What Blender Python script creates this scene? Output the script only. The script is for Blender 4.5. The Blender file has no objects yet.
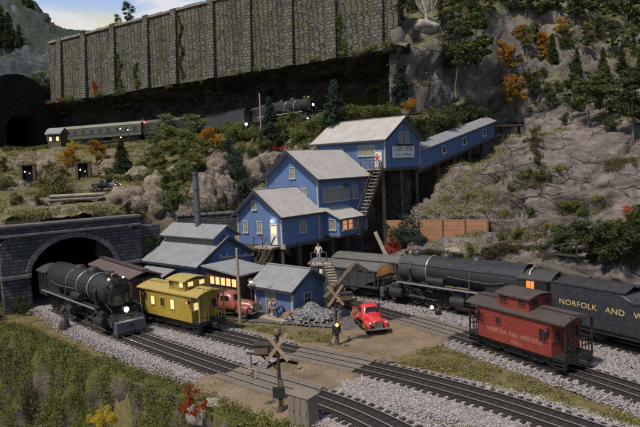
import bpy, math, random
import numpy as np
from math import radians, sin, cos, pi, atan, atan2, sqrt, hypot
from mathutils import Vector, Matrix, noise
from mathutils.bvhtree import BVHTree
random.seed(7); RNG = np.random.default_rng(7)
C = bpy.context.scene.collection
SC = bpy.context.scene
# ------------------------------------------------------------------ camera model (photo pixels -> world metres)
F = 580.; H = 13.5; ROLL = radians(2.4); PITCH = atan((213.5-165)/F)
cr, sr = cos(ROLL), sin(ROLL); cp, sp = cos(PITCH), sin(PITCH)
def ray(x, y):
    a = (x-320)/F; b = (213.5-y)/F
    xu = a*cr+b*sr; yu = -a*sr+b*cr
    return Vector((xu, cp+yu*sp, -sp+yu*cp))
def P(x, y, d): return Vector((0, 0, H))+ray(x, y)*d
def G(x, y, Z=0.):
    r = ray(x, y); return Vector((0, 0, H))+r*((Z-H)/r.z)
def PZ(x, d, Z):                      # column x, depth d, height Z
    r = ray(x, 165-(Z-13.5)/d*F); return Vector((r.x*d, r.y*d, Z))
def proj(p):
    X, Y, Z = p[0], p[1], p[2]-H
    d = Y*cp-Z*sp; yu = (Y*sp+Z*cp)/d; xu = X/d
    return (320+(xu*cr-yu*sr)*F, 213.5-(xu*sr+yu*cr)*F, d)
# ------------------------------------------------------------------ node helpers
def newmat(name):
    m = bpy.data.materials.new(name); m.use_nodes = True
    nt = m.node_tree; b = nt.nodes['Principled BSDF']
    return m, nt, b
def N(nt, t, **kw):
    n = nt.nodes.new(t)
    for k, v in kw.items():
        if k in n.inputs: n.inputs[k].default_value = v
        else: setattr(n, k, v)
    return n
def L(nt, a, b): nt.links.new(a, b)
def coords(nt, scale=(1, 1, 1), kind='Object'):
    t = N(nt, 'ShaderNodeTexCoord'); mp = N(nt, 'ShaderNodeMapping')
    mp.inputs['Scale'].default_value = scale
    L(nt, t.outputs[kind], mp.inputs['Vector']); return mp.outputs['Vector']
def noise_tex(nt, vec, scale, detail=5, rough=.6, dist=0):
    n = N(nt, 'ShaderNodeTexNoise'); n.inputs['Scale'].default_value = scale
    n.inputs['Detail'].default_value = detail; n.inputs['Roughness'].default_value = rough; n.inputs['Distortion'].default_value = dist
    L(nt, vec, n.inputs['Vector']); return n.outputs['Fac']
def ramp(nt, fac, stops):
    r = N(nt, 'ShaderNodeValToRGB'); e = r.color_ramp.elements
    while len(e) < len(stops): e.new(.5)
    for i, (p, c) in enumerate(stops):
        e[i].position = p; e[i].color = (*c, 1) if len(c) == 3 else c
    L(nt, fac, r.inputs['Fac']); return r.outputs['Color']
def mix(nt, fac, a, b, mode='MIX'):
    m = N(nt, 'ShaderNodeMix', data_type='RGBA', blend_type=mode)
    for s, v in ((m.inputs[0], fac), (m.inputs[6], a), (m.inputs[7], b)):
        if hasattr(v, 'links') or hasattr(v, 'is_linked'): L(nt, v, s)
        elif isinstance(v, (int, float)): s.default_value = v
        else: s.default_value = (*v, 1)
    return m.outputs[2]
def math_(nt, op, a, b=0., c=0.):
    m = N(nt, 'ShaderNodeMath', operation=op)
    for i, v in enumerate((a, b, c)):
        if hasattr(v, 'is_linked'): L(nt, v, m.inputs[i])
        else: m.inputs[i].default_value = v
    return m.outputs[0]
def bump(nt, h, strength, dist, b):
    n = N(nt, 'ShaderNodeBump'); n.inputs['Strength'].default_value = strength; n.inputs['Distance'].default_value = dist
    L(nt, h, n.inputs['Height']); L(nt, n.outputs['Normal'], b.inputs['Normal'])
def hexc(r, g, b): return (r, g, b)
def paint(name, c, var=.25, scale=1.5, rough=.55, metal=0., bmp=.02, dirt=None, dirt_amt=.4, spec=.4, *_):
    """weathered paint / metal / wood: base colour with broad noise, dirt patches and light bump"""
    m, nt, b = newmat(name); v = coords(nt)
    f = noise_tex(nt, v, scale, 6, .65); f2 = noise_tex(nt, v, scale*7, 4, .6)
    lo = tuple(x*(1-var) for x in c); hi = tuple(min(1, x*(1+var)) for x in c)
    col = ramp(nt, f, [(.3, lo), (.7, hi)])
    d = dirt or tuple(x*.35+.01 for x in c)
    k = math_(nt, 'MULTIPLY', ramp(nt, f2, [(.48, (0, 0, 0)), (.72, (1, 1, 1))]), dirt_amt)
    col = mix(nt, k, col, d)
    L(nt, col, b.inputs['Base Color']); b.inputs['Roughness'].default_value = rough; b.inputs['Metallic'].default_value = metal
    b.inputs['Specular IOR Level'].default_value = spec
    if bmp: bump(nt, f2, .5, bmp, b)
    return m
def boards(name, c, axis='z', pitch=.22, rough=.7, var=.2, dirt_amt=.35, depth=.03):
    """painted board siding; axis is the direction across the boards"""
    m, nt, b = newmat(name); v = coords(nt)
    s = N(nt, 'ShaderNodeSeparateXYZ'); L(nt, v, s.inputs[0])
    u = math_(nt, 'ADD', s.outputs[0], s.outputs[1]) if axis == 'v' else s.outputs['xyz'.index(axis)]
    t = math_(nt, 'FRACT', math_(nt, 'DIVIDE', u, pitch))
    row = math_(nt, 'FLOOR', math_(nt, 'DIVIDE', u, pitch))
    wn = N(nt, 'ShaderNodeTexWhiteNoise', noise_dimensions='1D'); L(nt, row, wn.inputs['W'])
    f = noise_tex(nt, v, .9, 6, .7); f2 = noise_tex(nt, v, 9, 4, .6)
    lo = tuple(x*(1-var) for x in c); hi = tuple(min(1, x*(1+var)) for x in c)
    col = ramp(nt, f, [(.3, lo), (.7, hi)])
    col = mix(nt, math_(nt, 'MULTIPLY', wn.outputs['Value'], .3), col, tuple(x*.6 for x in c))
    col = mix(nt, math_(nt, 'MULTIPLY', ramp(nt, f2, [(.5, (0, 0, 0)), (.75, (1, 1, 1))]), dirt_amt), col, tuple(x*.45+.02 for x in c))
    gap = math_(nt, 'LESS_THAN', t, .13)
    col = mix(nt, math_(nt, 'MULTIPLY', gap, .45), col, tuple(x*.3 for x in c))
    L(nt, col, b.inputs['Base Color']); b.inputs['Roughness'].default_value = rough
    b.inputs['Specular IOR Level'].default_value = .25
    bump(nt, math_(nt, 'ADD', t, math_(nt, 'MULTIPLY', f2, .4)), .6, depth, b)
    return m
def masonry(name, c, w=.9, h=.45, mortar=.05, var=.35, bmp=.15, moss=None, moss_amt=.0, rough=.9, irregular=.25):
    m, nt, b = newmat(name); v = coords(nt)
    s = N(nt, 'ShaderNodeSeparateXYZ'); L(nt, v, s.inputs[0])
    f = noise_tex(nt, v, .5, 5, .6); fw = noise_tex(nt, v, 1.3, 3, .6); f2 = noise_tex(nt, v, 5, 5, .65)
    cb = N(nt, 'ShaderNodeCombineXYZ')
    L(nt, math_(nt, 'ADD', math_(nt, 'ADD', s.outputs[0], s.outputs[1]), math_(nt, 'MULTIPLY', fw, irregular*2)), cb.inputs[0])
    L(nt, math_(nt, 'ADD', s.outputs[2], math_(nt, 'MULTIPLY', fw, irregular)), cb.inputs[1])
    br = N(nt, 'ShaderNodeTexBrick'); L(nt, cb.outputs[0], br.inputs['Vector'])
    br.inputs['Color1'].default_value = (0, 0, 0, 1); br.inputs['Color2'].default_value = (1, 1, 1, 1); br.inputs['Mortar'].default_value = (.5, .5, .5, 1)
    br.inputs['Scale'].default_value = 1; br.inputs['Mortar Size'].default_value = mortar; br.inputs['Mortar Smooth'].default_value = .3
    br.inputs['Brick Width'].default_value = w; br.inputs['Row Height'].default_value = h; br.inputs['Bias'].default_value = 0
    br.offset = .5; br.squash = .8; br.squash_frequency = 3
    lo = tuple(x*(1-var) for x in c); hi = tuple(min(1, x*(1+var)) for x in c)
    col = ramp(nt, br.outputs['Color'], [(0, lo), (.5, c), (1, hi)])
    col = mix(nt, math_(nt, 'MULTIPLY', f2, .7), col, tuple(x*.45 for x in c))
    if moss: col = mix(nt, math_(nt, 'MULTIPLY', ramp(nt, f, [(.42, (0, 0, 0)), (.68, (1, 1, 1))]), moss_amt), col, moss)
    col = mix(nt, math_(nt, 'MULTIPLY', br.outputs['Fac'], .8), col, tuple(x*.25 for x in c))
    L(nt, col, b.inputs['Base Color']); b.inputs['Roughness'].default_value = rough; b.inputs['Specular IOR Level'].default_value = .2
    hgt = math_(nt, 'SUBTRACT', math_(nt, 'ADD', math_(nt, 'MULTIPLY', f2, .5), math_(nt, 'MULTIPLY', br.outputs['Color'], .4)), br.outputs['Fac'])
    bump(nt, hgt, 1., bmp, b)
    return m
def rubble(name, c, sx=.9, sz=2.4, bmp=.2, moss=(.12, .13, .04), moss_amt=.5):
    m, nt, b = newmat(name); v = coords(nt); s = N(nt, 'ShaderNodeSeparateXYZ'); L(nt, v, s.inputs[0]); f = noise_tex(nt, v, .35, 5, .6); f2 = noise_tex(nt, v, 4, 5, .65)
    cb = N(nt, 'ShaderNodeCombineXYZ'); L(nt, math_(nt, 'MULTIPLY', math_(nt, 'ADD', s.outputs[0], s.outputs[1]), sx), cb.inputs[0]); L(nt, math_(nt, 'MULTIPLY', s.outputs[2], sz), cb.inputs[1])
    vo = N(nt, 'ShaderNodeTexVoronoi', voronoi_dimensions='2D', feature='F1'); ve = N(nt, 'ShaderNodeTexVoronoi', voronoi_dimensions='2D', feature='DISTANCE_TO_EDGE')
    for q in (vo, ve): L(nt, cb.outputs[0], q.inputs['Vector']); q.inputs['Scale'].default_value = 1.; q.inputs['Randomness'].default_value = .62
    hs = N(nt, 'ShaderNodeSeparateXYZ'); L(nt, vo.outputs['Color'], hs.inputs[0])
    col = ramp(nt, hs.outputs[0], [(0, tuple(x*.45 for x in c)), (.35, c), (.6, (c[0]*1.25, c[1]*1.12, c[2]*.9)), (.8, tuple(min(1, x*1.5) for x in c)), (1, (c[0]*.9, c[1]*.95, c[2]*1.1))])
    col = mix(nt, math_(nt, 'MULTIPLY', f2, .6), col, tuple(x*.4 for x in c)); col = mix(nt, math_(nt, 'MULTIPLY', ramp(nt, f, [(.45, (0, 0, 0)), (.68, (1, 1, 1))]), moss_amt), col, moss)
    stv = noise_tex(nt, coords(nt, (1, 1, .06)), .9, 5, .65); col = mix(nt, math_(nt, 'MULTIPLY', ramp(nt, stv, [(.48, (0, 0, 0)), (.66, (1, 1, 1))]), .62), col, tuple(x*.28 for x in c))
    ed = ramp(nt, ve.outputs['Distance'], [(.01, (0, 0, 0)), (.12, (1, 1, 1))]); col = mix(nt, ed, tuple(x*.22 for x in c), col)
    L(nt, col, b.inputs['Base Color']); b.inputs['Roughness'].default_value = .95; b.inputs['Specular IOR Level'].default_value = .15
    bump(nt, math_(nt, 'ADD', ed, math_(nt, 'ADD', math_(nt, 'MULTIPLY', f2, .5), math_(nt, 'MULTIPLY', hs.outputs[1], .5))), 1., bmp, b); return m
def glow(name, c, s):
    m, nt, b = newmat(name)
    b.inputs['Base Color'].default_value = (*c, 1); b.inputs['Emission Color'].default_value = (*c, 1); b.inputs['Emission Strength'].default_value = s
    return m
def foliage(name, dark, light, trans=.35, hue=.0):
    """leaf colour varies leaf by leaf, clump by clump and plant by plant"""
    m, nt, b = newmat(name)
    g = N(nt, 'ShaderNodeNewGeometry'); oi = N(nt, 'ShaderNodeObjectInfo')
    v = coords(nt); f = noise_tex(nt, v, 5., 2, .5)
    t = math_(nt, 'ADD', math_(nt, 'MULTIPLY', g.outputs['Random Per Island'], .45), math_(nt, 'MULTIPLY', f, .5))
    t = math_(nt, 'ADD', t, math_(nt, 'MULTIPLY', oi.outputs['Random'], .25))
    col = ramp(nt, t, [(.25, dark), (.85, light)])
    L(nt, col, b.inputs['Base Color']); b.inputs['Roughness'].default_value = .75; b.inputs['Specular IOR Level'].default_value = .2
    tr = N(nt, 'ShaderNodeBsdfTranslucent'); L(nt, col, tr.inputs['Color'])
    ms = N(nt, 'ShaderNodeMixShader'); ms.inputs[0].default_value = trans
    L(nt, b.outputs[0], ms.inputs[1]); L(nt, tr.outputs[0], ms.inputs[2])
    L(nt, ms.outputs[0], nt.nodes['Material Output'].inputs['Surface'])
    return m
def terrain_mat(name, rock_a, rock_b, rock_c, moss, moss2, up0=.45, up1=.75, moss_noise=.5, scale=.35, strata=2.2, bmp=.35, dust=None, cracks=0., cs=.45):
    """layered rock with scenic grass growing on the gentler faces"""
    m, nt, b = newmat(name); v = coords(nt); vs = coords(nt, (1, 1, strata))
    f = noise_tex(nt, vs, scale, 9, .62, .6); f2 = noise_tex(nt, v, scale*5, 8, .7); f3 = noise_tex(nt, v, .22, 5, .6); f4 = noise_tex(nt, v, 6, 4, .6)
    col = ramp(nt, f, [(.28, rock_c), (.45, rock_a), (.6, rock_b), (.78, rock_a)])
    col = mix(nt, math_(nt, 'MULTIPLY', ramp(nt, f2, [(.4, (0, 0, 0)), (.7, (1, 1, 1))]), .55), col, rock_c)
    if dust: col = mix(nt, ramp(nt, f3, [(.52, (0, 0, 0)), (.66, (.75, .75, .75))]), col, dust)
    crk = None
    if cracks:
        wv = N(nt, 'ShaderNodeVectorMath', operation='ADD'); nz_ = N(nt, 'ShaderNodeTexNoise'); nz_.inputs['Scale'].default_value = .8; nz_.inputs['Detail'].default_value = 4; L(nt, v, nz_.inputs['Vector']); L(nt, coords(nt, (1, 1, 1.7)), wv.inputs[0])
        ms_ = N(nt, 'ShaderNodeVectorMath', operation='SCALE'); ms_.inputs['Scale'].default_value = 1.1; L(nt, nz_.outputs['Color'], ms_.inputs[0]); L(nt, ms_.outputs[0], wv.inputs[1])
        vo = N(nt, 'ShaderNodeTexVoronoi', feature='DISTANCE_TO_EDGE'); vo.inputs['Scale'].default_value = cs; L(nt, wv.outputs[0], vo.inputs['Vector'])
        crk = ramp(nt, vo.outputs['Distance'], [(0., (0, 0, 0)), (.055, (1, 1, 1))]); gate = ramp(nt, f3, [(.40, (1, 1, 1)), (.60, (0, 0, 0))]); crk = mix(nt, gate, crk, (1, 1, 1))
        col = mix(nt, math_(nt, 'MULTIPLY', math_(nt, 'SUBTRACT', 1., crk), cracks), col, tuple(x*.4 for x in rock_c))
        stv = noise_tex(nt, coords(nt, (1, 1, .10)), .55, 6, .65); col = mix(nt, math_(nt, 'MULTIPLY', ramp(nt, stv, [(.50, (0, 0, 0)), (.68, (1, 1, 1))]), .55), col, rock_c)
    g = N(nt, 'ShaderNodeNewGeometry'); s = N(nt, 'ShaderNodeSeparateXYZ'); L(nt, g.outputs['True Normal'], s.inputs[0])
    up = math_(nt, 'ADD', s.outputs[2], math_(nt, 'MULTIPLY', math_(nt, 'SUBTRACT', f3, .5), 1.6*moss_noise))
    up = math_(nt, 'ADD', up, math_(nt, 'MULTIPLY', math_(nt, 'SUBTRACT', f2, .5), .8))
    k = ramp(nt, up, [(up0, (0, 0, 0)), (up1, (1, 1, 1))])
    mc = mix(nt, ramp(nt, math_(nt, 'ADD', math_(nt, 'MULTIPLY', f4, .5), math_(nt, 'MULTIPLY', f2, .5)), [(.35, (0, 0, 0)), (.65, (1, 1, 1))]), moss, moss2)
    L(nt, mix(nt, k, col, mc), b.inputs['Base Color']); b.inputs['Roughness'].default_value = .95; b.inputs['Specular IOR Level'].default_value = .12
    hh_ = math_(nt, 'ADD', f, math_(nt, 'ADD', math_(nt, 'MULTIPLY', f2, .7), math_(nt, 'MULTIPLY', f4, .18)))
    if crk is not None: hh_ = math_(nt, 'ADD', hh_, math_(nt, 'MULTIPLY', crk, .5))
    bump(nt, hh_, .95, bmp, b)
    return m
# ------------------------------------------------------------------ mesh builder
class MB:
    def __init__(s): s.v = []; s.f = []; s.sm = []; s.mi = []
    def add(s, vs, fs, smooth=False, mi=0):
        o = len(s.v); s.v += [tuple(v) for v in vs]
        for f in fs: s.f.append(tuple(i+o for i in f)); s.sm.append(smooth); s.mi.append(mi)
        return s
    def bx(s, x0, x1, y0, y1, z0, z1, mi=0, M=None):
        v = [Vector(p) for p in ((x0,y0,z0),(x1,y0,z0),(x1,y1,z0),(x0,y1,z0),(x0,y0,z1),(x1,y0,z1),(x1,y1,z1),(x0,y1,z1))]
        if M is not None: v = [M @ p for p in v]
        return s.add(v, [(0,3,2,1),(4,5,6,7),(0,1,5,4),(1,2,6,5),(2,3,7,6),(3,0,4,7)], mi=mi)
    def box(s, c, d, mi=0, rz=0.):
        M = Matrix.Translation(Vector(c)) @ Matrix.Rotation(rz, 4, 'Z')
        return s.bx(-d[0]/2, d[0]/2, -d[1]/2, d[1]/2, -d[2]/2, d[2]/2, mi, M)
    def bar(s, a, b, w, h, mi=0, up=(0, 0, 1)):       # rectangular bar between two points
        a, b = Vector(a), Vector(b); t = (b-a).normalized(); u = Vector(up)
        if abs(t.dot(u)) > .98: u = Vector((1, 0, 0))
        sd = t.cross(u).normalized()*w/2; uu = sd.cross(t).normalized()*h/2
        v = [a-sd-uu, a+sd-uu, a+sd+uu, a-sd+uu, b-sd-uu, b+sd-uu, b+sd+uu, b-sd+uu]
        return s.add(v, [(0,1,2,3),(7,6,5,4),(0,4,5,1),(1,5,6,2),(2,6,7,3),(3,7,4,0)], mi=mi)
    def cyl(s, a, b, r0, r1=None, n=12, caps=True, mi=0, smooth=True):
        r1 = r0 if r1 is None else r1; a, b = Vector(a), Vector(b); t = (b-a).normalized()
        u = Vector((0, 0, 1)) if abs(t.z) < .9 else Vector((1, 0, 0))
        e1 = t.cross(u).normalized(); e2 = t.cross(e1)
        ra = [a+(e1*cos(2*pi*i/n)+e2*sin(2*pi*i/n))*r0 for i in range(n)]
        rb = [b+(e1*cos(2*pi*i/n)+e2*sin(2*pi*i/n))*r1 for i in range(n)]
        s.add(ra+rb, [(i, i+n, (i+1) % n+n, (i+1) % n) for i in range(n)], smooth, mi)
        if caps:
            s.add(ra, [tuple(range(n))], False, mi); s.add(rb, [tuple(range(n-1, -1, -1))], False, mi)
        return s
    def tube(s, pts, r, n=8, mi=0):
        for a, b in zip(pts[:-1], pts[1:]): s.cyl(a, b, r, None, n, True, mi)
        return s
    def prism(s, poly, vec, mi=0, smooth=False):      # poly: 3D points, extruded along vec
        n = len(poly); a = [Vector(p) for p in poly]; b = [p+Vector(vec) for p in a]
        s.add(a+b, [(i, (i+1) % n, (i+1) % n+n, i+n) for i in range(n)], smooth, mi)
        s.add(a, [tuple(range(n-1, -1, -1))], False, mi); s.add(b, [tuple(range(n))], False, mi)
        return s
    def ball(s, c, r, n=10, m=6, mi=0, sc=(1, 1, 1)):
        c = Vector(c); vs = []; fs = []
        for j in range(m+1):
            th = pi*j/m
            for i in range(n):
                ph = 2*pi*i/n
                vs.append(c+Vector((sin(th)*cos(ph)*sc[0], sin(th)*sin(ph)*sc[1], cos(th)*sc[2]))*r)
        for j in range(m):
            for i in range(n):
                fs.append((j*n+i, (j+1)*n+i, (j+1)*n+(i+1) % n, j*n+(i+1) % n))
        return s.add(vs, fs, True, mi)
    def lathe(s, prof, c=(0, 0, 0), n=14, mi=0, axis='z'):
        c = Vector(c); vs = []; fs = []
        for r, h in prof:
            for i in range(n):
                p = (r*cos(2*pi*i/n), r*sin(2*pi*i/n), h)
                if axis == 'x': p = (p[2], p[0], p[1])
                vs.append(c+Vector(p))
        for j in range(len(prof)-1):
            for i in range(n):
                fs.append((j*n+i, j*n+(i+1) % n, (j+1)*n+(i+1) % n, (j+1)*n+i))
        return s.add(vs, fs, True, mi)
    def build(s, name, mats, parent=None, loc=None, rot=None, bevel=0., seg=1):
        me = bpy.data.meshes.new(name); me.from_pydata(s.v, [], s.f)
        me.polygons.foreach_set('use_smooth', s.sm); me.polygons.foreach_set('material_index', s.mi)
        for m in (mats if isinstance(mats, (list, tuple)) else [mats]): me.materials.append(m)
        me.update()
        o = bpy.data.objects.new(name, me); C.objects.link(o)
        import bmesh
        bm = bmesh.new(); bm.from_mesh(me); bmesh.ops.recalc_face_normals(bm, faces=bm.faces)
        if bevel:
            bmesh.ops.remove_doubles(bm, verts=bm.verts, dist=1e-4)
            es = [e for e in bm.edges if len(e.link_faces) == 2 and e.calc_face_angle(0) > radians(40)]
            bmesh.ops.bevel(bm, geom=es, offset=bevel, segments=seg, affect='EDGES', clamp_overlap=True)
        bm.to_mesh(me); bm.free()
        if parent: o.parent = parent
        if loc is not None: o.location = loc
        if rot is not None: o.rotation_euler = rot
        return o
def raw_mesh(name, verts, faces, mat, smooth=False, parent=None):   # numpy quads/tris, fast
    me = bpy.data.meshes.new(name); k = faces.shape[1]; nf = len(faces)
    me.vertices.add(len(verts)); me.vertices.foreach_set('co', verts.astype(np.float32).ravel())
    me.loops.add(nf*k); me.loops.foreach_set('vertex_index', faces.astype(np.int32).ravel())
    me.polygons.add(nf); me.polygons.foreach_set('loop_start', np.arange(0, nf*k, k, dtype=np.int32))
    me.polygons.foreach_set('use_smooth', np.full(nf, smooth))
    me.update(calc_edges=True); me.validate()
    if mat: me.materials.append(mat)
    o = bpy.data.objects.new(name, me); C.objects.link(o)
    if parent: o.parent = parent
    return o
def tag(o, label=None, cat=None, group=None, kind=None):
    if label: o['label'] = label
    if cat: o['category'] = cat
    if group: o['group'] = group
    if kind: o['kind'] = kind
    return o
def thing(name, label, cat, loc=(0, 0, 0), rz=0., group=None, tilt=0.):
    o = bpy.data.objects.new(name, None); C.objects.link(o); o.empty_display_size = .3
    o.location = loc; o.rotation_euler = (0, tilt, rz); return tag(o, label, cat, group)
def copy_tree(o, parent=None):
    c = o.copy(); C.objects.link(c)
    if parent: c.parent = parent
    for ch in o.children: copy_tree(ch, c)
    return c
def text(s, size, m, parent, loc, rot, name='lettering', depth=.006, squash=1., align='CENTER'):
    cu = bpy.data.curves.new(name, 'FONT'); cu.body = s; cu.size = size; cu.extrude = depth; cu.align_x = align; cu.align_y = 'CENTER'; cu.space_character = 1.05
    tmp = bpy.data.objects.new('tmp', cu); C.objects.link(tmp)
    dg = bpy.context.evaluated_depsgraph_get(); me = bpy.data.meshes.new_from_object(tmp.evaluated_get(dg))
    bpy.data.objects.remove(tmp); bpy.data.curves.remove(cu)
    me.materials.clear(); me.materials.append(m); me.name = name
    o = bpy.data.objects.new(name, me); C.objects.link(o); o.parent = parent; o.location = loc; o.rotation_euler = rot; o.scale = (squash, 1, 1)
    return o
# ------------------------------------------------------------------ paths
class Path:
    def __init__(s, pts, step=.4):
        pts = [Vector(p) for p in pts]; pts = [pts[0]*2-pts[1]]+pts+[pts[-1]*2-pts[-2]]
        out = []
        for i in range(1, len(pts)-2):
            a, b, c, d = pts[i-1:i+3]; n = max(2, int((c-b).length/step))
            for k in range(n):
                t = k/n; out.append(.5*((2*b)+(c-a)*t+(2*a-5*b+4*c-d)*t*t+(3*b-a-3*c+d)*t**3))
        out.append(pts[-2]); s.p = out
        for _ in range(30):                       # relax the small wobbles of measurement
            q = s.p[:]
            for i in range(1, len(q)-1): s.p[i] = (q[i-1]+q[i]*2+q[i+1])/4
        s.s = [0.]
        for a, b in zip(s.p[:-1], s.p[1:]): s.s.append(s.s[-1]+(b-a).length)
        s.len = s.s[-1]; s.cache = {}
    def at(s, t):
        if t <= 0: d = (s.p[1]-s.p[0]).normalized(); return s.p[0]+d*t, d
        if t >= s.len: d = (s.p[-1]-s.p[-2]).normalized(); return s.p[-1]+d*(t-s.len), d
        import bisect
        i = max(0, bisect.bisect_right(s.s, t)-1); i = min(i, len(s.p)-2)
        k = (t-s.s[i])/(s.s[i+1]-s.s[i]); d = (s.p[i+1]-s.p[i]).normalized()
        return s.p[i].lerp(s.p[i+1], k), d
    def s_px(s, x):
        if x not in s.cache: s.cache[x] = s._s_px(x)
        return s.cache[x]
    def _s_px(s, x):
        return min((abs(proj(s.at(k*.1)[0])[0]-x), k*.1) for k in range(int(s.len*10)+1))[1]
    def off(s, t, o, dz=0.):
        p, d = s.at(t); n = Vector((-d.y, d.x, 0)).normalized(); return p+n*o+Vector((0, 0, dz))
def fbm(p, s, oct=4): return noise.fractal(Vector(p)*s, .9, 2.1, oct)
def facet(q, size, zs=.6, tilt=1.1):
    """fractured-rock relief: every cell of a 3D Voronoi pattern is a plane of its own height and tilt"""
    u = Vector((q.x/size, q.y/size, q.z/(size*zs)+.35*noise.noise(q*.35/size))); d_, pts_ = noise.voronoi(u); c_ = pts_[0]; r = noise.noise_vector(c_*5.37+Vector((3.1, 7.7, 1.3)))
    return size*(.30*r.x+tilt*.35*((u.x-c_.x)*r.y+(u.z-c_.z)*(r.z+.25))-.10*max(0., .14-(d_[1]-d_[0]))/.14)
# ------------------------------------------------------------------ terrain sheets lofted through world points
SHEETS = []
def sheet(name, cols, mat, nu=14, nv=10, amp=1., scale=.12, ridged=.5, kind='structure', label=None, fine=.3, blocks=.9, strata=0., mat2=None, rows2=(0, 0), folds=0., fz=.05, fs=.16, terr=0., th=3.4, fac=()):
    xs = [c[0] for c in cols]; rows = len(cols[0][1])
    K = np.array([[list(P(x, *r) if len(r) == 2 else PZ(x, r[1], r[2])) for r in rr] for x, rr in cols])   # cols x rows x 3
    def interp(A, n):                         # Catmull-Rom along axis 0
        A = np.concatenate([2*A[:1]-A[1:2], A, 2*A[-1:]-A[-2:-1]]); out = []
        for i in range(1, len(A)-2):
            for k in range(n):
                t = k/n; a, b, c, d = A[i-1], A[i], A[i+1], A[i+2]
                cr_ = .5*((2*b)+(c-a)*t+(2*a-5*b+4*c-d)*t*t+(3*b-a-3*c+d)*t**3)
                out.append(.6*cr_+.4*(b*(1-t)+c*t))
        out.append(A[-2]); return np.array(out)
    S = interp(K, nu); S = np.swapaxes(interp(np.swapaxes(S, 0, 1), nv), 0, 1)
    n0, n1 = S.shape[:2]
    du = np.gradient(S, axis=0); dv = np.gradient(S, axis=1); nr = np.cross(du, dv); nr /= np.linalg.norm(nr, axis=2, keepdims=True)+1e-9
    V = S.reshape(-1, 3); NR = nr.reshape(-1, 3); D = np.empty(len(V))
    for i, p in enumerate(V):
        q = Vector(p); qs = Vector((q.x, q.y, q.z*1.8))
        r = noise.ridged_multi_fractal(qs*scale, .9, 2.1, 5, 1., 2.)-1.1
        bl_ = noise.voronoi(Vector((q.x*.16, q.y*.16, q.z*.3+.25*noise.noise(q*.2))))[0]; bl_ = min(bl_[1]-bl_[0], .5)*1.2      # blocky ledges
        st = noise.ridged_multi_fractal(Vector((q.x*.045, q.y*.045, q.z*.30+.5*noise.noise(q*.08))), .9, 2.2, 4, 1., 2.)-1.1
        fo_ = noise.fractal(Vector((q.x*fs, q.y*fs, q.z*fz)), .7, 2.2, 3); fo_ = (abs(fo_)*-1.6+.45)
        tt_ = q.z/th+.9*noise.noise(Vector((q.x*.07, q.y*.07, q.z*.03)))+.25*noise.noise(q*.25); tt_ = tt_-math.floor(tt_); tp_ = tt_**1.6 if tt_ < .88 else (1-tt_)/.12*.815
        wf_ = .35+.65*(1-NR[i][2]**2)
        D[i] = wf_*sum(w_*facet(q, s_, z_) for s_, z_, w_ in fac)+terr*(tp_-.4)*(1-NR[i][2]**2)*(.55+.9*noise.noise(q*.11))+folds*fo_*(1-NR[i][2]**2)+strata*st+amp*(noise.fractal(q*scale, .9, 2., 5)*(1-ridged)*1.2+r*ridged*.8+blocks*bl_)+fine*noise.fractal(q*.9, .8, 2., 3)
    V = V+NR*D[:, None]
    idx = np.arange(n0*n1).reshape(n0, n1)
    Fq = np.stack([idx[:-1, :-1], idx[1:, :-1], idx[1:, 1:], idx[:-1, 1:]], -1).reshape(-1, 4)
    o = raw_mesh(name, V, Fq, mat, True); tag(o, label, None, None, kind)
    if mat2:
        o.data.materials.append(mat2); mi = np.zeros((n0-1, n1-1), dtype=np.int32); mi[:, int(rows2[0]*nv):int(rows2[1]*nv)] = 1; o.data.polygons.foreach_set('material_index', mi.ravel())
    SHEETS.append(BVHTree.FromPolygons([Vector(v) for v in V], [tuple(int(i) for i in f) for f in Fq]))
    return o
def hit(x, y, extra=None):
    """where the line of sight of photo pixel (x, y) meets the terrain"""
    o = Vector((0, 0, H)); d = ray(x, y).normalized(); best = None
    for t in SHEETS:
        h = t.ray_cast(o, d)
        if h[0] is not None and (best is None or h[3] < best[1]): best = (h[0], h[3])
    if d.z < 0:
        k = -H/d.z
        if best is None or k < best[1]: best = (o+d*k, k)
    return best[0] if best else None
# ================================================================== camera, world, light
cam = bpy.data.cameras.new('camera'); cam.sensor_width = 36; cam.lens = 36*F/640; cam.clip_end = 3000; cam.clip_start = .1
co = bpy.data.objects.new('camera', cam); C.objects.link(co); SC.camera = co
fw = Vector((0, cp, -sp)); U = Vector((0, sp, cp)); R_ = Vector((1, 0, 0))
rt = R_*cr-U*sr; up = R_*sr+U*cr
co.matrix_world = Matrix(((rt.x, up.x, -fw.x, 0), (rt.y, up.y, -fw.y, 0), (rt.z, up.z, -fw.z, H), (0, 0, 0, 1)))
SUN_EL, SUN_AZ = radians(58), radians(222)          # azimuth clockwise from +Y: behind the camera, to its left
w = bpy.data.worlds.new('World'); SC.world = w; w.use_nodes = True
nt = w.node_tree; sky = nt.nodes.new('ShaderNodeTexSky'); sky.sky_type = 'NISHITA'; sky.sun_disc = False
sky.sun_elevation = SUN_EL; sky.sun_rotation = SUN_AZ; sky.altitude = 200
nt.links.new(sky.outputs[0], nt.nodes['Background'].inputs[0]); nt.nodes['Background'].inputs[1].default_value = .075
sun = bpy.data.lights.new('sun', 'SUN'); sun.energy = 3.1; sun.angle = radians(6); sun.color = (1, .91, .77)
so = bpy.data.objects.new('sun', sun); C.objects.link(so)
so.rotation_euler = Vector((-sin(SUN_AZ)*cos(SUN_EL), -cos(SUN_AZ)*cos(SUN_EL), -sin(SUN_EL))).to_track_quat('-Z', 'Y').to_euler()
SC.view_settings.view_transform = 'Standard'; SC.view_settings.look = 'None'; SC.view_settings.exposure = .50; SC.view_settings.gamma = 1
SC.cycles.max_bounces = 6; SC.cycles.use_denoising = True
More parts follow.
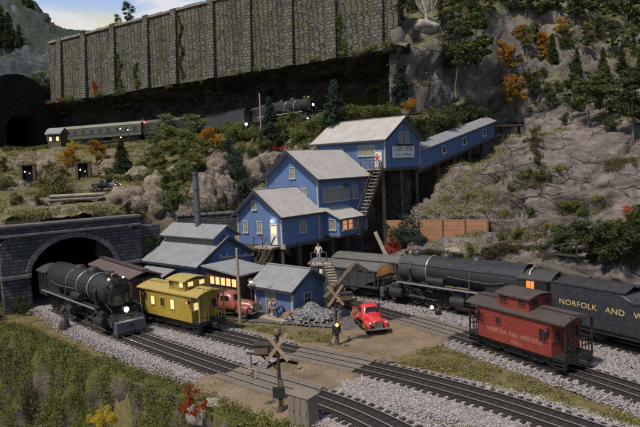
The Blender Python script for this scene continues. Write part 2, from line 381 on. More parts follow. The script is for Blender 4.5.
# ================================================================== painted sky backdrop (a curved wall behind the scenery)
m_sky, nt, b = newmat('painted_sky')
tc = N(nt, 'ShaderNodeTexCoord'); s = N(nt, 'ShaderNodeSeparateXYZ'); L(nt, tc.outputs['Object'], s.inputs[0])
v = coords(nt, (1, 1, 2.6)); f = noise_tex(nt, v, .012, 7, .58, .5)
h = math_(nt, 'DIVIDE', math_(nt, 'SUBTRACT', s.outputs[2], 95.), 75.)
base = ramp(nt, math_(nt, 'ADD', h, math_(nt, 'MULTIPLY', math_(nt, 'SUBTRACT', f, .5), .35)), [(.08, (.75, .66, .33)), (.24, (.70, .70, .58)), (.36, (.42, .55, .80)), (.75, (.20, .36, .72))])
cl = ramp(nt, f, [(.42, (0, 0, 0)), (.52, (1, 1, 1))])
col = mix(nt, math_(nt, 'MULTIPLY', cl, .85), base, (.80, .80, .84))
b.inputs['Base Color'].default_value = (0, 0, 0, 1); b.inputs['Roughness'].default_value = 1; b.inputs['Specular IOR Level'].default_value = 0
L(nt, col, b.inputs['Emission Color']); b.inputs['Emission Strength'].default_value = .7
vs = []; fs = []
for i in range(49):
    a = radians(-75+150*i/48)
    vs += [(420*sin(a), 420*cos(a), -20), (420*sin(a), 420*cos(a), 330)]
for i in range(48): fs.append((2*i, 2*i+2, 2*i+3, 2*i+1))
tag(MB().add(vs, fs, True).build('sky', m_sky), 'pale blue painted sky with white clouds', None, None, 'structure')
# ================================================================== materials of the setting
m_ground, nt, b = newmat('yard_ground')
v = coords(nt); f = noise_tex(nt, v, .16, 7, .62, .4); f2 = noise_tex(nt, v, 1.7, 6, .7); f3 = noise_tex(nt, v, 9, 4, .7)
dirt = mix(nt, ramp(nt, f2, [(.3, (0, 0, 0)), (.7, (1, 1, 1))]), (.13, .105, .065), (.22, .18, .12))
grs = mix(nt, ramp(nt, f2, [(.3, (0, 0, 0)), (.65, (1, 1, 1))]), (.10, .09, .036), (.205, .172, .08))
at_ = N(nt, 'ShaderNodeAttribute', attribute_name='grass')
k = ramp(nt, math_(nt, 'ADD', math_(nt, 'ADD', math_(nt, 'MULTIPLY', at_.outputs['Fac'], .75), math_(nt, 'MULTIPLY', f2, .5)), math_(nt, 'MULTIPLY', math_(nt, 'SUBTRACT', f3, .5), .4)), [(.42, (0, 0, 0)), (.62, (1, 1, 1))])
L(nt, mix(nt, math_(nt, 'MULTIPLY', f3, .5), mix(nt, k, dirt, grs), (.06, .05, .03)), b.inputs['Base Color']); b.inputs['Roughness'].default_value = .97; b.inputs['Specular IOR Level'].default_value = .1
bump(nt, math_(nt, 'ADD', f2, math_(nt, 'MULTIPLY', f3, .5)), .8, .12, b)
m_road, nt, b = newmat('packed_dirt')
v = coords(nt); f = noise_tex(nt, v, .5, 6, .65); f2 = noise_tex(nt, v, 14, 5, .75); f3 = noise_tex(nt, v, 3, 4, .6)
c_ = ramp(nt, f, [(.3, (.16, .12, .08)), (.5, (.23, .175, .12)), (.72, (.29, .23, .165))])
c_ = mix(nt, math_(nt, 'MULTIPLY', ramp(nt, f2, [(.45, (0, 0, 0)), (.6, (1, 1, 1))]), .55), c_, (.10, .068, .042))
L(nt, mix(nt, math_(nt, 'MULTIPLY', ramp(nt, f3, [(.55, (0, 0, 0)), (.7, (1, 1, 1))]), .5), c_, (.15, .13, .06)), b.inputs['Base Color']); b.inputs['Roughness'].default_value = .97; b.inputs['Specular IOR Level'].default_value = .1
bump(nt, math_(nt, 'ADD', f2, f3), .9, .06, b)
m_cinder = paint('coal_cinders', (.095, .088, .085), .35, .8, .95, 0, .08, (.20, .18, .16), .5, .1)
m_ballbed = paint('ballast_fines', (.27, .245, .25), .3, 6, .95, 0, .12, (.10, .09, .09), .8, .1)
def stone_mat(name, lo, mid, hi):
    m, nt, b = newmat(name); g = N(nt, 'ShaderNodeNewGeometry')
    L(nt, ramp(nt, g.outputs['Random Per Island'], [(0, lo), (.2, mid), (.8, hi), (1, tuple(x*1.1 for x in hi))]), b.inputs['Base Color'])
    b.inputs['Roughness'].default_value = .9; b.inputs['Specular IOR Level'].default_value = .15; return m
m_gravel = stone_mat('crushed_stone', (.10, .088, .09), (.225, .20, .203), (.37, .33, .335))
m_gravel_dk = stone_mat('sooty_stone', (.05, .045, .045), (.15, .135, .14), (.30, .27, .28))
m_tie = paint('creosoted_sleeper', (.030, .025, .022), .4, 2, .85, 0, .03, (.10, .085, .07), .5, .2)
m_railside = paint('rusty_rail_side', (.028, .022, .019), .4, 3, .7, 0, 0, (.05, .03, .02), .5, .3)
m_railtop, nt, b = newmat('worn_rail_head'); b.inputs['Base Color'].default_value = (.62, .59, .56, 1); b.inputs['Metallic'].default_value = .85; b.inputs['Roughness'].default_value = .38
m_bed = paint('oily_roadbed', (.022, .02, .02), .4, 2, .9, 0, .05, (.07, .06, .06), .5, .15)
m_plank = boards('weathered_crossing_plank', (.165, .137, .115), 'y', .3, .85, .2, .5)
ROCK = ((.160, .134, .124), (.230, .198, .185), (.062, .050, .045))
m_hill = terrain_mat('hillside_rock', (.18, .145, .115), (.265, .22, .18), (.07, .052, .04), (.06, .06, .022), (.15, .135, .05), .60, .98, .6, .2, 1.5, .4, None, .6, .4)
m_cliff = terrain_mat('cliff_rock', *ROCK, (.11, .105, .038), (.23, .215, .08), 1.0, 1.3, 1.1, .22, 3., .5, None, .75, .30)
m_slope = terrain_mat('upland_rock', (.15, .132, .13), (.205, .182, .18), (.07, .06, .057), (.07, .085, .022), (.20, .20, .06), .55, .9, .5, .15, 1.2, .35, None, .6, .22)
m_far = terrain_mat('far_mountain', (.058, .070, .085), (.105, .118, .135), (.025, .03, .036), (.02, .03, .022), (.04, .05, .036), .35, .7, .8, .12, 1, .5)  # blue haze of distance put into the rock colours
m_bank = terrain_mat('mossy_bank', (.13, .105, .088), (.20, .165, .145), (.05, .04, .03), (.045, .055, .014), (.12, .125, .034), -.25, .25, .9, .5, .6, .3)
m_dark = paint('black_void_rock', (.012, .010, .009), .5, .5, .95, 0, .1, (.02, .017, .015), .3, .1)
# ================================================================== tracks (rail head at RT above the yard)
RT = .45
T1 = Path([(-43, 77, RT), (-33, 65, RT), (-27.1, 58.4, RT), (-21.6, 52.4, RT), (-16.5, 47, RT), (-9.7, 40.3, RT), (-5.4, 36.2, RT), (-.3, 31.8, RT), (1.7, 29.7, RT), (3.4, 27.4, RT), (5.6, 23.8, RT), (7.5, 20, RT)])
T2 = Path([(-36, 79, RT), (-27, 66.5, RT), (-22.4, 60.2, RT), (-18.7, 55.4, RT), (-15.2, 51.5, RT), (-8.6, 45.8, RT), (-3.3, 41.3, RT), (.3, 38.5, RT), (3.4, 36.1, RT), (7.6, 32.2, RT), (9.7, 30, RT), (11.5, 27.9, RT), (14, 24.6, RT), (16.5, 20.6, RT)])
T3 = Path([(-7.5, 66.5, RT), (-3.6, 62.1, RT), (-.3, 57.6, RT), (2.7, 53.6, RT), (5.7, 49.4, RT), (9.0, 44.7, RT), (11.7, 40.3, RT), (14.7, 35.1, RT), (17.2, 30.9, RT), (20, 25.5, RT)])
T4 = Path([(-14, 71, RT), (-8.5, 67.6, RT), (-3.7, 64.2, RT), (.7, 60.7, RT), (7.3, 54.9, RT), (10.6, 51.8, RT), (13.6, 48.6, RT), (17.8, 43.2, RT), (21.1, 38.2, RT), (25, 31.5, RT)])
T6 = Path([T4.off(k, 4.6) for k in np.arange(0, 34, 3.)])
UZ = 20.5
T5 = Path([PZ(-40, 155, UZ), PZ(60, 134, UZ), PZ(180, 120, UZ), PZ(300, 100.5, UZ), PZ(345, 93, UZ), PZ(420, 84.5, UZ)])
rail_prof = [(-.075, -.18), (.075, -.18), (.03, -.13), (.03, -.05), (.045, -.04), (.045, 0), (-.045, 0), (-.045, -.04), (-.03, -.05), (-.03, -.13)]
def sweep(path, prof, s0, s1, o, step=.5, topmi=None):
    n = max(2, int((s1-s0)/step)); k = len(prof); mb = MB(); vs = []
    for i in range(n+1):
        t = s0+(s1-s0)*i/n
        for a, z in prof: vs.append(path.off(t, o+a, z))
    fs = []; mi = []
    for i in range(n):
        for j in range(k): fs.append((i*k+j, i*k+(j+1) % k, (i+1)*k+(j+1) % k, (i+1)*k+j))
    mb.add(vs, fs); mb.add(vs[:k], [tuple(range(k))]); mb.add(vs[-k:], [tuple(range(k))])
    if topmi is not None:
        for i, f in enumerate(fs):
            if all(prof[v % k][1] == 0 for v in f): mb.mi[i] = 1
    return mb
def track(label, path, s0, s1, sleepers=True, pitch=.56, gauge=1.62, skip=()):
    t = thing('railway_track', label, 'railway track', path.at((s0+s1)/2)[0]-Vector((0, 0, .2))); inv = -Vector(t.location)
    def put(mb, nm, mats):
        o = mb.build(nm, mats, t); o.location = inv; return o
    put(sweep(path, [(-.98, -.21), (.98, -.21), (.98, -.135), (-.98, -.135)], s0, s1, 0), 'roadbed', m_bed)
    for o in (-gauge/2, 0, gauge/2): put(sweep(path, rail_prof, s0, s1, o, .5, 1), 'rail', [m_railside, m_railtop])
    if sleepers:
        me = None; k = 0; s = s0+.2
        while s < s1 and k < 100:
            if not any(a < s < b_ for a, b_ in skip):
                p, d = path.at(s)
                if me is None:
                    me = MB().bx(-.13, .13, -1.42, 1.42, -.3, -.125).build('sleeper', m_tie, t, None, None, .015)
                    o = me
                else:
                    o = bpy.data.objects.new('sleeper', me.data); C.objects.link(o); o.parent = t
                o.location = p+inv+Vector((0, 0, random.uniform(-.01, .01))); o.rotation_euler = (0, 0, atan2(d.y, d.x)+random.uniform(-.03, .03)); k += 1
            s += pitch+random.uniform(-.03, .03)
    return t
X1 = (T1.s_px(231), T1.s_px(311)); X2 = (T2.s_px(296), T2.s_px(367)); X3 = (T3.s_px(404), T3.s_px(459))
track('three-rail track along the mossy bank, running out of the stone tunnel', T1, T1.s_px(62), T1.len-3, True, .56, 1.62, (X1,))
track('three-rail track under the yellow caboose, second from the bank', T2, T2.s_px(98), T2.len-4, True, .56, 1.62, (X2,))
track('three-rail track under the red caboose, behind the red pickup', T3, 0, T3.len-2, True, .56, 1.62, (X3,))
track('three-rail track under the large steam locomotive and its tender', T4, 2, T4.len-2, True)
track('short siding under the covered hopper standing farther back', T6, 1, T6.len-1, True)
track('high track on the ledge below the tall retaining wall', T5, 0, T5.len, False)
# ---- road crossing planks between and beside the rails
def crossing(label, path, sp_):
    a, b_ = sp_; t = thing('road_crossing', label, 'road crossing', path.at((a+b_)/2)[0]-Vector((0, 0, .2)), 0, 'plank crossings over the dirt road'); inv = -Vector(t.location)
    for o0, o1 in ((-1.45, -.90), (-.70, -.10), (.10, .70), (.90, 1.45)):
        o = sweep(path, [(o0, -.2), (o1, -.2), (o1, -.035), (o0, -.035)], a+random.uniform(-.3, .3), b_+random.uniform(-.3, .3), 0).build('plank_panel', m_plank, t); o.location = inv
crossing('grey plank crossing in the track nearest the mossy bank', T1, X1)
crossing('grey plank crossing between the two wigwag signals', T2, X2)
crossing('grey plank crossing between the red pickup and the red caboose', T3, X3)
# ---- ballast shoulders and loose stone
def ballast(path, s0, s1, wl, wr, gaps=(), top=-.215):
    n = int((s1-s0)/.5); vs = []; fs = []
    for i in range(n+1):
        t = s0+(s1-s0)*i/n
        a = wl(t)+noise.noise(Vector((t*.7, 3, 0)))*.3; c = wr(t)+noise.noise(Vector((t*.7, 9, 0)))*.3
        vs += [path.off(t, a, -RT-.04), path.off(t, max(1.2, a-.75), top), path.off(t, 0, top), path.off(t, -max(1.2, c-.75), top), path.off(t, -c, -RT-.04)]
    for i in range(n):
        if any(g0 < s0+(s1-s0)*(i+.5)/n < g1 for g0, g1 in gaps): continue
        for j in range(4): fs.append((i*5+j, i*5+j+1, (i+1)*5+j+1, (i+1)*5+j))
    tag(MB().add(vs, fs, True).build('ballast_bed', m_ballbed), 'grey ballast bed carrying the rails', None, None, 'structure')
    return (path, s0, s1, wl, wr, gaps, top)
lerp = lambda t, pts: float(np.interp(t, [p[0] for p in pts], [p[1] for p in pts]))
x1a = T1.s_px(150); x1b = T1.s_px(240)
B1 = ballast(T1, T1.s_px(40), T1.len, lambda t: lerp(t, [(T1.s_px(120), 1.9), (T1.s_px(160), 2.7), (T1.s_px(210), 3.4), (T1.s_px(330), 3.2), (T1.s_px(370), 2.6)]), lambda t: lerp(t, [(T1.s_px(70), 2.3), (T1.s_px(100), 2.9), (T1.s_px(190), 2.9), (T1.s_px(228), 2.6), (T1.s_px(330), 2.6)]), (X1,))
B2 = ballast(T2, T2.s_px(85), T2.len, lambda t: lerp(t, [(T2.s_px(240), 2.2), (T2.s_px(380), 1.7), (T2.s_px(520), 2.4)]), lambda t: lerp(t, [(T2.s_px(110), 1.9), (T2.s_px(200), 3.2), (T2.s_px(280), 3.0), (T2.s_px(345), 3.4), (T2.s_px(420), 4.2), (T2.s_px(520), 3.6)]), (X2,))
B3 = ballast(T3, 0, T3.len, lambda t: 4.2, lambda t: 2.1, (X3,))
B4 = ballast(T4, 0, T4.len, lambda t: 3.2, lambda t: lerp(t, [(T4.s_px(380), 3.6), (T4.s_px(500), 4.5)]))
B6 = ballast(T6, 0, T6.len, lambda t: 3.2, lambda t: 2.2)
def stones(name, B, count, smin, smax, mat, inner=1.06, jit=.5):
    path, s0, s1, wl, wr, gaps, top = B; Vv = []; Ff = []; base = np.array([(1,0,0),(-.8,.1,.1),(0,1,0),(.1,-.9,0),(0,0,.9),(0,.1,-.8)])
    fo = np.array([(0,2,4),(2,1,4),(1,3,4),(3,0,4),(2,0,5),(1,2,5),(3,1,5),(0,3,5)]); k = 0
    for _ in range(count):
        t = random.uniform(s0, s1)
        if any(g0-.1 < t < g1+.1 for g0, g1 in gaps): continue
        a, c = wl(t)+jit*random.random()**2, wr(t)+jit*random.random()**2; o = random.uniform(-c, a)
        if abs(o) < inner: continue
        ed = (a if o > 0 else c)-abs(o); z = top if ed > .75 else top+(-RT-top+.03)*(1-ed/.75)
        p = path.off(t, o, z+.02)
        if proj(p)[0] < -40 or proj(p)[0] > 690 or proj(p)[1] > 450: continue
        r = random.uniform(smin, smax); A = np.array(Matrix.Rotation(random.random()*6.3, 3, 'Z') @ Matrix.Rotation(random.random()*6.3, 3, 'X'))
        Vv.append((base*np.array([r, r*random.uniform(.6, 1), r*random.uniform(.5, .9)])) @ A.T+np.array(p)); Ff.append(fo+6*k); k += 1
    return tag(raw_mesh(name, np.concatenate(Vv), np.concatenate(Ff), mat), None, None, None, 'stuff')
tag(stones('gravel', B1, 46000, .04, .095, m_gravel), 'pinkish grey crushed stone beside the bank track')
tag(stones('gravel', B2, 46000, .04, .095, m_gravel), 'pinkish grey crushed stone around the second track')
tag(stones('gravel', B3, 26000, .04, .095, m_gravel), 'grey crushed stone along the red caboose track')
tag(stones('gravel', B4, 14000, .06, .12, m_gravel_dk), 'dark sooty crushed stone under the locomotive')
# ================================================================== ground sheet with the drop of the bank
EDGE = [G(x, y) for x, y in ((-160, 322), (-60, 324), (0, 329), (23, 337), (43, 348), (66, 360), (98, 371), (129, 381), (156, 388), (185, 399), (215, 413), (245, 433), (285, 456), (330, 482), (420, 520))]
E2 = [(p.x, p.y) for p in EDGE]
def edge_dist(x, y):                      # >0 on the camera's side of the bank edge
    best = 1e9; sg = 1
    for (ax, ay), (bx_, by) in zip(E2[:-1], E2[1:]):
        dx, dy = bx_-ax, by-ay; t = max(0, min(1, ((x-ax)*dx+(y-ay)*dy)/(dx*dx+dy*dy)))
        d = hypot(x-ax-dx*t, y-ay-dy*t)
        if d < best: best = d; sg = 1 if dx*(y-ay)-dy*(x-ax) < 0 else -1
    return best*sg
xs = np.concatenate([np.linspace(-500, -62, 12), np.arange(-60, 45, .6), np.linspace(46, 500, 12)]); ys = np.concatenate([np.arange(8, 75, .6), np.linspace(76, 500, 14)])
vv = []
for y in ys:
    for x in xs:
        e = edge_dist(x, y) if -70 < x < 20 and y < 80 else -50
        z = -.06+.10*noise.noise(Vector((x*.25, y*.25, 0)))+.03*noise.noise(Vector((x, y, 5)))
        if e > -.4: z -= min(16, (e+.4)*5)
        vv.append((x, y, z))
def inpoly(x, y, poly):
    c_ = False
    for (x1_, y1_), (x2_, y2_) in zip(poly, poly[1:]+poly[:1]):
        if (y1_ > y) != (y2_ > y) and x < (x2_-x1_)*(y-y1_)/(y2_-y1_)+x1_: c_ = not c_
    return c_
GRASS = [[(-200, 300), (30, 312), (60, 322), (110, 345), (150, 362), (200, 380), (190, 398), (205, 430), (-200, 430)],
         [(386, 354), (410, 346), (450, 342), (500, 350), (560, 372), (660, 410), (660, 440), (600, 427), (520, 402), (460, 384), (415, 372), (375, 368)],
         [(214, 323), (250, 325), (292, 328), (330, 333), (352, 338), (356, 350), (330, 351), (270, 336)],
         [(395, 412), (440, 412), (520, 440), (380, 440)], [(215, 412), (250, 402), (300, 410), (330, 440), (200, 440)]]
GP = [[tuple(G(*q)[:2]) for q in p] for p in GRASS]
grass_at = lambda x, y: 1. if any(inpoly(x, y, p) for p in GP) else (0.9 if y > 64 else 0.)
nx, ny = len(xs), len(ys); idx = np.arange(nx*ny).reshape(ny, nx)
go = tag(raw_mesh('ground', np.array(vv), np.stack([idx[:-1, :-1], idx[:-1, 1:], idx[1:, 1:], idx[1:, :-1]], -1).reshape(-1, 4), m_ground, True), 'yard ground of dirt and scenic grass', None, None, 'structure')
ga = go.data.attributes.new('grass', 'FLOAT', 'POINT'); ga.data.foreach_set('value', [grass_at(v_[0], v_[1]) for v_ in vv])
# the bank face below the edge
rows = [(-1.6, -.03), (-.7, .08), (0, .02), (.5, -.9), (.9, -2.6), (1.5, -5), (2.2, -8.5), (3.4, -13)]
cols = []; ep = Path([(p.x, p.y, 0) for p in EDGE], .5)
nb = int(ep.len/.35); S = np.zeros((nb+1, 0, 3)).tolist()
for i in range(nb+1):
    t = ep.len*i/nb; ln = []
    for k in range(len(rows)-1):
        for j in range(7):
            f = j/7; o = rows[k][0]*(1-f)+rows[k+1][0]*f; z = rows[k][1]*(1-f)+rows[k+1][1]*f
            g = 1.5*(noise.ridged_multi_fractal(Vector((t*.33, z*.05, 2)), 1, 2, 4, 1, 2)-1); wgt = max(0, min(1, -z/2.))
            o2 = o-1.15*g*wgt+.35*noise.fractal(Vector((t*.9, z*.5, 7)), .9, 2, 4)*min(1, max(.15, wgt))
            p0_ = ep.off(t, -o2, 0); o2 += wgt*.55*facet(Vector((p0_.x, p0_.y, z)), 1.6, 1.4); p = ep.off(t, -o2, 0); ln.append((p.x, p.y, z+.08*noise.noise(Vector((t*1.3, o*2, 4)))))
    S[i] = ln
S = np.array(S); n0, n1 = S.shape[:2]; idx = np.arange(n0*n1).reshape(n0, n1); BV = S.reshape(-1, 3); BF = np.stack([idx[:-1, :-1], idx[1:, :-1], idx[1:, 1:], idx[:-1, 1:]], -1).reshape(-1, 4)
tag(raw_mesh('bank', BV, BF, m_bank, True), 'steep mossy earth bank below the tracks', None, None, 'structure')
SHEETS.append(BVHTree.FromPolygons([Vector(q) for q in BV], [tuple(int(i) for i in f) for f in BF]))
# ---- dirt road over the crossings
def flat_patch(name, label, pix, mat, z, seg=.5, jit=.35):
    pts = [G(x, y, z) for x, y in pix]; out = []
    for a, b_ in zip(pts, pts[1:]+pts[:1]):
        n = max(1, int((b_-a).length/seg))
        for k in range(n):
            p = a.lerp(b_, k/n); out.append((p.x+jit*noise.noise(p*1.1), p.y+jit*noise.noise(p*1.1+Vector((9, 0, 0))), z))
    import bmesh
    me = bpy.data.meshes.new(name); bm = bmesh.new(); bm.faces.new([bm.verts.new(p) for p in out]); bmesh.ops.triangulate(bm, faces=bm.faces[:]); bmesh.ops.recalc_face_normals(bm, faces=bm.faces[:])
    if bm.faces[:] and bm.faces[0].normal.z < 0: bmesh.ops.reverse_faces(bm, faces=bm.faces[:])
    bm.to_mesh(me); bm.free(); me.materials.append(mat); o = bpy.data.objects.new(name, me); C.objects.link(o); return tag(o, label, None, None, 'structure')
ROADPX = [(188, 400), (192, 388), (222, 369), (240, 374), (268, 380), (300, 371), (292, 352), (330, 339), (350, 330), (395, 316), (412, 318), (462, 332), (458, 343), (428, 348), (408, 354), (390, 361), (374, 373), (348, 389), (322, 404), (310, 424), (270, 420), (225, 412)]
RP = [tuple(G(*q)[:2]) for q in ROADPX]; TPN = [np.array([(q.x, q.y) for q in T_.p]) for T_ in (T1, T2, T3)]
def track_dist(x, y): return min(float(np.sqrt(np.min((A[:, 0]-x)**2+(A[:, 1]-y)**2))) for A in TPN)
gx0, gx1, gy0, gy1 = min(q[0] for q in RP)-1, max(q[0] for q in RP)+1, min(q[1] for q in RP)-1, max(q[1] for q in RP)+1; st_ = .22
vid = {}; rv = []; rf = []
def rvert(i, j):
    if (i, j) not in vid:
        x, y = gx0+i*st_, gy0+j*st_; d_ = track_dist(x, y); z = .09+.30*max(0, min(1, (3.4-d_)/1.7))**1.0 if d_ > 1.3 else .12
        vid[(i, j)] = len(rv); rv.append((x, y, z+.025*noise.noise(Vector((x*1.5, y*1.5, 0)))+.015*noise.noise(Vector((x*5, y*5, 0)))))
    return vid[(i, j)]
for i in range(int((gx1-gx0)/st_)):
    for j in range(int((gy1-gy0)/st_)):
        x, y = gx0+(i+.5)*st_, gy0+(j+.5)*st_; jx, jy = x+.5*noise.noise(Vector((x*.9, y*.9, 1)))+.2*noise.noise(Vector((x*3, y*3, 1))), y+.5*noise.noise(Vector((x*.9, y*.9, 5)))+.2*noise.noise(Vector((x*3, y*3, 7)))
        if inpoly(jx, jy, RP) and edge_dist(x, y) < -.2: rf.append((rvert(i, j), rvert(i+1, j), rvert(i+1, j+1), rvert(i, j+1)))
cnt_ = np.bincount(np.array(rf).ravel(), minlength=len(rv)); rv = [(x, y, z if c_ == 4 else z-.22) for (x, y, z), c_ in zip(rv, cnt_)]
tag(raw_mesh('dirt_road', np.array(rv), np.array(rf), m_road, True), 'packed brown dirt road ramping over the plank crossings', None, None, 'structure')
flat_patch('cinder_yard', 'dark cinder surface around the tipple', [(205, 316), (250, 322), (290, 324), (330, 327), (352, 330), (395, 317), (440, 316), (470, 312), (420, 296), (330, 279), (250, 270), (150, 270), (110, 285), (140, 300)], m_cinder, .05)
# ================================================================== hills and cliffs
TT = 'Z'
def zc(d, z): return ('Z', d, z)
def wall_d(x):  return float(np.interp(x, [-40, 60, 230, 395, 420], [168, 146, 117, 95.5, 92]))
def trk_d(x):   return float(np.interp(x, [-40, 60, 180, 300, 345, 420], [155, 134, 120, 100.5, 93, 84.5]))
def hcol(x, lower):
    w_, t_ = wall_d(x), trk_d(x); b_ = max(w_+5, t_+8)
    return (x, [zc(lower[0][1]-1, -.6)]+lower+[zc(t_-3.2, 19.8), zc(t_+3, 19.9), zc(b_, 20.2), zc(b_+2, 24), zc(b_, 29.2), zc(w_-1.5, 31.6), zc(w_-.8, 32.5), zc(w_+3, 32.7), zc(w_+6, 30)])
def pcol(x, lower):
    c_ = hcol(x, lower); c_[1][0] = zc(64, 8.6); c_[1][1] = zc(66, 9.2); return c_
hc = [hcol(-120, [(240, 62), (214, 75), (195, 92), (172, 115), (150, 138)]),
      hcol(-60, [(240, 62), (213, 74), (195, 90), (172, 112), (150, 134)]),
      pcol(0, [(232, 63), (211, 71), (196, 86), (178, 112), (150, 128)]),
      pcol(30, [(232, 63), (208, 70), (196, 84), (180, 112), (152, 122)]),
      pcol(60, [(235, 64), (208, 71), (193, 83), (181, 106), (150, 116)]),
      pcol(95, [(240, 65), (208, 72), (190, 83), (178, 100), (148, 114)]),
      hcol(118, [(245, 66), (212, 70), (189, 80.5), (172, 96), (147, 111)]),
      hcol(125, [(245, 66), (212, 70), (188, 80), (170, 95), (146, 110)]),
      hcol(160, [(250, 68), (226, 71), (190, 77), (168, 89), (144, 106)]),
      hcol(185, [(250, 69), (228, 72), (184, 75), (160, 90), (142, 104)]),
      hcol(205, [(250, 70), (228, 73), (180, 77), (152, 90), (140, 102)]),
      hcol(225, [(250, 71), (228, 74), (190, 78), (150, 86), (137, 99)]),
      hcol(240, [(250, 72), (225, 75), (192, 80), (156, 90), (137, 98)]),
      hcol(262, [(250, 74), (225, 77), (188, 82), (150, 88), (132, 96)]),
      hcol(280, [(250, 75), (225, 78), (185, 83), (150, 88), (131, 94)]),
      hcol(310, [(250, 80), (215, 82), (178, 84), (145, 86.5), (122, 91)]),
      hcol(340, [(250, 83), (210, 84), (170, 85), (135, 86), (108, 86.5)]),
      hcol(375, [(250, 85), (205, 86), (165, 86), (128, 84.5), (106, 83.5)]),
      hcol(410, [(250, 86), (205, 87), (165, 87), (130, 84.5), (112, 80.5)])]
m_under = terrain_mat('dark_overhang_rock', (.050, .042, .037), (.095, .08, .07), (.012, .010, .009), (.05, .055, .02), (.11, .105, .04), .6, 1.0, .6, .5, 2., .5, None, .7, .6)  # near-black rock colour for the rows below the wall foot
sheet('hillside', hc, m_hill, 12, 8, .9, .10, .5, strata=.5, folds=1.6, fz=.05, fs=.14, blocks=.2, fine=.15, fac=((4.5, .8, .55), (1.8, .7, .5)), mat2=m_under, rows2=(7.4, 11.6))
mc = [(390, [(258, 88), (205, 91), (160, 90), (130, 89.5), (112, 91), (98, 93), (36, 95.5), (22, 104), (-40, 120)]),
      (415, [(258, 88), (205, 92), (160, 91), (132, 90.5), (120, 89.5), (108, 93), (29, 96), (14, 105), (-40, 121)]),
      (440, [(258, 92), (205, 97), (160, 97), (130, 96), (114, 96), (101, 98), (24, 101), (6, 109), (-45, 124)]),
      (475, [(258, 100), (205, 105), (160, 105), (122, 104), (98, 104.5), (86, 106), (20, 109), (2, 116), (-50, 132)]),
      (508, [(258, 106), (205, 111), (160, 112), (118, 112), (90, 112), (74, 113), (14, 116), (-10, 123), (-60, 138)]),
      (540, [(258, 107), (205, 111), (160, 112), (115, 112), (88, 112), (66, 114), (18, 118), (-20, 124), (-70, 140)]),
      (585, [(258, 100), (205, 104), (160, 106), (112, 106), (90, 107), (58, 110), (20, 116), (-25, 128), (-80, 145)]),
      (640, [(258, 98), (205, 102), (160, 104), (112, 105), (85, 107), (52, 112), (15, 119), (-30, 130), (-90, 150)]),
      (720, [(258, 96), (205, 100), (160, 103), (112, 105), (85, 107), (52, 112), (15, 119), (-30, 130), (-90, 150)])]
sheet('mountain_slope', mc, m_slope, 12, 8, .8, .07, .6, strata=.4, folds=1.6, fs=.08, blocks=.3, fine=.14, terr=1.2, th=4.5, fac=((7.5, .9, .8), (3., .8, .6)))
rc = [(402, [zc(70, -.8), (264, 71), (256, 76), (252, 81), (248, 84), (246, 87), (246, 90), (247, 93), (250, 96)]),
      (408, [zc(65, -.6), (262, 67), (245, 70), (242, 73.5), (225, 74.5), (214, 76), (209, 78), (213, 85), (240, 92)]),
      (430, [zc(64, -.6), (262, 66), (245, 69), (242, 72), (222, 73), (208, 75), (198, 77), (199, 84), (215, 92)]),
      (455, [zc(63, -.6), (262, 65), (245, 68.5), (242, 71), (219, 72), (196, 74), (174, 76.5), (173, 84), (190, 94)]),
      (478, [zc(62, -.6), (261, 63.5), (245, 67), (242, 69.5), (217, 71), (193, 73.5), (171, 76.5), (170, 85), (180, 96)]),
      (502, [zc(60, -.6), (259, 62), (242, 65.5), (236, 67.5), (212, 69.5), (187, 72), (164, 75), (158, 85), (160, 98)]),
      (525, [zc(59, -.6), (259, 60.5), (241, 64), (229, 65.5), (200, 67.5), (169, 70), (140, 75), (130, 86), (121, 101)]),
      (560, [zc(57, -.6), (261, 58.5), (243, 62.5), (230, 63.5), (198, 66), (170, 68.5), (136, 74), (117, 85), (104, 100)]),
      (595, [zc(55, -.6), (263, 57), (247, 61), (230, 62.2), (192, 65), (163, 68), (134, 73), (110, 84), (96, 99)]),
      (630, [zc(53, -.6), (268, 55), (250, 58.5), (232, 60), (190, 63), (156, 67), (126, 72), (102, 84), (86, 99)]),
      (680, [zc(50, -.6), (276, 52), (256, 55.5), (235, 58), (190, 61), (153, 66), (121, 71), (93, 84), (78, 99)]),
      (760, [zc(47, -.6), (286, 49), (264, 52.5), (240, 55), (192, 58), (153, 63), (118, 69), (88, 82), (70, 97)])]
sheet('cliff', rc, m_cliff, 18, 18, .8, .07, .55, strata=.7, folds=1.3, fz=.07, fs=.09, blocks=.3, fine=.14, terr=2.0, th=3.3, fac=((7., .55, .9), (2.8, .5, .8), (1.1, .5, .6)))
fc = [(-160, [(190, 160), (110, 170), (60, 178), (10, 196), (-40, 215), (-60, 240)]),
      (-60, [(190, 160), (90, 168), (60, 176), (10, 192), (-30, 212), (-50, 240)]),
      (0, [(190, 158), (80, 164), (50, 170), (28, 186), (-4, 208), (-8, 240)]),
      (22, [(190, 157), (78, 162), (50, 168), (30, 184), (3, 206), (2, 240)]),
      (40, [(190, 156), (78, 160), (52, 166), (34, 182), (12, 204), (14, 240)]),
      (54, [(190, 155), (75, 158), (48, 163), (38, 180), (27, 202), (32, 240)]),
      (72, [(190, 154), (70, 156), (48, 162), (42, 178), (34, 200), (42, 240)]),
      (110, [(190, 152), (70, 154), (56, 160), (48, 176), (40, 198), (60, 240)]),
      (150, [(190, 150), (80, 152), (70, 158), (64, 174), (60, 198), (70, 240)])]
sheet('far_mountain', fc, m_far, 12, 10, 2.4, .06, .7)
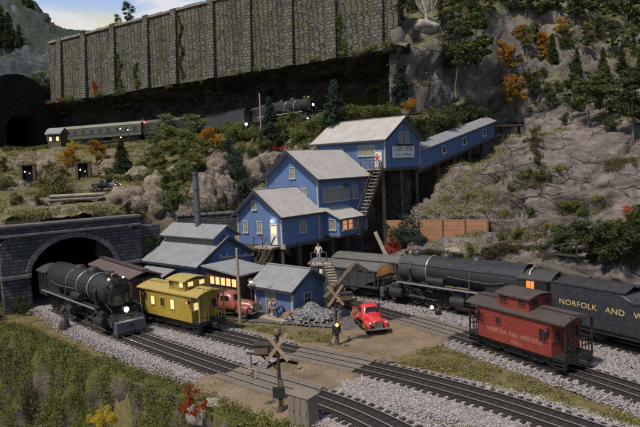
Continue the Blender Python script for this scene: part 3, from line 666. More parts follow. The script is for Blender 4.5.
# ================================================================== masonry structures
m_wall = rubble('coursed_rubble', (.145, .137, .118))
m_pil = masonry('pilaster_stone', (.155, .147, .132), 1.1, .6, .08, .5, .3, (.16, .15, .07), .3, .95, .15)
m_coping = paint('coping_stone', (.22, .20, .18), .3, 1, .9, 0, .08, (.12, .11, .08), .5, .2)
m_port = masonry('tunnel_stone', (.105, .105, .122), .85, .36, .05, .5, .3, (.10, .11, .06), .25, .9, .08)
m_port2 = paint('tunnel_trim_stone', (.115, .115, .125), .35, 1.6, .9, 0, .06, (.12, .13, .06), .5, .2)
m_inner_black = paint('near_black_interior', (.012, .011, .012), .4, 1, .95, 0, .05, None, .3, .1)  # near-black colour for tunnel linings, mine mouths and the gallery end
m_moss = foliage('moss_tuft', (.04, .055, .01), (.17, .18, .045), .1)
WA, WB = PZ(50, 147.5, 32.4), PZ(398, 94.6, 32.4)
wd = (WB-WA); wlen = hypot(wd.x, wd.y); wrz = atan2(wd.y, wd.x)
t = thing('retaining_wall', 'tall coursed stone retaining wall with pilasters high above the upper track', 'retaining wall', WA, wrz)
HT = 14.8; bat = .055
mb = MB(); nn = 60
for i in range(nn):                                                   # front face with a battered, uneven top
    a, b_ = wlen*i/nn, wlen*(i+1)/nn; z0 = HT+.25*noise.noise(Vector((a*.3, 0, 0))); z1 = HT+.25*noise.noise(Vector((b_*.3, 0, 0)))
    mb.add([(a, 0, -.6), (b_, 0, -.6), (b_, z1*bat, z1), (a, z0*bat, z0), (a, 2.6, -.6), (b_, 2.6, -.6), (b_, 2.6, z1), (a, 2.6, z0)], [(0, 1, 2, 3), (3, 2, 6, 7), (5, 4, 7, 6)])
mb.add([(0, 0, -.6), (0, HT*bat, HT), (0, 2.6, HT), (0, 2.6, -.6)], [(0, 1, 2, 3)]); mb.add([(wlen, 0, -.6), (wlen, HT*bat, HT), (wlen, 2.6, HT), (wlen, 2.6, -.6)], [(3, 2, 1, 0)])
mb.build('wall_face', m_wall, t)
def wall_s(px):
    return min((abs(proj(WA+wd.normalized()*k*.1+Vector((0, 0, 6)))[0]-px), k*.1) for k in range(int(wlen*10)))[1]
for px in (60, 84, 113, 146, 174, 211, 248, 289, 332, 378):
    s_ = wall_s(px); mb = MB(); w0, w1, dp = 1.05, .8, .95
    z = HT+random.uniform(.3, .6)
    mb.add([(s_-w0, -dp, -.7), (s_+w0, -dp, -.7), (s_+w0, .3, -.7), (s_-w0, .3, -.7), (s_-w1, z*bat-dp*.6, z), (s_+w1, z*bat-dp*.6, z), (s_+w1, z*bat+.9, z), (s_-w1, z*bat+.9, z)], [(0,3,2,1),(4,5,6,7),(0,1,5,4),(1,2,6,5),(2,3,7,6),(3,0,4,7)])
    mb.build('pilaster', m_pil, t, None, None, .08)
mb = MB(); a = 0
while a < wlen-.5:
    l_ = random.uniform(1.1, 2.2); z = HT+.27+random.uniform(-.08, .12); mb.bx(a, min(wlen, a+l_-.06), HT*bat-.35, 2.2, HT-.3, z); a += l_
mb.build('coping', m_coping, t, None, None, .06)
# ---- double-track tunnel portal
PO = Vector((-29.6, 58.2, 0)); prz = radians(38)
t = thing('tunnel_portal', 'dark cut-stone double-track tunnel portal with the steam locomotive coming out', 'tunnel portal', PO, prz)
ow, sp_z, ar = 8.7, 3.3, 3.75        # opening width, spring height, rise
arch = [(ow/2-ow/2*cos(pi*k/20), sp_z+ar*sin(pi*k/20)) for k in range(21)]
inner = [(0, -.5)]+arch+[(ow, -.5)]
x0, x1, zt = -2.55, ow+2.9, 7.55
def ring(inner, outer, y0, y1, mats, nm):
    mb = MB(); n = len(inner)
    for y, fl in ((y0, 0), (y1, 1)):
        vs = [(x, y, z) for x, z in inner]+[(x, y, z) for x, z in outer]
        mb.add(vs, [((i, i+1, n+i+1, n+i) if fl == 0 else (i+1, i, n+i, n+i+1)) for i in range(n-1)])
    for lst in (inner, outer):
        vs = [(x, y0, z) for x, z in lst]+[(x, y1, z) for x, z in lst]; mb.add(vs, [(i, i+1, n+i+1, n+i) for i in range(n-1)])
    return mb.build(nm, mats, t)
outer = []
for x, z in inner:
    if z <= sp_z: outer.append((x0 if x < ow/2 else x1, z))
    else:
        k = atan2((z-sp_z)/ar, (x-ow/2)/(ow/2)); dx, dz = cos(k), sin(k)
        s1 = (x1-ow/2)/dx if dx > .01 else ((x0-ow/2)/dx if dx < -.01 else 1e9); s2 = (zt-sp_z)/dz if dz > .01 else 1e9; s_ = min(s1, s2)
        outer.append((ow/2+dx*s_, sp_z+dz*s_))
ring(inner, outer, 0, 1.2, m_port, 'stone_face')
vo = [(0-.0, sp_z)]+[(ow/2+(x-ow/2)*1.0, z) for x, z in arch]+[(ow, sp_z)]
mb = MB()                                                             # voussoirs round the arch
for k in range(20):
    a0, a1 = pi*(k+.06)/20, pi*(k+.94)/20
    q = []
    for a_, r in ((a0, 0), (a1, 0), (a1, .5), (a0, .5)): q.append((ow/2-(ow/2-.04+r)*cos(a_), -.14, sp_z+(ar-.04+r)*sin(a_)))
    mb.prism(q, (0, .3, 0))
mb.build('arch_ring', m_port2, t, None, None, .03)
for q in ((x0-.15, -.02), (ow+.02, x1+.15)): MB().bx(*q, -.2, .3, 3.35, 3.7).build('impost_course', m_port2, t, None, None, .04)
MB().bx(x0-.2, x1+.2, -.28, 1.3, 7.55, 7.85).build('string_course', m_port2, t, None, None, .05)
MB().bx(x0, x1, -.02, 1.2, 7.85, 8.5).build('parapet', m_port, t)
MB().bx(x0-.2, x1+.2, -.2, 1.35, 8.5, 8.8).build('coping', m_port2, t, None, None, .06)
mb = MB(); vs = [(x*1.06-.25, 1.2, z*1.03) for x, z in inner]+[(x*1.06-.25-2, 20, z*1.03) for x, z in inner]; n = len(inner)
mb.add(vs, [(i, n+i, n+i+1, i+1) for i in range(n-1)]); mb.add(vs[n:], [tuple(range(n))]); mb.build('tunnel_lining', m_inner_black, t)
mb = MB(); mb.bx(x1-.4, x1+2.6, .5, 6, -.4, 7.4); mb.build('wing_wall', m_port, t)
# ---- stone retaining wall behind the engine house
A_, B_ = P(182, 226, 72.5), P(246, 224, 73.8)
d_ = B_-A_; t = thing('retaining_wall', 'low grey stone wall behind the blue engine house', 'retaining wall', (A_.x, A_.y, A_.z-5), atan2(d_.y, d_.x)); ln = hypot(d_.x, d_.y)
MB().bx(-.5, ln+1, -.4, .8, -1, 6.2).build('wall_face', m_port, t); mb = MB(); a = -.6
while a < ln+1: mb.bx(a, a+.9, -.55, .9, 6.2, 6.5); a += .96
mb.build('coping', m_port2, t, None, None, .05)
# ---- old concrete tunnel mouth at the far end of the ledge
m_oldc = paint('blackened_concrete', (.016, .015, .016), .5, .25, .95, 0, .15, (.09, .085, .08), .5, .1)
q = PZ(9, 140, 13.2); dd = T5.at(8)[1]
t = thing('tunnel_portal', 'blackened concrete tunnel mouth at the far end of the upper ledge', 'tunnel portal', q, atan2(dd.y, dd.x)+pi/2)
ow, sp_z, ar = 9., 12.5, 3.; x0, x1, zt = -6.5, 13.5, 25.5
arch = [(ow/2-ow/2*cos(pi*k/20), sp_z+ar*sin(pi*k/20)) for k in range(21)]; inner = [(0, -.5)]+arch+[(ow, -.5)]; outer = []
for x, z in inner:
    if z <= sp_z: outer.append((x0 if x < ow/2 else x1, z))
    else:
        k = atan2((z-sp_z)/ar, (x-ow/2)/(ow/2)); outer.append((ow/2+(x1-x0)/2*cos(k)*(1 if abs(cos(k)) < .99 else 1)-.5, sp_z+(zt-sp_z)*sin(k)**.8))
outer[1] = (x0, sp_z); outer[-2] = (x1, sp_z)
ring(inner, outer, 0, 34, m_oldc, 'concrete_shell')
mb = MB()
for k in range(20):
    a0, a1 = pi*k/20, pi*(k+1)/20
    mb.prism([(ow/2-(ow/2-.04+r)*cos(a_), -.3, sp_z+(ar-.04+r)*sin(a_)) for a_, r in ((a0, 0), (a1, 0), (a1, 1.), (a0, 1.))], (0, .5, 0))
mb.build('arch_ring', m_oldc, t); MB().bx(-.5, ow+.5, 18, 18.5, -1, 16).build('tunnel_lining', m_inner_black, t)
# ================================================================== blue tipple buildings
m_blue = boards('blue_siding', (.115, .185, .37), 'z', .26, .75, .22, .5)
m_blue_d = boards('faded_blue_siding', (.11, .165, .31), 'v', .3, .75, .2, .4)
m_trimw = paint('pale_trim', (.40, .385, .355), .15, 3, .7, 0, .02, (.25, .22, .18), .4)
m_trimb = paint('blue_trim', (.06, .10, .21), .2, 3, .7, 0, .02)
m_roof = paint('grey_roofing', (.37, .345, .335), .14, .7, .9, 0, .03, (.15, .135, .125), .5, .15)
m_roofd = paint('blue_grey_roofing', (.215, .22, .235), .15, .8, .85, 0, .03, (.10, .095, .09), .5, .2)
m_eave = paint('dark_eave_board', (.03, .035, .05), .3, 3, .8)
m_pane = paint('dusty_pane', (.22, .205, .175), .35, 4, .35, 0, 0, (.12, .11, .1), .5, .5)
m_pane_d = paint('dark_pane', (.03, .03, .035), .3, 4, .2, 0, 0)
m_pane_lit = glow('lit_pane', (1., .62, .30), .6)
m_pane_dim = glow('dimly_lit_pane', (1., .42, .16), .32)
m_pane_work = glow('workshop_lit_pane', (1., .45, .2), .75)
m_timber = paint('weathered_timber', (.085, .068, .055), .4, 2, .9, 0, .04, (.2, .17, .14), .4, .15)
m_timber_l = paint('bleached_timber', (.30, .26, .215), .3, 2, .9, 0, .04, (.12, .1, .08), .5, .15)
m_tread = paint('stair_tread_board', (.36, .31, .25), .3, 3, .9, 0, .03, (.15, .12, .1), .4, .15)
m_white = paint('off_white_paint', (.70, .68, .64), .1, 3, .6, 0, .01, (.4, .37, .33), .3)
m_black = paint('sign_black', (.012, .012, .014), .2, 3, .6, 0, 0)
ALPHA = radians(50); A2, B2_ = ALPHA, ALPHA+pi/2
av = Vector((cos(ALPHA), sin(ALPHA), 0)); bv = Vector((-sin(ALPHA), cos(ALPHA), 0))
def house(name, label, cat, corner, axis, Lx, Wy, hw, rise, over=.55, windows=(), doors=(), wallm=None, roofm=None, floor=True, trim=True, thick=.16, group=None):
    """gabled building; local x runs along the ridge, the near lower corner (corner) is given in world space for face pair named by axis"""
    t = thing(name, label, cat, corner, axis, group); hx, hy = Lx/2, Wy/2; wallm = wallm or m_blue; roofm = roofm or m_roof
    mb = MB(); g = [(-hy, 0), (hy, 0), (hy, hw), (0, hw+rise), (-hy, hw)]
    mb.prism([(-hx, y, z) for y, z in g], (Lx, 0, 0)); mb.build('wall', wallm, t)
    k = rise/hy; s_ = sqrt(1+k*k)
    for sg in (-1, 1):                                                # two roof slabs, the ridge joint closed by a cap
        y1 = sg*(hy+over); z1 = hw-over*k; mb = MB()
        nrm = Vector((0, sg*k, 1)).normalized()*thick
        q = [Vector((-hx-over, 0, hw+rise+.02)), Vector((-hx-over, y1, z1+.02))]; q += [q[1]+nrm, q[0]+nrm]
        mb.prism(q, (Lx+2*over, 0, 0)); mb.build('roof', roofm, t)
        mb = MB()
        for x in (-hx-over-.03, hx+over+.03): mb.bar((x, 0, hw+rise-.02), (x, y1, z1-.02), .1, .3)
        mb.bar((-hx-over, y1, z1-.03), (hx+over, y1, z1-.03), .08, .16)
        mb.build('eave_board', m_eave, t)
    MB().bar((-hx-over, 0, hw+rise+thick+.05), (hx+over, 0, hw+rise+thick+.05), .3, .06).build('ridge_cap', roofm, t)
    if trim:
        for x in (-hx, hx):
            for y in (-hy, hy): MB().bx(x-.09, x+.09, y-.09, y+.09, .02, hw-.1).build('corner_board', m_trimw if trim == 1 else m_trimb, t)
    for wdw in windows: window(t, hx, hy, *wdw)
    return t
def face_M(hx, hy, f, u, z):              # frame: local x along the wall, local y out of it
    if f == 'g0': return Matrix.Translation((-hx, u, z)) @ Matrix.Rotation(-pi/2, 4, 'Z')
    if f == 'g1': return Matrix.Translation((hx, u, z)) @ Matrix.Rotation(pi/2, 4, 'Z')
    if f == 's0': return Matrix.Translation((u, -hy, z))
    return Matrix.Translation((u, hy, z)) @ Matrix.Rotation(pi, 4, 'Z')
def window(t, hx, hy, f, u, z, w_, h_, pane=None, frame=None, nx=2, ny=2, awning=False):
    M = face_M(hx, hy, f, u, z); pane = pane or m_pane; frame = frame or m_trimw
    mb = MB(); o = .1
    mb.bx(-w_/2-o, -w_/2, -.09, .03, 0-o, h_+o, 0, M); mb.bx(w_/2, w_/2+o, -.09, .03, -o, h_+o, 0, M)
    mb.bx(-w_/2, w_/2, -.09, .03, h_, h_+o, 0, M); mb.bx(-w_/2-.16, w_/2+.16, -.15, .03, -o-.06, 0, 0, M)
    for i in range(1, nx): x = -w_/2+w_*i/nx; mb.bx(x-.025, x+.025, -.06, -.005, 0, h_, 0, M)
    for j in range(1, ny): y = h_*j/ny; mb.bx(-w_/2, w_/2, -.065, -.004, y-.03, y+.03, 0, M)
    wn = mb.build('window', frame, t); MB().bx(-w_/2, w_/2, -.03, .02, 0, h_, 0, M).build('pane', pane, wn)
    if awning: MB().add([M @ Vector(q) for q in ((-w_/2-.1, 0, h_+.35), (w_/2+.1, 0, h_+.35), (w_/2+.1, -.5, h_), (-w_/2-.1, -.5, h_), (-w_/2-.1, 0, h_+.28), (w_/2+.1, 0, h_+.28), (w_/2+.1, -.5, h_-.06), (-w_/2-.1, -.5, h_-.06))], [(0,1,2,3),(7,6,5,4),(3,2,6,7),(0,3,7,4),(1,0,4,5),(2,1,5,6)]).build('awning', m_trimb, wn)
    return wn
def door(t, hx, hy, f, u, z, w_, h_, mat, lit=False, frame=None):
    M = face_M(hx, hy, f, u, z); mb = MB()
    mb.bx(-w_/2, w_/2, -.05, .02, 0, h_, 0, M); d = mb.build('door', mat, t)
    mb = MB(); mb.bx(-w_/2-.12, -w_/2, -.09, .03, 0, h_, 0, M); mb.bx(w_/2, w_/2+.12, -.09, .03, 0, h_, 0, M); mb.bx(-w_/2-.12, w_/2+.12, -.1, .03, h_, h_+.13, 0, M); mb.build('frame', frame or m_trimw, d)
    MB().ball(M @ Vector((w_*.36, -.1, h_*.45)), .05).build('handle', m_eave, d)
    for i in range(2): MB().bx(-w_/2+.12, w_/2-.12, -.062, -.03, h_*(.12+.45*i), h_*(.42+.45*i), 0, M).build('panel', m_pane_lit if lit and i else mat, d)
    return d
# lower house: ridge along A, front gable faces the camera's left
c1 = Vector((-4.3, 63.5, 4.75)); L1, W1 = 6.4, 7.0
ctr = c1+av*L1/2+bv*W1/2
h1 = house('tipple_house', 'lowest blue gabled tipple house on stilts with a lamp over its door', 'mine building', ctr, A2, L1, W1, 3.55, 2.55, .6,
           [('g0', -.1, 1.35, .62, 1.25), ('g0', 2.2, 1.35, .62, 1.25), ('g0', .6, 4.0, .6, .95), ('s0', .3, 1.2, 1.0, 1.2, m_pane)])
door(h1, L1/2, W1/2, 'g0', -2.35, .1, .95, 2.2, m_white, True)
MB().ball((-L1/2-.35, -2.35, 2.75), .13).build('door_lamp', glow('door_lamp_bulb', (1, .93, .8), 20), h1)
MB().bx(-L1/2-.1, L1/2+.1, -W1/2-.1, W1/2+.1, -.35, 0).build('floor_frame', m_timber, h1)
# middle house
c2 = c1+av*(L1+.05); L2, W2 = 9.6, 8.5
ctr2 = c2+av*L2/2+bv*W2/2
h2 = house('tipple_house', 'middle blue two-storey tipple house with a row of windows under the eave', 'mine building', ctr2, A2, L2, W2, 7.45, 3.1, .7,
           [('g0', -2.1, 4.6, .75, 1.35), ('g0', 1.2, 4.6, .75, 1.35), ('g0', -.35, 7.3, .8, 1.2)]+[('s0', u, 4.35, .95, 1.6, m_pane, None, 2, 2, k == 3) for k, u in enumerate((-3.3, -2.0, -.7, .7, 2.6))])
MB().bx(-L2/2-.02, L2/2+.1, -W2/2-.1, W2/2+.1, -.35, 0).build('floor_frame', m_timber, h2)
# lean-to bay on the middle house
cb = c2+av*1.0+Vector((0, 0, .35)); bl, bo, bh, br_ = 4.1, 2.3, 2.1, 1.05
t = thing('tipple_bay', 'small blue lean-to bay with orange lit windows on the middle house', 'mine building', cb+av*bl/2-bv*bo/2, A2)
MB().prism([(-bl/2, -bo/2, 0), (-bl/2, bo/2-.02, 0), (-bl/2, bo/2-.02, bh+br_), (-bl/2, -bo/2, bh)], (bl, 0, 0)).build('wall', m_blue, t)
k = br_/bo; mb = MB(); mb.prism([(-bl/2-.4, bo/2-.02, bh+br_+.03), (-bl/2-.4, -bo/2-.5, bh-.5*k+.03), (-bl/2-.4, -bo/2-.5, bh-.5*k+.17), (-bl/2-.4, bo/2-.02, bh+br_+.17)], (bl+.8, 0, 0)); mb.build('roof', m_roof, t)
MB().bar((-bl/2-.4, -bo/2-.52, bh-.5*k+.03), (bl/2+.4, -bo/2-.52, bh-.5*k+.03), .06, .2).build('eave_board', m_eave, t)
window(t, bl/2, bo/2, 'g0', -.1, .7, .85, 1.15, m_pane, None, 1, 1)
for u in (-1.1, 0.0, 1.1): window(t, bl/2, bo/2, 's0', u, .65, .8, 1.15, m_pane_dim if u < 1 else m_pane, None, 1, 2)
MB().bx(-bl/2-.03, bl/2+.03, -bo/2-.03, bo/2-.1, -.2, 0).build('floor_frame', m_timber, t)
# upper house: ridge along B, sign gable faces right
c3 = Vector((8.8, 76.1, 12.75)); L3, W3 = 11.6, 8.9
ctr3 = c3+bv*L3/2+av*W3/2
h3 = house('tipple_house', 'upper blue tipple house carrying the white company sign on its gable', 'mine building', ctr3, B2_, L3, W3, 3.95, 2.75, .65,
           [('g0', .55, 3.2, .8, 1.5), ('g0', -1.1, 3.2, .8, 1.5, None, None, 2, 2), ('s1', -2.9, 1.75, 2.6, 1.25, m_pane, None, 4, 1), ('s1', 2.3, 1.5, 2.6, 1.25, m_pane, None, 4, 1)])
door(h3, L3/2, W3/2, 's1', -4.75, .1, 1.0, 2.1, m_white)
for wn in [o for o in h3.children if o.name.startswith('window')][:2]: pass
MB().bx(-L3/2-.1, L3/2+.1, -W3/2-.1, W3/2+.1, -.4, 0).build('floor_frame', m_timber, h3)
# sign
sg = thing('company_sign', 'white sign board lettered with the coal company name on the upper house', 'sign', ctr3+(Matrix.Rotation(B2_, 3, 'Z') @ Vector((-L3/2-.13, .1, 2.05))), B2_-pi/2)
MB().bx(-2.75, 2.75, -.07, .07, -.82, .82).build('board', paint('sign_white', (.74, .74, .78), .06, 3, .6, 0, 0, (.5, .48, .45), .3), sg)
text('CABIN CREEK', .8, m_black, sg, (0, -.075, .34), (pi/2, 0, 0), squash=.96)
text('COAL COMPANY', .56, m_black, sg, (0, -.075, -.40), (pi/2, 0, 0), squash=1.0)
mb = MB(); mb.bx(-2.75, 2.75, -.09, -.06, .72, .82); mb.bx(-2.75, 2.75, -.09, -.06, -.82, -.72); mb.build('border', m_trimw, sg)
for u in (-1.2, 1.0): # pair of awnings over the sign
    tgt = thing('sign_lamp_hood', 'small dark hood above the company sign, ' + ('under the left window' if u > 0 else 'under the right window'), 'lamp hood', ctr3+(Matrix.Rotation(B2_, 3, 'Z') @ Vector((-L3/2-.02, u, 3.02))), B2_-pi/2)
    MB().prism([(-.65, 0, 0), (-.65, -.5, -.1), (-.65, -.55, 0), (-.65, 0, .16)], (1.3, 0, 0)).build('hood', m_eave, tgt); MB().cyl((0, -.3, -.05), (0, -.3, -.13), .08).build('socket', m_eave, tgt)
# conveyor gallery climbing to the right
gs = c3+av*9.0+bv*1.65+Vector((0, 0, -.55)); ge = gs+av*26.5+Vector((0, 0, 5.0)); gw = 3.0; gh = 2.75
ang = atan2(5.0, 26.5); glen = hypot(26.5, 5.0)
t = thing('conveyor_gallery', 'long sloping blue conveyor gallery with square windows running up to the cliff', 'conveyor', gs, A2, None, 0); t.rotation_euler = (0, -ang, A2)
MB().bx(0, glen, -gw/2, gw/2, 0, gh).build('wall', m_blue, t)
mb = MB(); mb.prism([(-.2, -gw/2-.45, gh-.16), (-.2, 0, gh+.75), (-.2, gw/2+.45, gh-.16), (-.2, gw/2+.45, gh-.02), (-.2, 0, gh+.9), (-.2, -gw/2-.45, gh-.02)], (glen+.6, 0, 0)); mb.build('roof', m_roofd, t)
for q in (glen-.01, 0.): MB().prism([(q, -gw/2, gh), (q, gw/2, gh), (q, 0, gh+.7)], (.05, 0, 0)).build('gable', m_blue, t)
for u in (-5.6, 1.4, 9.2): window(t, 0, gw/2, 's0', glen/2+u, .95, .95, .95, m_pane_d, m_white, 1, 1)
MB().bx(glen-.02, glen+.06, -.9, .9, .1, 2.3).build('opening', m_inner_black, t)  # flat black panel, the shade of the open end painted on
mb = MB()
for k in (0, 1): mb.bx(-.4, glen+3.2, -gw/2+.1+k*(gw-.5), -gw/2+.4+k*(gw-.5), -.42, -.02)
mb.build('stringer', m_timber, t)
for s_ in (6, 11.5, 17, 22.5, 27.5):                                  # timber bents
    p = gs+av*s_*cos(ang)+Vector((0, 0, s_*sin(ang)-.45)); tb = thing('timber_bent', 'dark timber trestle bent under the blue conveyor gallery', 'trestle bent', (p.x, p.y, p.z), A2, 'bents under the conveyor gallery')
    for yy in (-1.2, 1.2): MB().bar((0, yy, 0), (0, yy*1.5, -5.5), .3, .3, 0, (1, 0, 0)).build('post', m_timber, tb)
    MB().bx(-.16, .16, -1.6, 1.6, -.32, 0).build('cap_beam', m_timber, tb); MB().bar((.2, -1.4, -.6), (.2, 1.6, -4.6), .1, .22, 0, (1, 0, 0)).build('brace', m_timber, tb)
# trestle posts below the houses
def post(a, b_, label, mat=None, w_=.34, group='posts under the tipple houses'):
    o = thing('timber_post', label, 'post', b_, 0, group); rel = Vector(a)-Vector(b_)
    MB().bar(rel, (0, 0, 0), w_, w_, 0, (1, 0, 0)).build('post_shaft', mat or m_timber, o); MB().box((0, 0, .12), (w_*1.6, w_*1.6, .24)).build('footing', m_port2, o)
for i, s_ in enumerate((.3, 3.2, 6.2, 9.3, 12.4, 15.4)):
    for j, u in enumerate((.3, 3.4, 6.6)):
        q = c1+av*s_+bv*u; post((q.x, q.y, 4.4), (q.x, q.y, 0), 'dark timber post holding up the lower tipple houses')
for s_, u in ((0, .4), (0, 4), (0, 8), (4.5, .4), (8.6, .4), (8.6, 5)):
    q = c3+av*s_+bv*u; post((q.x, q.y, 12.4), (q.x, q.y, 0 if s_ < 3 else 2), 'dark timber post holding up the upper tipple house', None, .4, 'posts under the upper house')
post(P(283, 247, 62.6), G(291, 268, 0)+Vector((0, 6.8, 0)), 'pale slanting timber chute leg in front of the lowest tipple house', m_timber_l, .5, None)
post(P(375, 232, 69.5), P(386, 256, 69), 'pale slanting timber prop beside the stair foot', m_timber_l, .42, None)
# stairs
def stair(label, top, bot, w_=1.1, n=14, rail=True, across=None):
    top, bot = Vector(top), Vector(bot); t = thing('stair', label, 'stair', bot); d = top-bot
    if across is None: across = Vector((-d.y, d.x, 0)).normalized()
    for sg in (-1, 1):
        o = across*sg*w_/2; MB().bar(o, d+o, .1, .3).build('stringer', m_timber, t)
    for i in range(n):
        k = (i+.6)/n; c = d*k; f = Vector((d.x, d.y, 0)).normalized()
        mb = MB(); mb.bar(c-across*w_/2, c+across*w_/2, .34, .08); mb.build('tread', m_tread, t)
    if rail:
        for sg in (-1, 1):
            mb = MB(); o = across*sg*w_/2; hgt = Vector((0, 0, 1.05))
            mb.bar(o+hgt, d+o+hgt, .08, .08)
            for i in range(0, n, 3): k = (i+.3)/n; mb.bar(o+d*k, o+d*k+hgt, .07, .07)
            mb.build('handrail', m_timber, t)
    return t
q3 = c3-av*.9+bv*.6
stair('steep wooden stair from the upper house down past the middle house', q3+Vector((.1, -.6, .05)), P(355.5, 236, 70.6), 1.15, 19)
stair('wooden stair from the lowest house door down to the yard', c1-av*.75+bv*1.0, G(246.5, 292, 0)+Vector((.2, 3.6, .1)), 1.2, 15)
t = thing('porch_deck', 'small railed deck at the door of the upper house', 'porch', c3-av*.8+bv*1.4, A2)
MB().bx(-.8, .78, -1.5, 1.5, -.22, -.02).build('deck', m_timber_l, t); mb = MB()
for y in (-1.5, 0, 1.5): mb.bx(-.8, -.72, y-.05, y+.05, 0, 1.05)
mb.bx(-.8, -.72, -1.5, 1.5, 1.0, 1.1); mb.bx(-.8, -.72, -1.5, 1.5, .5, .56); mb.build('railing', m_timber, t)
t = thing('porch_deck', 'small railed deck at the lamplit door of the lowest house', 'porch', c1-av*.7+bv*1.5, A2)
MB().bx(-.7, .68, -1.2, 1.6, -.22, -.02).build('deck', m_timber_l, t); mb = MB()
for y in (.2, 1.6): mb.bx(-.7, -.62, y-.05, y+.05, 0, 1.0)
mb.bx(-.7, -.62, .2, 1.6, .95, 1.05); mb.build('railing', m_timber, t)
# ---- engine house with clerestory, ridge along B
ec = Vector((-12.9, 59.6, 0)); LE, WE = 8.9, 7.9; ce = ec+bv*LE/2+av*WE/2
he = house('engine_house', 'low blue engine house with a grey roof and raised clerestory', 'mine building', ce, B2_, LE, WE, 3.75, 2.35, .55, [('s1', -2.5, 1.0, .9, 1.2), ('s1', 1.5, 1.0, .9, 1.2), ('g0', 1.5, 1.3, 1.0, 1.3, m_pane_d)], (), m_blue, m_roofd, True, 2)
mo = MB(); hx = LE/2; mo.prism([(-hx+.2, y, z) for y, z in ((-1.5, 5.0), (1.5, 5.0), (1.5, 6.35), (0, 7.3), (-1.5, 6.35))], (LE-.4, 0, 0)); mo.build('clerestory', m_blue, he)
for sg in (-1, 1):
    mb = MB(); mb.prism([(-hx-.4, 0, 7.33), (-hx-.4, sg*2.0, 6.08), (-hx-.4, sg*2.05, 6.2), (-hx-.4, 0, 7.47)], (LE+.8, 0, 0)); mb.build('clerestory_roof', m_roofd, he)
    mb = MB(); mb.bx(-hx+.3, hx-.3, sg*1.5-.04, sg*1.5+.04, 5.25, 5.95); mb.build('clerestory_window', m_pane, he)
mb = MB(); mb.prism([(-hx+3.4, WE/2+.02, 3.0), (-hx+3.4, WE/2+2.6, 2.1), (-hx+3.4, WE/2+2.6, 2.25), (-hx+3.4, WE/2+.02, 3.15)], (LE-3.6, 0, 0)); mb.build('porch_roof', m_roofd, he)
MB().bx(-hx+3.7, hx-.4, WE/2+.02, WE/2+2.3, 0, 2.2).build('porch_wall', boards('dark_shed_wood', (.055, .045, .042), 'v', .3), he)
# brown shop with lit windows beside it
t = thing('workshop', 'dark brown workshop with a row of orange lit panes behind the maroon truck', 'mine building', Vector((-9.0, 57.6, -.4)), A2)
MB().bx(-1.9, 1.9, -3.1, 1.9, 0, 3.9).build('wall', boards('brown_boards', (.075, .045, .032), 'v', .28), t)
mb = MB(); mb.prism([(-2.3, -3.5, 3.75), (-2.3, 2.1, 4.3), (-2.3, 2.1, 4.45), (-2.3, -3.5, 3.9)], (4.6, 0, 0)); mb.build('roof', m_roofd, t)
for k in range(5): wn = MB().bx(-2.0, -1.88, -2.75+k*.8, -2.05+k*.8, 2.6, 3.45).build('window', m_timber, t); MB().bx(-2.03, -1.9, -2.68+k*.8, -2.12+k*.8, 2.67, 3.38).build('pane', m_pane_work, wn)
MB().bx(-1.97, -1.85, 1.0, 1.75, 0, 2.0).build('door', m_timber, t); MB().bx(-1.0, .9, -3.16, -3.05, 0, 2.3).build('sliding_door', m_timber, t)
# tall stack
q = P(198.3, 226, 65.5); t = thing('smokestack', 'tall slender dark grey stack behind the engine house', 'smokestack', (q.x, q.y, 0)); zt = P(196.5, 172, 65.5).z
m_stack = paint('stack_iron', (.105, .115, .13), .3, 1, .6, .3, .02, (.06, .04, .03), .5)
MB().cyl((0, 0, 0), (0, 0, zt), .37, .33, 16).build('shaft', m_stack, t)
for z in (3, 6, 9, 11.5, zt-.1): MB().cyl((0, 0, z-.12), (0, 0, z+.12), .41, .40, 16).build('band', m_stack, t)
# ---- little blue hut by the coal heap, ridge along B
hc_ = Vector((-2.75, 50.4, 0)); LH, WH = 4.8, 4.2; AH = radians(48); ah = Vector((cos(AH), sin(AH), 0)); bh_ = Vector((-sin(AH), cos(AH), 0))
hh = house('hut', 'little blue hut with a grey roof beside the coal heap', 'hut', hc_+bh_*LH/2+ah*WH/2, AH+pi/2, LH, WH, 2.75, 1.3, .5, [('g0', .2, 1.1, .8, .9, m_pane_d)], (), m_blue_d, m_roofd)
door(hh, LH/2, WH/2, 's1', 0.35, .1, 1.1, 2.0, m_pane, False)
MB().bx(-LH/2-.2, LH/2+.2, WH/2+.02, WH/2+1.5, -.1, .14).build('platform', m_timber_l, hh)
# ---- tan board fence on the cliff terrace
FA, FB = P(386, 242, 71.7), P(488, 241.5, 70.2); d_ = FB-FA; fl = hypot(d_.x, d_.y)
t = thing('board_fence', 'tan board fence in long panels at the foot of the cliff', 'fence', (FA.x, FA.y, FA.z-.3), atan2(d_.y, d_.x)); t.rotation_euler.y = -atan2(d_.z, fl)
m_fence = boards('tan_fence_board', (.38, .20, .11), 'z', .55, .8, .22, .35); px_ = [fl*k for k in (0, .30, .47, .665, .835, 1)] ; px_ = [0, fl*.165, fl*.325, fl*.56, fl*.78, fl]
for a, b_ in zip(px_[:-1], px_[1:]): MB().bx(a+.06, b_-.06, -.06, .06, .15, 3.0).build('panel', m_fence, t)
for a in px_: MB().bx(a-.09, a+.09, -.12, .12, -.6, 3.08).build('post', paint('fence_post', (.11, .06, .035), .3), t)
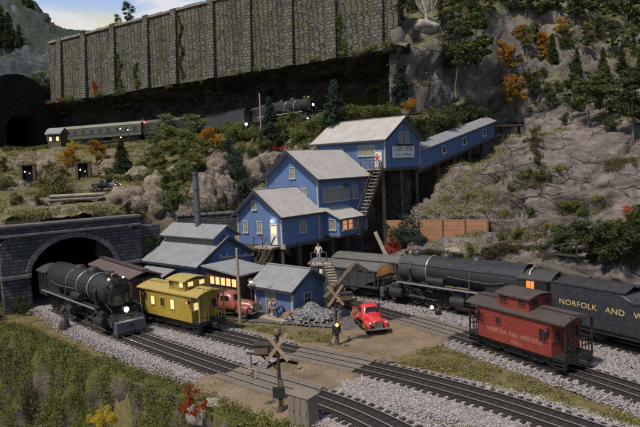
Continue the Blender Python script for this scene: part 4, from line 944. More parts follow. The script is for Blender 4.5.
# ================================================================== rolling stock and road vehicles
m_steel = paint('dark_running_gear', (.028, .026, .025), .4, 4, .6, .3, .01, (.09, .075, .06), .5)
m_wheel = paint('wheel_steel', (.05, .045, .042), .4, 5, .5, .5, 0, (.10, .07, .05), .5)
m_tyre_b = paint('bright_tyre', (.30, .28, .26), .2, 4, .4, .7, 0)
m_yel = paint('caboose_yellow', (.31, .215, .026), .18, 1.2, .6, 0, .01, (.17, .115, .035), .65)
m_yelroof = paint('caboose_yellow_roof', (.33, .25, .07), .18, 1.5, .7, 0, .02, (.27, .2, .07), .5)
m_red = paint('caboose_red', (.215, .034, .025), .2, 1.2, .6, 0, .01, (.095, .03, .022), .65)
m_redroof = paint('caboose_black_roof', (.055, .042, .038), .25, 1.5, .7, 0, .02, (.12, .09, .08), .4)
m_redd = paint('caboose_red_end', (.17, .025, .02), .15, 1.2, .6, 0, .01)
m_gold = paint('gold_lettering', (.55, .42, .16), .1, 5, .6, 0, 0)
m_faint = paint('faded_lettering', (.40, .20, .14), .15, 5, .7, 0, 0)
m_win = paint('window_glass_dark', (.02, .02, .022), .3, 4, .15, 0, 0)
m_winlit = glow('caboose_window_lit', (1., .78, .36), .5)
m_redlamp = glow('red_marker_lens', (1., .05, .02), 3.)
m_lamp = glow('headlamp_lens', (1., .92, .75), 60.)
m_lampw = glow('small_white_lamp', (1., .95, .85), 1.5)
m_iron = paint('boiler_black', (.032, .033, .037), .35, 1.2, .55, .1, .01, (.085, .08, .075), .55)
m_grate = paint('smokebox_graphite', (.075, .075, .08), .3, 2, .6, .3, .01, (.03, .03, .03), .5)
m_band = paint('bright_boiler_band', (.36, .37, .40), .2, 4, .45, .5, 0)
m_roofblk = paint('cab_roof_black', (.04, .038, .038), .25, 1.5, .7, 0, .01, (.1, .09, .08), .4)
m_coal = paint('coal_lumps', (.018, .017, .018), .5, 4, .5, 0, .15, (.06, .06, .06), .4, .5)
m_tend = paint('tender_black', (.030, .032, .040), .25, .8, .5, .05, .01, (.10, .10, .11), .45)
m_hop = paint('hopper_black', (.040, .040, .042), .3, 1.2, .6, 0, .01, (.12, .11, .10), .5)
m_hoproof = paint('hopper_grey_cover', (.10, .096, .09), .25, 1.5, .8, 0, .03, (.10, .09, .08), .5)
m_rust = paint('rusty_orange_board', (.27, .125, .045), .3, 2.5, .85, 0, .02, (.09, .05, .03), .5)
m_chrome = paint('dull_chrome', (.60, .60, .60), .1, 6, .25, .9, 0)
m_rubber = paint('tyre_rubber', (.02, .02, .02), .3, 5, .85, 0, .01)
def wheelset(t, x, r, g=.76, mat=None, name='wheel', sides=(-1, 1), spokes=0):
    for sg in sides:
        mb = MB(); y = sg*g
        mb.lathe([(r*1.0, -.06), (r*1.0, .06), (r*.86, .07), (r*.80, .02), (r*.3, .03), (r*.25, .09), (0, .09)], (0, 0, 0), 20)
        mb.lathe([(r*1.07, -.09), (r*1.07, -.06), (0, -.06)], (0, 0, 0), 20)
        if sg > 0: mb.v = [(a, -c, b_) for a, b_, c in mb.v]; mb.v = [(a, -b_, c) for a, b_, c in mb.v]
        else: mb.v = [(a, -c, b_) for a, b_, c in mb.v]
        mb.build(name, mat or m_wheel, t, (x, y, r))
def bogie(t, x, wb=1.7, r=.42, w_=1.0):
    b = MB(); b.bx(-.16, .16, -w_, w_, .45, .8)
    for sg in (-1, 1):
        y = sg*w_
        b.prism([(-wb/2-.28, y-.07, .30), (-wb/2-.28, y-.07, .58), (-wb/2+.2, y-.07, .62), (-.3, y-.07, .82), (.3, y-.07, .82), (wb/2-.2, y-.07, .62), (wb/2+.28, y-.07, .58), (wb/2+.28, y-.07, .30), (wb/2-.2, y-.07, .34), (.3, y-.07, .2), (-.3, y-.07, .2), (-wb/2+.2, y-.07, .34)], (0, .14, 0))
        for k in (-1, 1): b.cyl((k*wb/2, y-.1, r), (k*wb/2, y+.1, r), .14, None, 10)
        for k in (-.15, 0, .15): b.cyl((k, y+sg*.08, .3), (k, y+sg*.08, .75), .06, None, 8)
    o = b.build('bogie', m_steel, t, (x, 0, 0))
    for k in (-1, 1):
        wheelset(o, k*wb/2, r)
        MB().cyl((k*wb/2, -.76, r), (k*wb/2, .76, r), .08, None, 8).build('axle', m_steel, o)
def arch_prof(w_, z, rise, n=8, over=0.): return [(-w_/2-over+(w_+2*over)*i/n, z+rise*sin(pi*i/n)**.9) for i in range(n+1)]
def arched_roof(x0, x1, w_, z, rise, th=.09):
    p = arch_prof(w_, z, rise); q = [(y, zz-th) for y, zz in reversed(p)]
    return MB().prism([(x0, y, zz) for y, zz in p+q], (x1-x0, 0, 0))
def opening(t, x, z, w_, h_, side, pane, frame, hw, name='window'):
    mb = MB(); y = side*hw; o = .07
    for a in ((x-w_/2-o, x-w_/2, z-o, z+h_+o), (x+w_/2, x+w_/2+o, z-o, z+h_+o), (x-w_/2, x+w_/2, z+h_, z+h_+o), (x-w_/2, x+w_/2, z-o, z)): mb.bx(a[0], a[1], y-.05, y+.05, a[2], a[3])
    mb.bx(x-.02, x+.02, y-.035, y+.035, z, z+h_)
    wn = mb.build(name, frame, t); MB().bx(x-w_/2, x+w_/2, y-.02, y+.02, z, z+h_).build('pane', pane, wn); return wn
def endwin(t, x, y, z, w_, h_, pane, frame):
    mb = MB(); o = .07
    for a in ((y-w_/2-o, y-w_/2, z-o, z+h_+o), (y+w_/2, y+w_/2+o, z-o, z+h_+o), (y-w_/2, y+w_/2, z+h_, z+h_+o), (y-w_/2, y+w_/2, z-o, z)): mb.bx(x-.05, x+.05, a[0], a[1], a[2], a[3])
    wn = mb.build('window', frame, t); MB().bx(x-.02, x+.02, y-w_/2, y+w_/2, z, z+h_).build('pane', pane, wn); return wn
def on_track(path, px, side=0.):
    s_ = path.s_px(px); return s_
def place(path, s_, rev=False):
    p, d = path.at(s_); a = atan2(d.y, d.x)+(pi if rev else 0); return p, a
def caboose(label, path, s_, Lc, body, roof, endm, frame, cup, wins, lit, txt, yellow):
    p, a = place(path, s_); t = thing('caboose', label, 'caboose', p, a)
    hb = Lc/2-.95; W = 2.75; hw = W/2; z0, z1 = .82, 3.05
    MB().bx(-hb, hb, -hw, hw, z0, z1).build('body', body, t, None, None, .03)
    MB().bx(-Lc/2, Lc/2, -1.2, 1.2, .62, .84).build('underframe', m_steel, t)
    arched_roof(-Lc/2-.1, Lc/2+.1, W+.3, z1+.02, .36).build('roof', roof, t)
    MB().bx(-Lc/2, Lc/2, -.3, .3, z1+.40, z1+.45).build('running_board', roof, t)
    cx, cl, cw = cup; cz0, cz1 = z1+.1, z1+1.05
    MB().bx(cx-cl/2, cx+cl/2, -cw/2, cw/2, cz0, cz1).build('cupola', body, t, None, None, .02)
    arched_roof(cx-cl/2-.2, cx+cl/2+.2, cw+.3, cz1, .26).build('cupola_roof', roof, t)
    for sg in (-1, 1):
        for k in (-1, 1): opening(t, cx+k*cl*.30, cz0+.42, .5, .4, sg, m_winlit if (lit and k > 0) else m_win, frame, cw/2)
        endwin(t, cx+sg*cl/2, -cw*.25, cz0+.45, .55, .36, m_winlit if lit else m_win, frame); endwin(t, cx+sg*cl/2, cw*.25, cz0+.45, .55, .36, m_winlit if lit else m_win, frame)
        for x, w_, h_, z, lt in wins: opening(t, x, z, w_, h_, sg, m_winlit if lt else m_win, frame, hw)
    for e in (-1, 1):                                                 # end platforms
        MB().bx(min(e*hb, e*(Lc/2)), max(e*hb, e*(Lc/2)), -hw+.05, hw-.05, .84, .95).build('platform', m_steel if not yellow else m_steel, t)
        d = MB().bx(e*hb-.04, e*hb+.04, -.4, .4, .95, 2.75).build('door', endm, t); endwin(d, e*(hb+.01), 0, 1.9, .45, .55, m_winlit if lit else m_win, frame)
        endwin(t, e*hb, .9, 1.8, .5, .6, m_win, frame); endwin(t, e*hb, -.9, 1.8, .5, .6, m_winlit if (lit and e > 0) else m_win, frame)
        xe = e*(Lc/2-.06)
        for sg in (-1, 1):
            mb = MB(); y0, y1 = sorted((sg*(hw-.07), sg*.35)); mb.bx(xe-.05, xe+.05, min(sg*(hw-.07), sg*(hw-.17)), max(sg*(hw-.07), sg*(hw-.17)), .95, z1+.1)
            for z in (1.5, 1.85): mb.bx(xe-.03, xe+.03, y0, y1, z-.03, z+.03)
            for y in (.35, .65, .95): mb.bx(xe-.025, xe+.025, sg*y-.025, sg*y+.025, .95, 1.88)
            mb.build('end_railing', frame if yellow else m_steel, t)
        mb = MB()
        for y in (-.78, -.42): mb.bx(xe+e*.05-.02, xe+e*.05+.02, y-.02, y+.02, .95, z1+.5)
        for k in range(7): mb.bx(xe+e*.05-.02, xe+e*.05+.02, -.78, -.42, 1.05+k*.32, 1.09+k*.32)
        mb.build('ladder', frame if yellow else m_steel, t)
        mb = MB(); mb.lathe([(.24, -.015), (.27, 0), (.24, .015), (.21, 0), (.24, -.015)], (0, 0, 0), 16); mb.bx(-.02, .02, -.23, .23, -.01, .01); mb.bx(-.23, .23, -.02, .02, -.01, .01); mb.bx(-.02, .02, -.02, .02, -1.0, 0)
        mb.build('brake_wheel', m_steel, t, (xe-e*.15, .5, 1.95))
        for sg in (-1, 1):
            mb = MB(); x_ = e*(Lc/2-.45)
            for k in range(3): mb.bx(x_-.34, x_+.34, min(sg*(hw-.05), sg*(hw-.4))-k*0, max(sg*(hw-.05), sg*(hw-.4)), .28+k*.22, .32+k*.22)
            for q in (-.36, .36): mb.bx(x_+q-.02, x_+q+.02, min(sg*(hw-.02), sg*(hw-.36)), max(sg*(hw-.02), sg*(hw-.36)), .25, .95)
            mb.build('steps', m_steel, t)
            ml = MB().box((e*(hb-.15), sg*(hw+.16), 2.55), (.2, .22, .3)).build('marker_lamp', m_iron, t)
            MB().cyl((e*(hb-.15), sg*(hw+.26), 2.55), (e*(hb-.15), sg*(hw+.31), 2.55), .1, None, 10).build('lens', m_redlamp if (yellow and e > 0) else paint('red_glass', (.3, .02, .02), .1), ml)
        MB().bx(min(e*Lc/2, e*(Lc/2+.55)), max(e*Lc/2, e*(Lc/2+.55)), -.13, .13, .5, .74).build('coupler', m_steel, t, None, None, .03)
        bogie(t, e*(hb-1.25), 1.6, .42, .98)
    MB().bx(-.9, .9, -1.05, -.45, .2, .65).build('tool_box', m_steel, t, None, None, .03); MB().cyl((-1.0, .6, .45), (.8, .6, .45), .2, None, 12).build('brake_cylinder', m_steel, t)
    MB().cyl((hb*.55 if not yellow else -hb*.5, .6, z1+.2), (hb*.55 if not yellow else -hb*.5, .6, z1+1.0), .09, None, 10).build('smoke_jack', m_steel, t)
    mb = MB()
    for x in (-hb+.1, hb-.1): mb.bx(x-.02, x+.02, -hw-.08, -hw-.05, 1.1, 2.3); mb.bx(x-.02, x+.02, -hw-.08, -hw, 1.1, 1.15); mb.bx(x-.02, x+.02, -hw-.08, -hw, 2.25, 2.3)
    for q in txt: text(*q[:2], q[4], t, (q[2], -hw-.004, q[3]), (pi/2, 0, 0), squash=q[5])
    return t
sr0, sr1 = T3.s_px(482), T3.s_px(580)
caboose('red wooden caboose with black roof and faded lettering', T3, (sr0+sr1)/2, sr1-sr0, m_red, m_redroof, m_redd, m_redd, (-.1, 2.5, 2.3),
        [(-2.75, .5, .62, 1.85, 0), (-1.15, .35, .42, 2.05, 0), (2.45, .55, .7, 1.75, 0)], False, [('NORFOLK AND WESTERN', .40, .1, 1.55, m_faint, .92), ('518312', .27, .35, 1.08, m_faint, 1.)], False)
sy0, sy1 = T2.s_px(155), T2.s_px(214)
caboose('yellow caboose with lit cupola windows and red marker lamp', T2, (sy0+sy1)/2, sy1-sy0, m_yel, m_yelroof, m_yel, m_yelroof, (1.15, 2.2, 2.3),
        [(-2.05, .5, .7, 1.75, 1), (-.65, .5, .7, 1.75, 0), (.75, .5, .75, 1.7, 1)], True, [], True)
# ---- hopper cars
def hopper(label, path, s_, Lc, num, group=None):
    p, a = place(path, s_); t = thing('hopper_car', label, 'hopper car', p, a, group); t.scale = (1, 1, .87); hl = Lc/2; W = 2.8; hw = W/2
    b = MB()
    b.prism([(x, -hw, z) for x, z in ((-hl+.25, 2.0), (-hl+.25, 3.0), (hl-.25, 3.0), (hl-.25, 2.0), (hl-1.9, 1.25), (1.6, .55), (.4, 1.25), (-.4, 1.25), (-1.6, .55), (-hl+1.9, 1.25))], (0, W, 0)); b.build('body', m_hop, t)
    n = 9
    for sg in (-1, 1):
        for i in range(n):
            x = -hl+.35+(Lc-.7)*i/(n-1); MB().bx(x-.06, x+.06, sg*hw-.09, sg*hw+.09, 1.3, 3.02).build('side_post', m_hop, t)
        MB().bx(-hl+.2, hl-.2, sg*hw-.1, sg*hw+.1, 2.95, 3.12).build('top_chord', m_hop, t); MB().bx(-hl+.05, hl-.05, sg*hw-.08, sg*hw+.08, 1.08, 1.32).build('side_sill', m_hop, t)
    arched_roof(-hl-.05, hl+.05, W+.2, 3.12, .55, .12).build('arched_cover', m_hoproof, t)
    for e in (-1, 1):
        pr = arch_prof(W-.1, 3.10, .47); MB().prism([(e*(hl-.12), y, z) for y, z in [(-hw+.05, 2.45)]+pr+[(hw-.05, 2.45)]], (.1*e, 0, 0)).build('end_board', m_rust, t)
        mb = MB()
        for y in (-1.2, -.6, 0, .6, 1.2): mb.bx(e*hl-.06-e*.1, e*hl+.06-e*.1, y-.05, y+.05, 1.1, 2.5)
        for z in (1.55, 2.1): mb.bx(e*hl-.05-e*.1, e*hl+.05-e*.1, -1.3, 1.3, z-.05, z+.05)
        mb.build('end_frame', m_hop, t)
        MB().bx(min(e*(hl-1.2), e*hl), max(e*(hl-1.2), e*hl), -1.2, 1.2, .85, 1.08).build('end_sill', m_steel, t)
        MB().bx(min(e*hl, e*(hl+.5)), max(e*hl, e*(hl+.5)), -.13, .13, .55, .8).build('coupler', m_steel, t)
        bogie(t, e*(hl-1.35), 1.65, .42, .98)
    MB().bx(-hl+1.55, -hl+1.95, -hw-.02, -hw+.02, 2.1, 2.6).build('white_placard', m_white, t)
    return t
h_1 = T4.s_px(387); hopper('nearer black hopper car under an arched grey cover beside the coal ramp', T4, h_1-4.55, 8.9, '28')
h_2 = min((abs(proj(T6.at(k*.1)[0]+Vector((0, 0, 2)))[0]-407), k*.1) for k in range(int(T6.len*10)))[1]
hopper('farther black hopper car with an orange end board, on the siding below the red bush', T6, h_2-4.5, 8.8, '41')
# ---- steam locomotives (local x: 0 at the pilot, engine towards -x)
def driver(par, x, r, sg, g=.76):
    mb = MB(); n = 24
    mb.lathe([(r, -.07), (r, .07), (r*.9, .08), (r*.86, .03), (r*.86, -.03), (r*.9, -.07), (r, -.07)], (0, 0, 0), n)
    for k in range(12):
        a = 2*pi*k/12; mb.bar((r*.15*cos(a), r*.15*sin(a), 0), (r*.88*cos(a), r*.88*sin(a), 0), .07, .07, 0, (0, 0, 1))
    mb.cyl((0, 0, -.1), (0, 0, .14), r*.22, None, 12); mb.cyl((r*.35, 0, 0), (r*.35, 0, .18), .1, None, 10)
    mb.add([(r*.86*cos(q), r*.86*sin(q), .05) for q in np.linspace(pi-.7, pi+.7, 8)]+[(r*.86*cos(q), r*.86*sin(q), -.03) for q in np.linspace(pi-.7, pi+.7, 8)], [tuple(range(8)), tuple(range(15, 7, -1))])
    if sg > 0: mb.v = [(a, c, b_) for a, b_, c in mb.v]
    else: mb.v = [(a, -c, b_) for a, b_, c in mb.v]
    w_ = mb.build('driving_wheel', m_wheel, par, (x, sg*g, r)); return w_
m_iron_dk = paint('shaded_boiler_black', (.014, .014, .015), .4, 1.5, .6, .05, .01, (.05, .046, .042), .45)  # darker copy of the boiler black, the shade on these engines put into colour
m_iron_lt = paint('lit_boiler_black', (.030, .031, .036), .3, 1.5, .42, .25, .01, (.11, .105, .10), .5)  # lighter copy of the boiler black, light from above put into colour
def locomotive(label, p, a, Ll=16.5, num='1218', vis=(-1, 1), bands=2, tip=0., graphite=False, lampz='door', glass=None, rot_y=0., im=None):
    im = im or m_iron
    t = thing('steam_locomotive', label, 'locomotive', p, a); t.rotation_euler.y = rot_y
    ax = 3.2; rb = 1.22; xf = -1.9; xc = -Ll+2.1
    mb = MB(); mb.lathe([(0, xf), (rb*.98, xf), (rb, xf-.1), (rb, xf-3.0)][::-1], (0, 0, ax), 28, 0, 'x'); mb.build('smokebox', m_grate if graphite else im, t)
    mb = MB(); mb.lathe([(rb*1.02, xf-3.0), (rb*1.03, xf-6.), (rb*1.12, xc+2.5), (rb*1.12, xc)][::-1], (0, 0, ax), 28, 0, 'x'); mb.build('boiler', im, t)
    mb = MB(); mb.bx(xc, xc+3.2, -1.33, 1.33, 1.6, 3.3); mb.build('firebox', im, t, None, None, .1)
    mb = MB(); mb.lathe([(0, xf+.22), (.35, xf+.2), (.72, xf+.1), (.80, xf), (.80, xf-.05)][::-1], (0, 0, ax), 24, 0, 'x'); sd = mb.build('smokebox_door', m_grate if graphite else im, t)
    for k in range(10): q = 2*pi*k/10; MB().box((xf+.05, 1.0*cos(q), ax+1.0*sin(q)), (.12, .12, .12)).build('door_dog', im, sd)
    for i in range(bands):
        x = xf-3.1-i*2.4; mb = MB(); mb.lathe([(rb*1.05, x), (rb*1.07, x-.03), (rb*1.07, x-.09), (rb*1.05, x-.12)][::-1], (0, 0, ax), 28, 0, 'x'); mb.build('boiler_band', m_band if i in (0, bands-2, bands-1) else im, t)
    mb = MB(); mb.lathe([(.5, ax+1.05), (.42, ax+1.35), (.45, ax+1.6), (.38, ax+1.6), (.3, ax+1.2)], (xf-1.4, 0, 0), 18); mb.build('smokestack', im, t)
    mb = MB(); mb.lathe([(.62, ax+1.0), (.56, ax+1.25), (.52, ax+1.5), (.35, ax+1.65), (0, ax+1.68)], (xf-4.6, 0, 0), 18); mb.build('sand_dome', im, t)
    mb = MB(); mb.lathe([(.62, ax+1.0), (.52, ax+1.25), (.48, ax+1.45), (.3, ax+1.58), (0, ax+1.6)], (xf-7.6, 0, 0), 18); mb.build('steam_dome', im, t)
    mb = MB(); mb.lathe([(.22, 0), (.18, .2), (.08, .3), (0, .31)], (xf-.6, 0, ax+1.25), 12); mb.bx(xf-.64, xf-.56, -.26, .26, ax+1.2, ax+1.28); mb.build('bell', paint('bell_brass', (.35, .24, .08), .2, 4, .35, .8, 0), t)
    zb = ax if lampz == 'door' else 1.95; xh = xf+.25 if lampz == 'door' else -.55; yh = 0 if lampz == 'door' else -.0
    hl = MB(); hl.lathe([(.26, xh-.2), (.28, xh+.18), (.22, xh+.2)], (0, yh, zb), 16, 0, 'x'); hl = hl.build('headlight', im, t)
    MB().ball((xh+.2, yh, zb), .2, 12, 8, 0, (.4, 1, 1)).build('lens', m_lamp, hl)
    MB().bx(xf-.02, xf+.22, -.36, .36, ax+.52, ax+.78).build('number_board', im, t)
    MB().box((xf-.25, 0, ax+1.36), (.3, .42, .26)).build('class_light_box', im, t)
    for sg in (-1, 1):
        MB().ball((xf-.05, sg*.62, ax+1.15), .09).build('class_light', m_lampw if lampz != 'door' else im, t)
        MB().bx(xc+.2, xf-.3, sg*1.62-.28, sg*1.62+.28, 2.05, 2.13).build('running_board', im, t)
        MB().bx(xc+.2, xf-.3, sg*1.62+sg*.27-.015, sg*1.62+sg*.27+.015, 2.02, 2.16).build('board_edge', m_band, t)
        mb = MB(); zz = ax+.55; yy = sg*(rb*1.02+.08)
        mb.tube([(xf, yy*.88, zz), (xc+.6, yy, zz)], .03, 6)
        for x in np.arange(xf-.4, xc+.6, -1.3): mb.bar((x, yy*.9, zz), (x, yy*.8, zz-.12), .04, .04)
        mb.build('handrail', m_grate, t)
        mb = MB(); mb.tube([(xf-1.4, sg*.9, ax+.7), (xf-1.4, sg*1.3, ax), (xf-1.5, sg*1.2, 1.9)], .17, 10); mb.build('steam_pipe', im, t)
        mb = MB(); mb.cyl((xf-3.6, sg*1.62, 2.55), (xf-5.4, sg*1.62, 2.55), .32, None, 14); mb.build('air_reservoir', im, t)
        mb = MB(); mb.tube([(xf-5.6, sg*1.36, ax-.2), (xf-9.6, sg*1.44, ax-.35), (xc+1.4, sg*1.46, ax-.1)], .06, 6); mb.tube([(xf-7.6, sg*.5, ax+1.25), (xf-7.7, sg*1.25, ax+.4), (xf-7.7, sg*1.45, ax-.6), (xf-7.7, sg*1.5, 2.2)], .06, 6); mb.build('piping', m_grate, t)
        for j, (xcyl, xs_) in enumerate(((-2.0, (-3.7, -5.0, -6.3)), (-8.6, (-10.2, -11.5, -12.8)))):     # two engine units
            mb = MB(); mb.cyl((xcyl+.75, sg*1.42, .98), (xcyl-.65, sg*1.42, .98), .44, None, 18); mb.cyl((xcyl+.6, sg*1.36, 1.62), (xcyl-.5, sg*1.36, 1.62), .25, None, 14); mb.bx(xcyl-.4, xcyl+.5, sg*1.35-.25, sg*1.35+.25, .9, 1.65); mb.build('cylinder', im, t, None, None, 0)
            for x in xs_:
                driver(t, x, .70, sg)
            mb = MB(); mb.bar((xs_[0]+.25, sg*.98, .70), (xs_[2]+.25, sg*.98, .70), .07, .15); mb.build('side_rod', m_tyre_b, t)
            mb = MB(); mb.bar((xcyl-1.15, sg*1.12, .98), (xs_[1]+.25, sg*1.08, .70), .07, .16); mb.bar((xcyl-.6, sg*1.12, 1.0), (xcyl-1.3, sg*1.12, 1.0), .08, .08); mb.build('main_rod', m_tyre_b, t)
            mb = MB(); mb.bx(xcyl-1.6, xcyl-.6, sg*1.12-.06, sg*1.12+.06, 1.15, 1.22); mb.bx(xcyl-1.6, xcyl-.6, sg*1.12-.06, sg*1.12+.06, .78, .84); mb.bar((xs_[1]+.1, sg*1.2, .8), (xs_[0]+.1, sg*1.2, 1.55), .06, .1); mb.bar((xs_[0]+.1, sg*1.2, 1.55), (xcyl-.4, sg*1.2, 1.6), .05, .07); mb.bar((xcyl-1.3, sg*1.2, .65), (xcyl-1.2, sg*1.2, 1.6), .05, .08); mb.build('valve_gear', m_tyre_b if sg else m_wheel, t)
            MB().bx(xs_[2]-.8, xcyl+.4, sg*.62-.08, sg*.62+.08, .55, 1.15).build('main_frame', m_steel, t)
        opening(t, xc-.75, 2.75, .62, .8, sg, glass or m_win, im, 1.44); opening(t, xc-1.5, 2.75, .5, .8, sg, m_win, im, 1.44)
        MB().bx(-.75, -.35, sg*1.15-.3, sg*1.15+.3, .9, 1.35).build('deck_box', im, t, None, None, .03)
        MB().cyl((xf+.25, sg*.75, 2.3), (xf+.25, sg*.75, 3.0), .2, None, 12).build('air_pump', im, t)
    wheelset(t, -1.1, .42, .76); wheelset(t, xc-.4, .5, .76); wheelset(t, xc+.9, .5, .76); wheelset(t, -8.0+1.1, .42, .76)
    mb = MB(); mb.bx(-Ll+.1, xc+.1, -1.42, 1.42, 1.35, 3.75); mb.build('cab', im, t, None, None, .02)
    arched_roof(-Ll-.3, xc+.3, 3.0, 3.72, .5, .1).build('cab_roof', m_roofblk, t)
    MB().bx(-2.2, -.15, -1.35, 1.35, 1.2, 1.32).build('front_deck', im, t); MB().bx(-.35, -.1, -1.45, 1.45, .75, 1.25).build('buffer_beam', m_grate, t, None, None, .03)
    mb = MB(); mb.prism([(.35, y, .08) for y in (-1.2, 1.2)]+[(-.15, y, .95) for y in (1.3, -1.3)], (-.25, 0, 0)); mb.build('pilot', m_grate, t); MB().bx(-.15, .36, -1.25, 1.25, .25, 1.15).build('pilot_plate', paint('pilot_grey', (.075, .08, .098), .2, 2, .6), t, None, None, .04); MB().bx(-.1, .45, -.13, .13, .7, .95).build('coupler', m_steel, t)
    mb = MB()
    for k in range(9): y = -1.15+2.3*k/8; mb.bar((.38, y, .1), (-.1, y*1.05, .93), .05, .05)
    mb.build('pilot_bar', im, t)
    mb = MB(); mb.tube([(-.2, -1.3, 1.3), (-.2, -1.3, 2.1), (xf, -1.1, 2.4)], .03, 6); mb.build('step_rail', m_grate, t); mb = MB(); mb.tube([(-.2, 1.3, 1.3), (-.2, 1.3, 2.1), (xf, 1.1, 2.4)], .03, 6); mb.build('step_rail', m_grate, t)
    return t
def tender(label, p, a, Lt, txt=None, side=1, rot_y=0.):
    t = thing('tender', label, 'tender', p, a); t.rotation_euler.y = rot_y; hw = 1.42
    mb = MB(); mb.prism([(x, -hw, z) for x, z in ((0, 1.0), (0, 3.8), (-Lt*.30, 3.8), (-Lt*.36, 3.6), (-Lt*.36-.4, 3.35), (-Lt, 3.2), (-Lt, 1.0))], (0, 2*hw, 0)); mb.build('tank', m_tend, t, None, None, .05)
    MB().bx(-Lt-.05, .05, -1.35, 1.35, .72, 1.0).build('underframe', m_steel, t)
    for sg in (-1, 1):
        MB().bx(-Lt, 0, sg*hw-.035, sg*hw+.035, 1.02, 1.14).build('side_sill', m_steel, t)
        mb = MB(); mb.bx(-Lt*.35, 0, sg*hw-.05, sg*hw+.05, 3.75, 3.85); mb.bx(-Lt, -Lt*.36-.4, sg*hw-.05, sg*hw+.05, 3.15, 3.25); mb.build('top_beading', m_tend, t)
        mb = MB(); mb.tube([(-Lt*.36-.6, sg*1.2, 3.25), (-Lt*.36-.8, sg*1.2, 3.62), (-Lt+.3, sg*1.2, 3.62), (-Lt+.3, sg*1.2, 3.2)], .035, 6); mb.build('tank_rail', m_grate, t)
    n = 14; vs = []; fs = []
    for i in range(n):
        for j in range(8):
            x = -.3-(Lt*.34)*i/(n-1); y = -1.25+2.5*j/7; vs.append((x, y, 3.72+.45*sin(pi*j/7)*(1-.35*i/n)+.12*noise.noise(Vector((x*2.5, y*2.5, 1)))))
    for i in range(n-1):
        for j in range(7): fs.append((i*8+j, i*8+j+1, (i+1)*8+j+1, (i+1)*8+j))
    MB().add(vs, fs, False).build('coal_load', m_coal, t)
    MB().cyl((-Lt*.62, 0, 3.2), (-Lt*.62, 0, 3.5), .5, None, 16).build('water_hatch', m_tend, t)
    for x in (-2.3, -Lt+2.3): bogie(t, x, 2.4, .46, 1.05)
    if txt: text(txt, .55, m_gold, t, (-.75, side*(hw+.006), 2.45), (pi/2, 0, 0 if side < 0 else pi), squash=1.12, align='LEFT')
    return t
# front-left locomotive leaving the tunnel, towards the camera
s_ = T1.s_px(130); p, a = place(T1, s_)
p0 = T1.at(s_-9)[0]; a1 = atan2(p.y-p0.y, p.x-p0.x)
locomotive('black steam locomotive with glowing headlight coming out of the stone tunnel', p, a1, 17, '1218', (-1, 1), 3, 0, False, 'deck', None, 0., m_iron_dk)
# large locomotive on the right, facing left
s0_ = T4.s_px(391); p, a = place(T4, s0_, True); s1_ = s0_+16.3; p1 = T4.at(s1_-3)[0]; a = atan2(p.y-p1.y, p.x-p1.x)
m_cabglow = glow('cab_fire_glow', (1., .16, .03), 1.0)
locomotive('large articulated steam locomotive facing the hopper cars, orange glow in its cab', p, a, 16.3, '2156', (-1, 1), 5, 0, True, 'door', m_cabglow, 0., m_iron_lt)
st = s1_+.7; p, a = place(T4, st, True); p2 = T4.at(st+10)[0]; a = atan2(p.y-p2.y, p.x-p2.x)
tender('long black tender with yellow railway lettering behind the large locomotive', p, a, 15.5, 'NORFOLK   AND   WESTERN', 1)
# upper train
s_ = T5.s_px(320); p, a = place(T5, s_); locomotive('small distant black locomotive running on the high ledge under the retaining wall', p, a, 16.5, '611', (-1,), 3, 0, False, 'door', None, 0., m_iron_dk)
p, a = place(T5, s_-17.2); tender('distant black tender behind the locomotive on the high ledge', p, a, 12.5, None)
def coach(label, s_, Lc, body, roof, group=None):
    p, a = place(T5, s_); t = thing('passenger_coach', label, 'railway coach', p, a, group); hl = Lc/2
    MB().bx(-hl, hl, -1.45, 1.45, .95, 3.35).build('body', body, t, None, None, .04); arched_roof(-hl-.1, hl+.1, 3.0, 3.35, .7).build('roof', roof, t)
    MB().bx(-hl, hl, -1.5, 1.5, 1.75, 1.85).build('belt_rail', m_steel, t)
    for i in range(11):
        x = -hl+1.6+(Lc-3.2)*i/10; opening(t, x, 2.1, .85, .75, -1, m_win, body, 1.46)
    for e in (-1, 1): bogie(t, e*(hl-2.6), 2.3, .45, 1.0)
    MB().bx(-3, 3, -1.1, 1.1, .45, .95).build('underframe', m_steel, t); MB().bx(hl, hl+.45, -.9, .9, .9, 3.4).build('vestibule', m_steel, t)
    return t
m_coach = paint('coach_grey_green', (.070, .076, .062), .15, 1, .6, 0, 0, (.1, .11, .09), .4); m_coachr = paint('coach_pale_roof', (.17, .17, .14), .15, 1, .7, 0, 0, (.2, .2, .17), .4)
m_dcoach = paint('dark_coach_green', (.035, .04, .042), .2, 1, .6); m_dcoachr = paint('dark_coach_roof', (.07, .07, .075), .2, 1, .7)
coach('dark baggage coach coupled behind the distant tender on the ledge', s_-17.2-12.5-8.3, 15, m_dcoach, m_dcoachr)
sA = T5.s_px(148); coach('grey-green passenger coach with pale roof next to the red tail lamp', sA-14, 27, m_coach, m_coachr)
p, a = place(T5, sA+.7); t = thing('marker_lamp', 'tiny red signal lamp glowing at the end of the pale coach', 'lamp', p+Vector((0, 0, 0)), a); MB().cyl((0, -1.6, 0), (0, -1.6, 3.3), .08, None, 8).build('post', m_steel, t); MB().ball((0, -1.6, 3.5), .22).build('lens', glow('red_tail_lens', (1, .03, .02), 9), t)
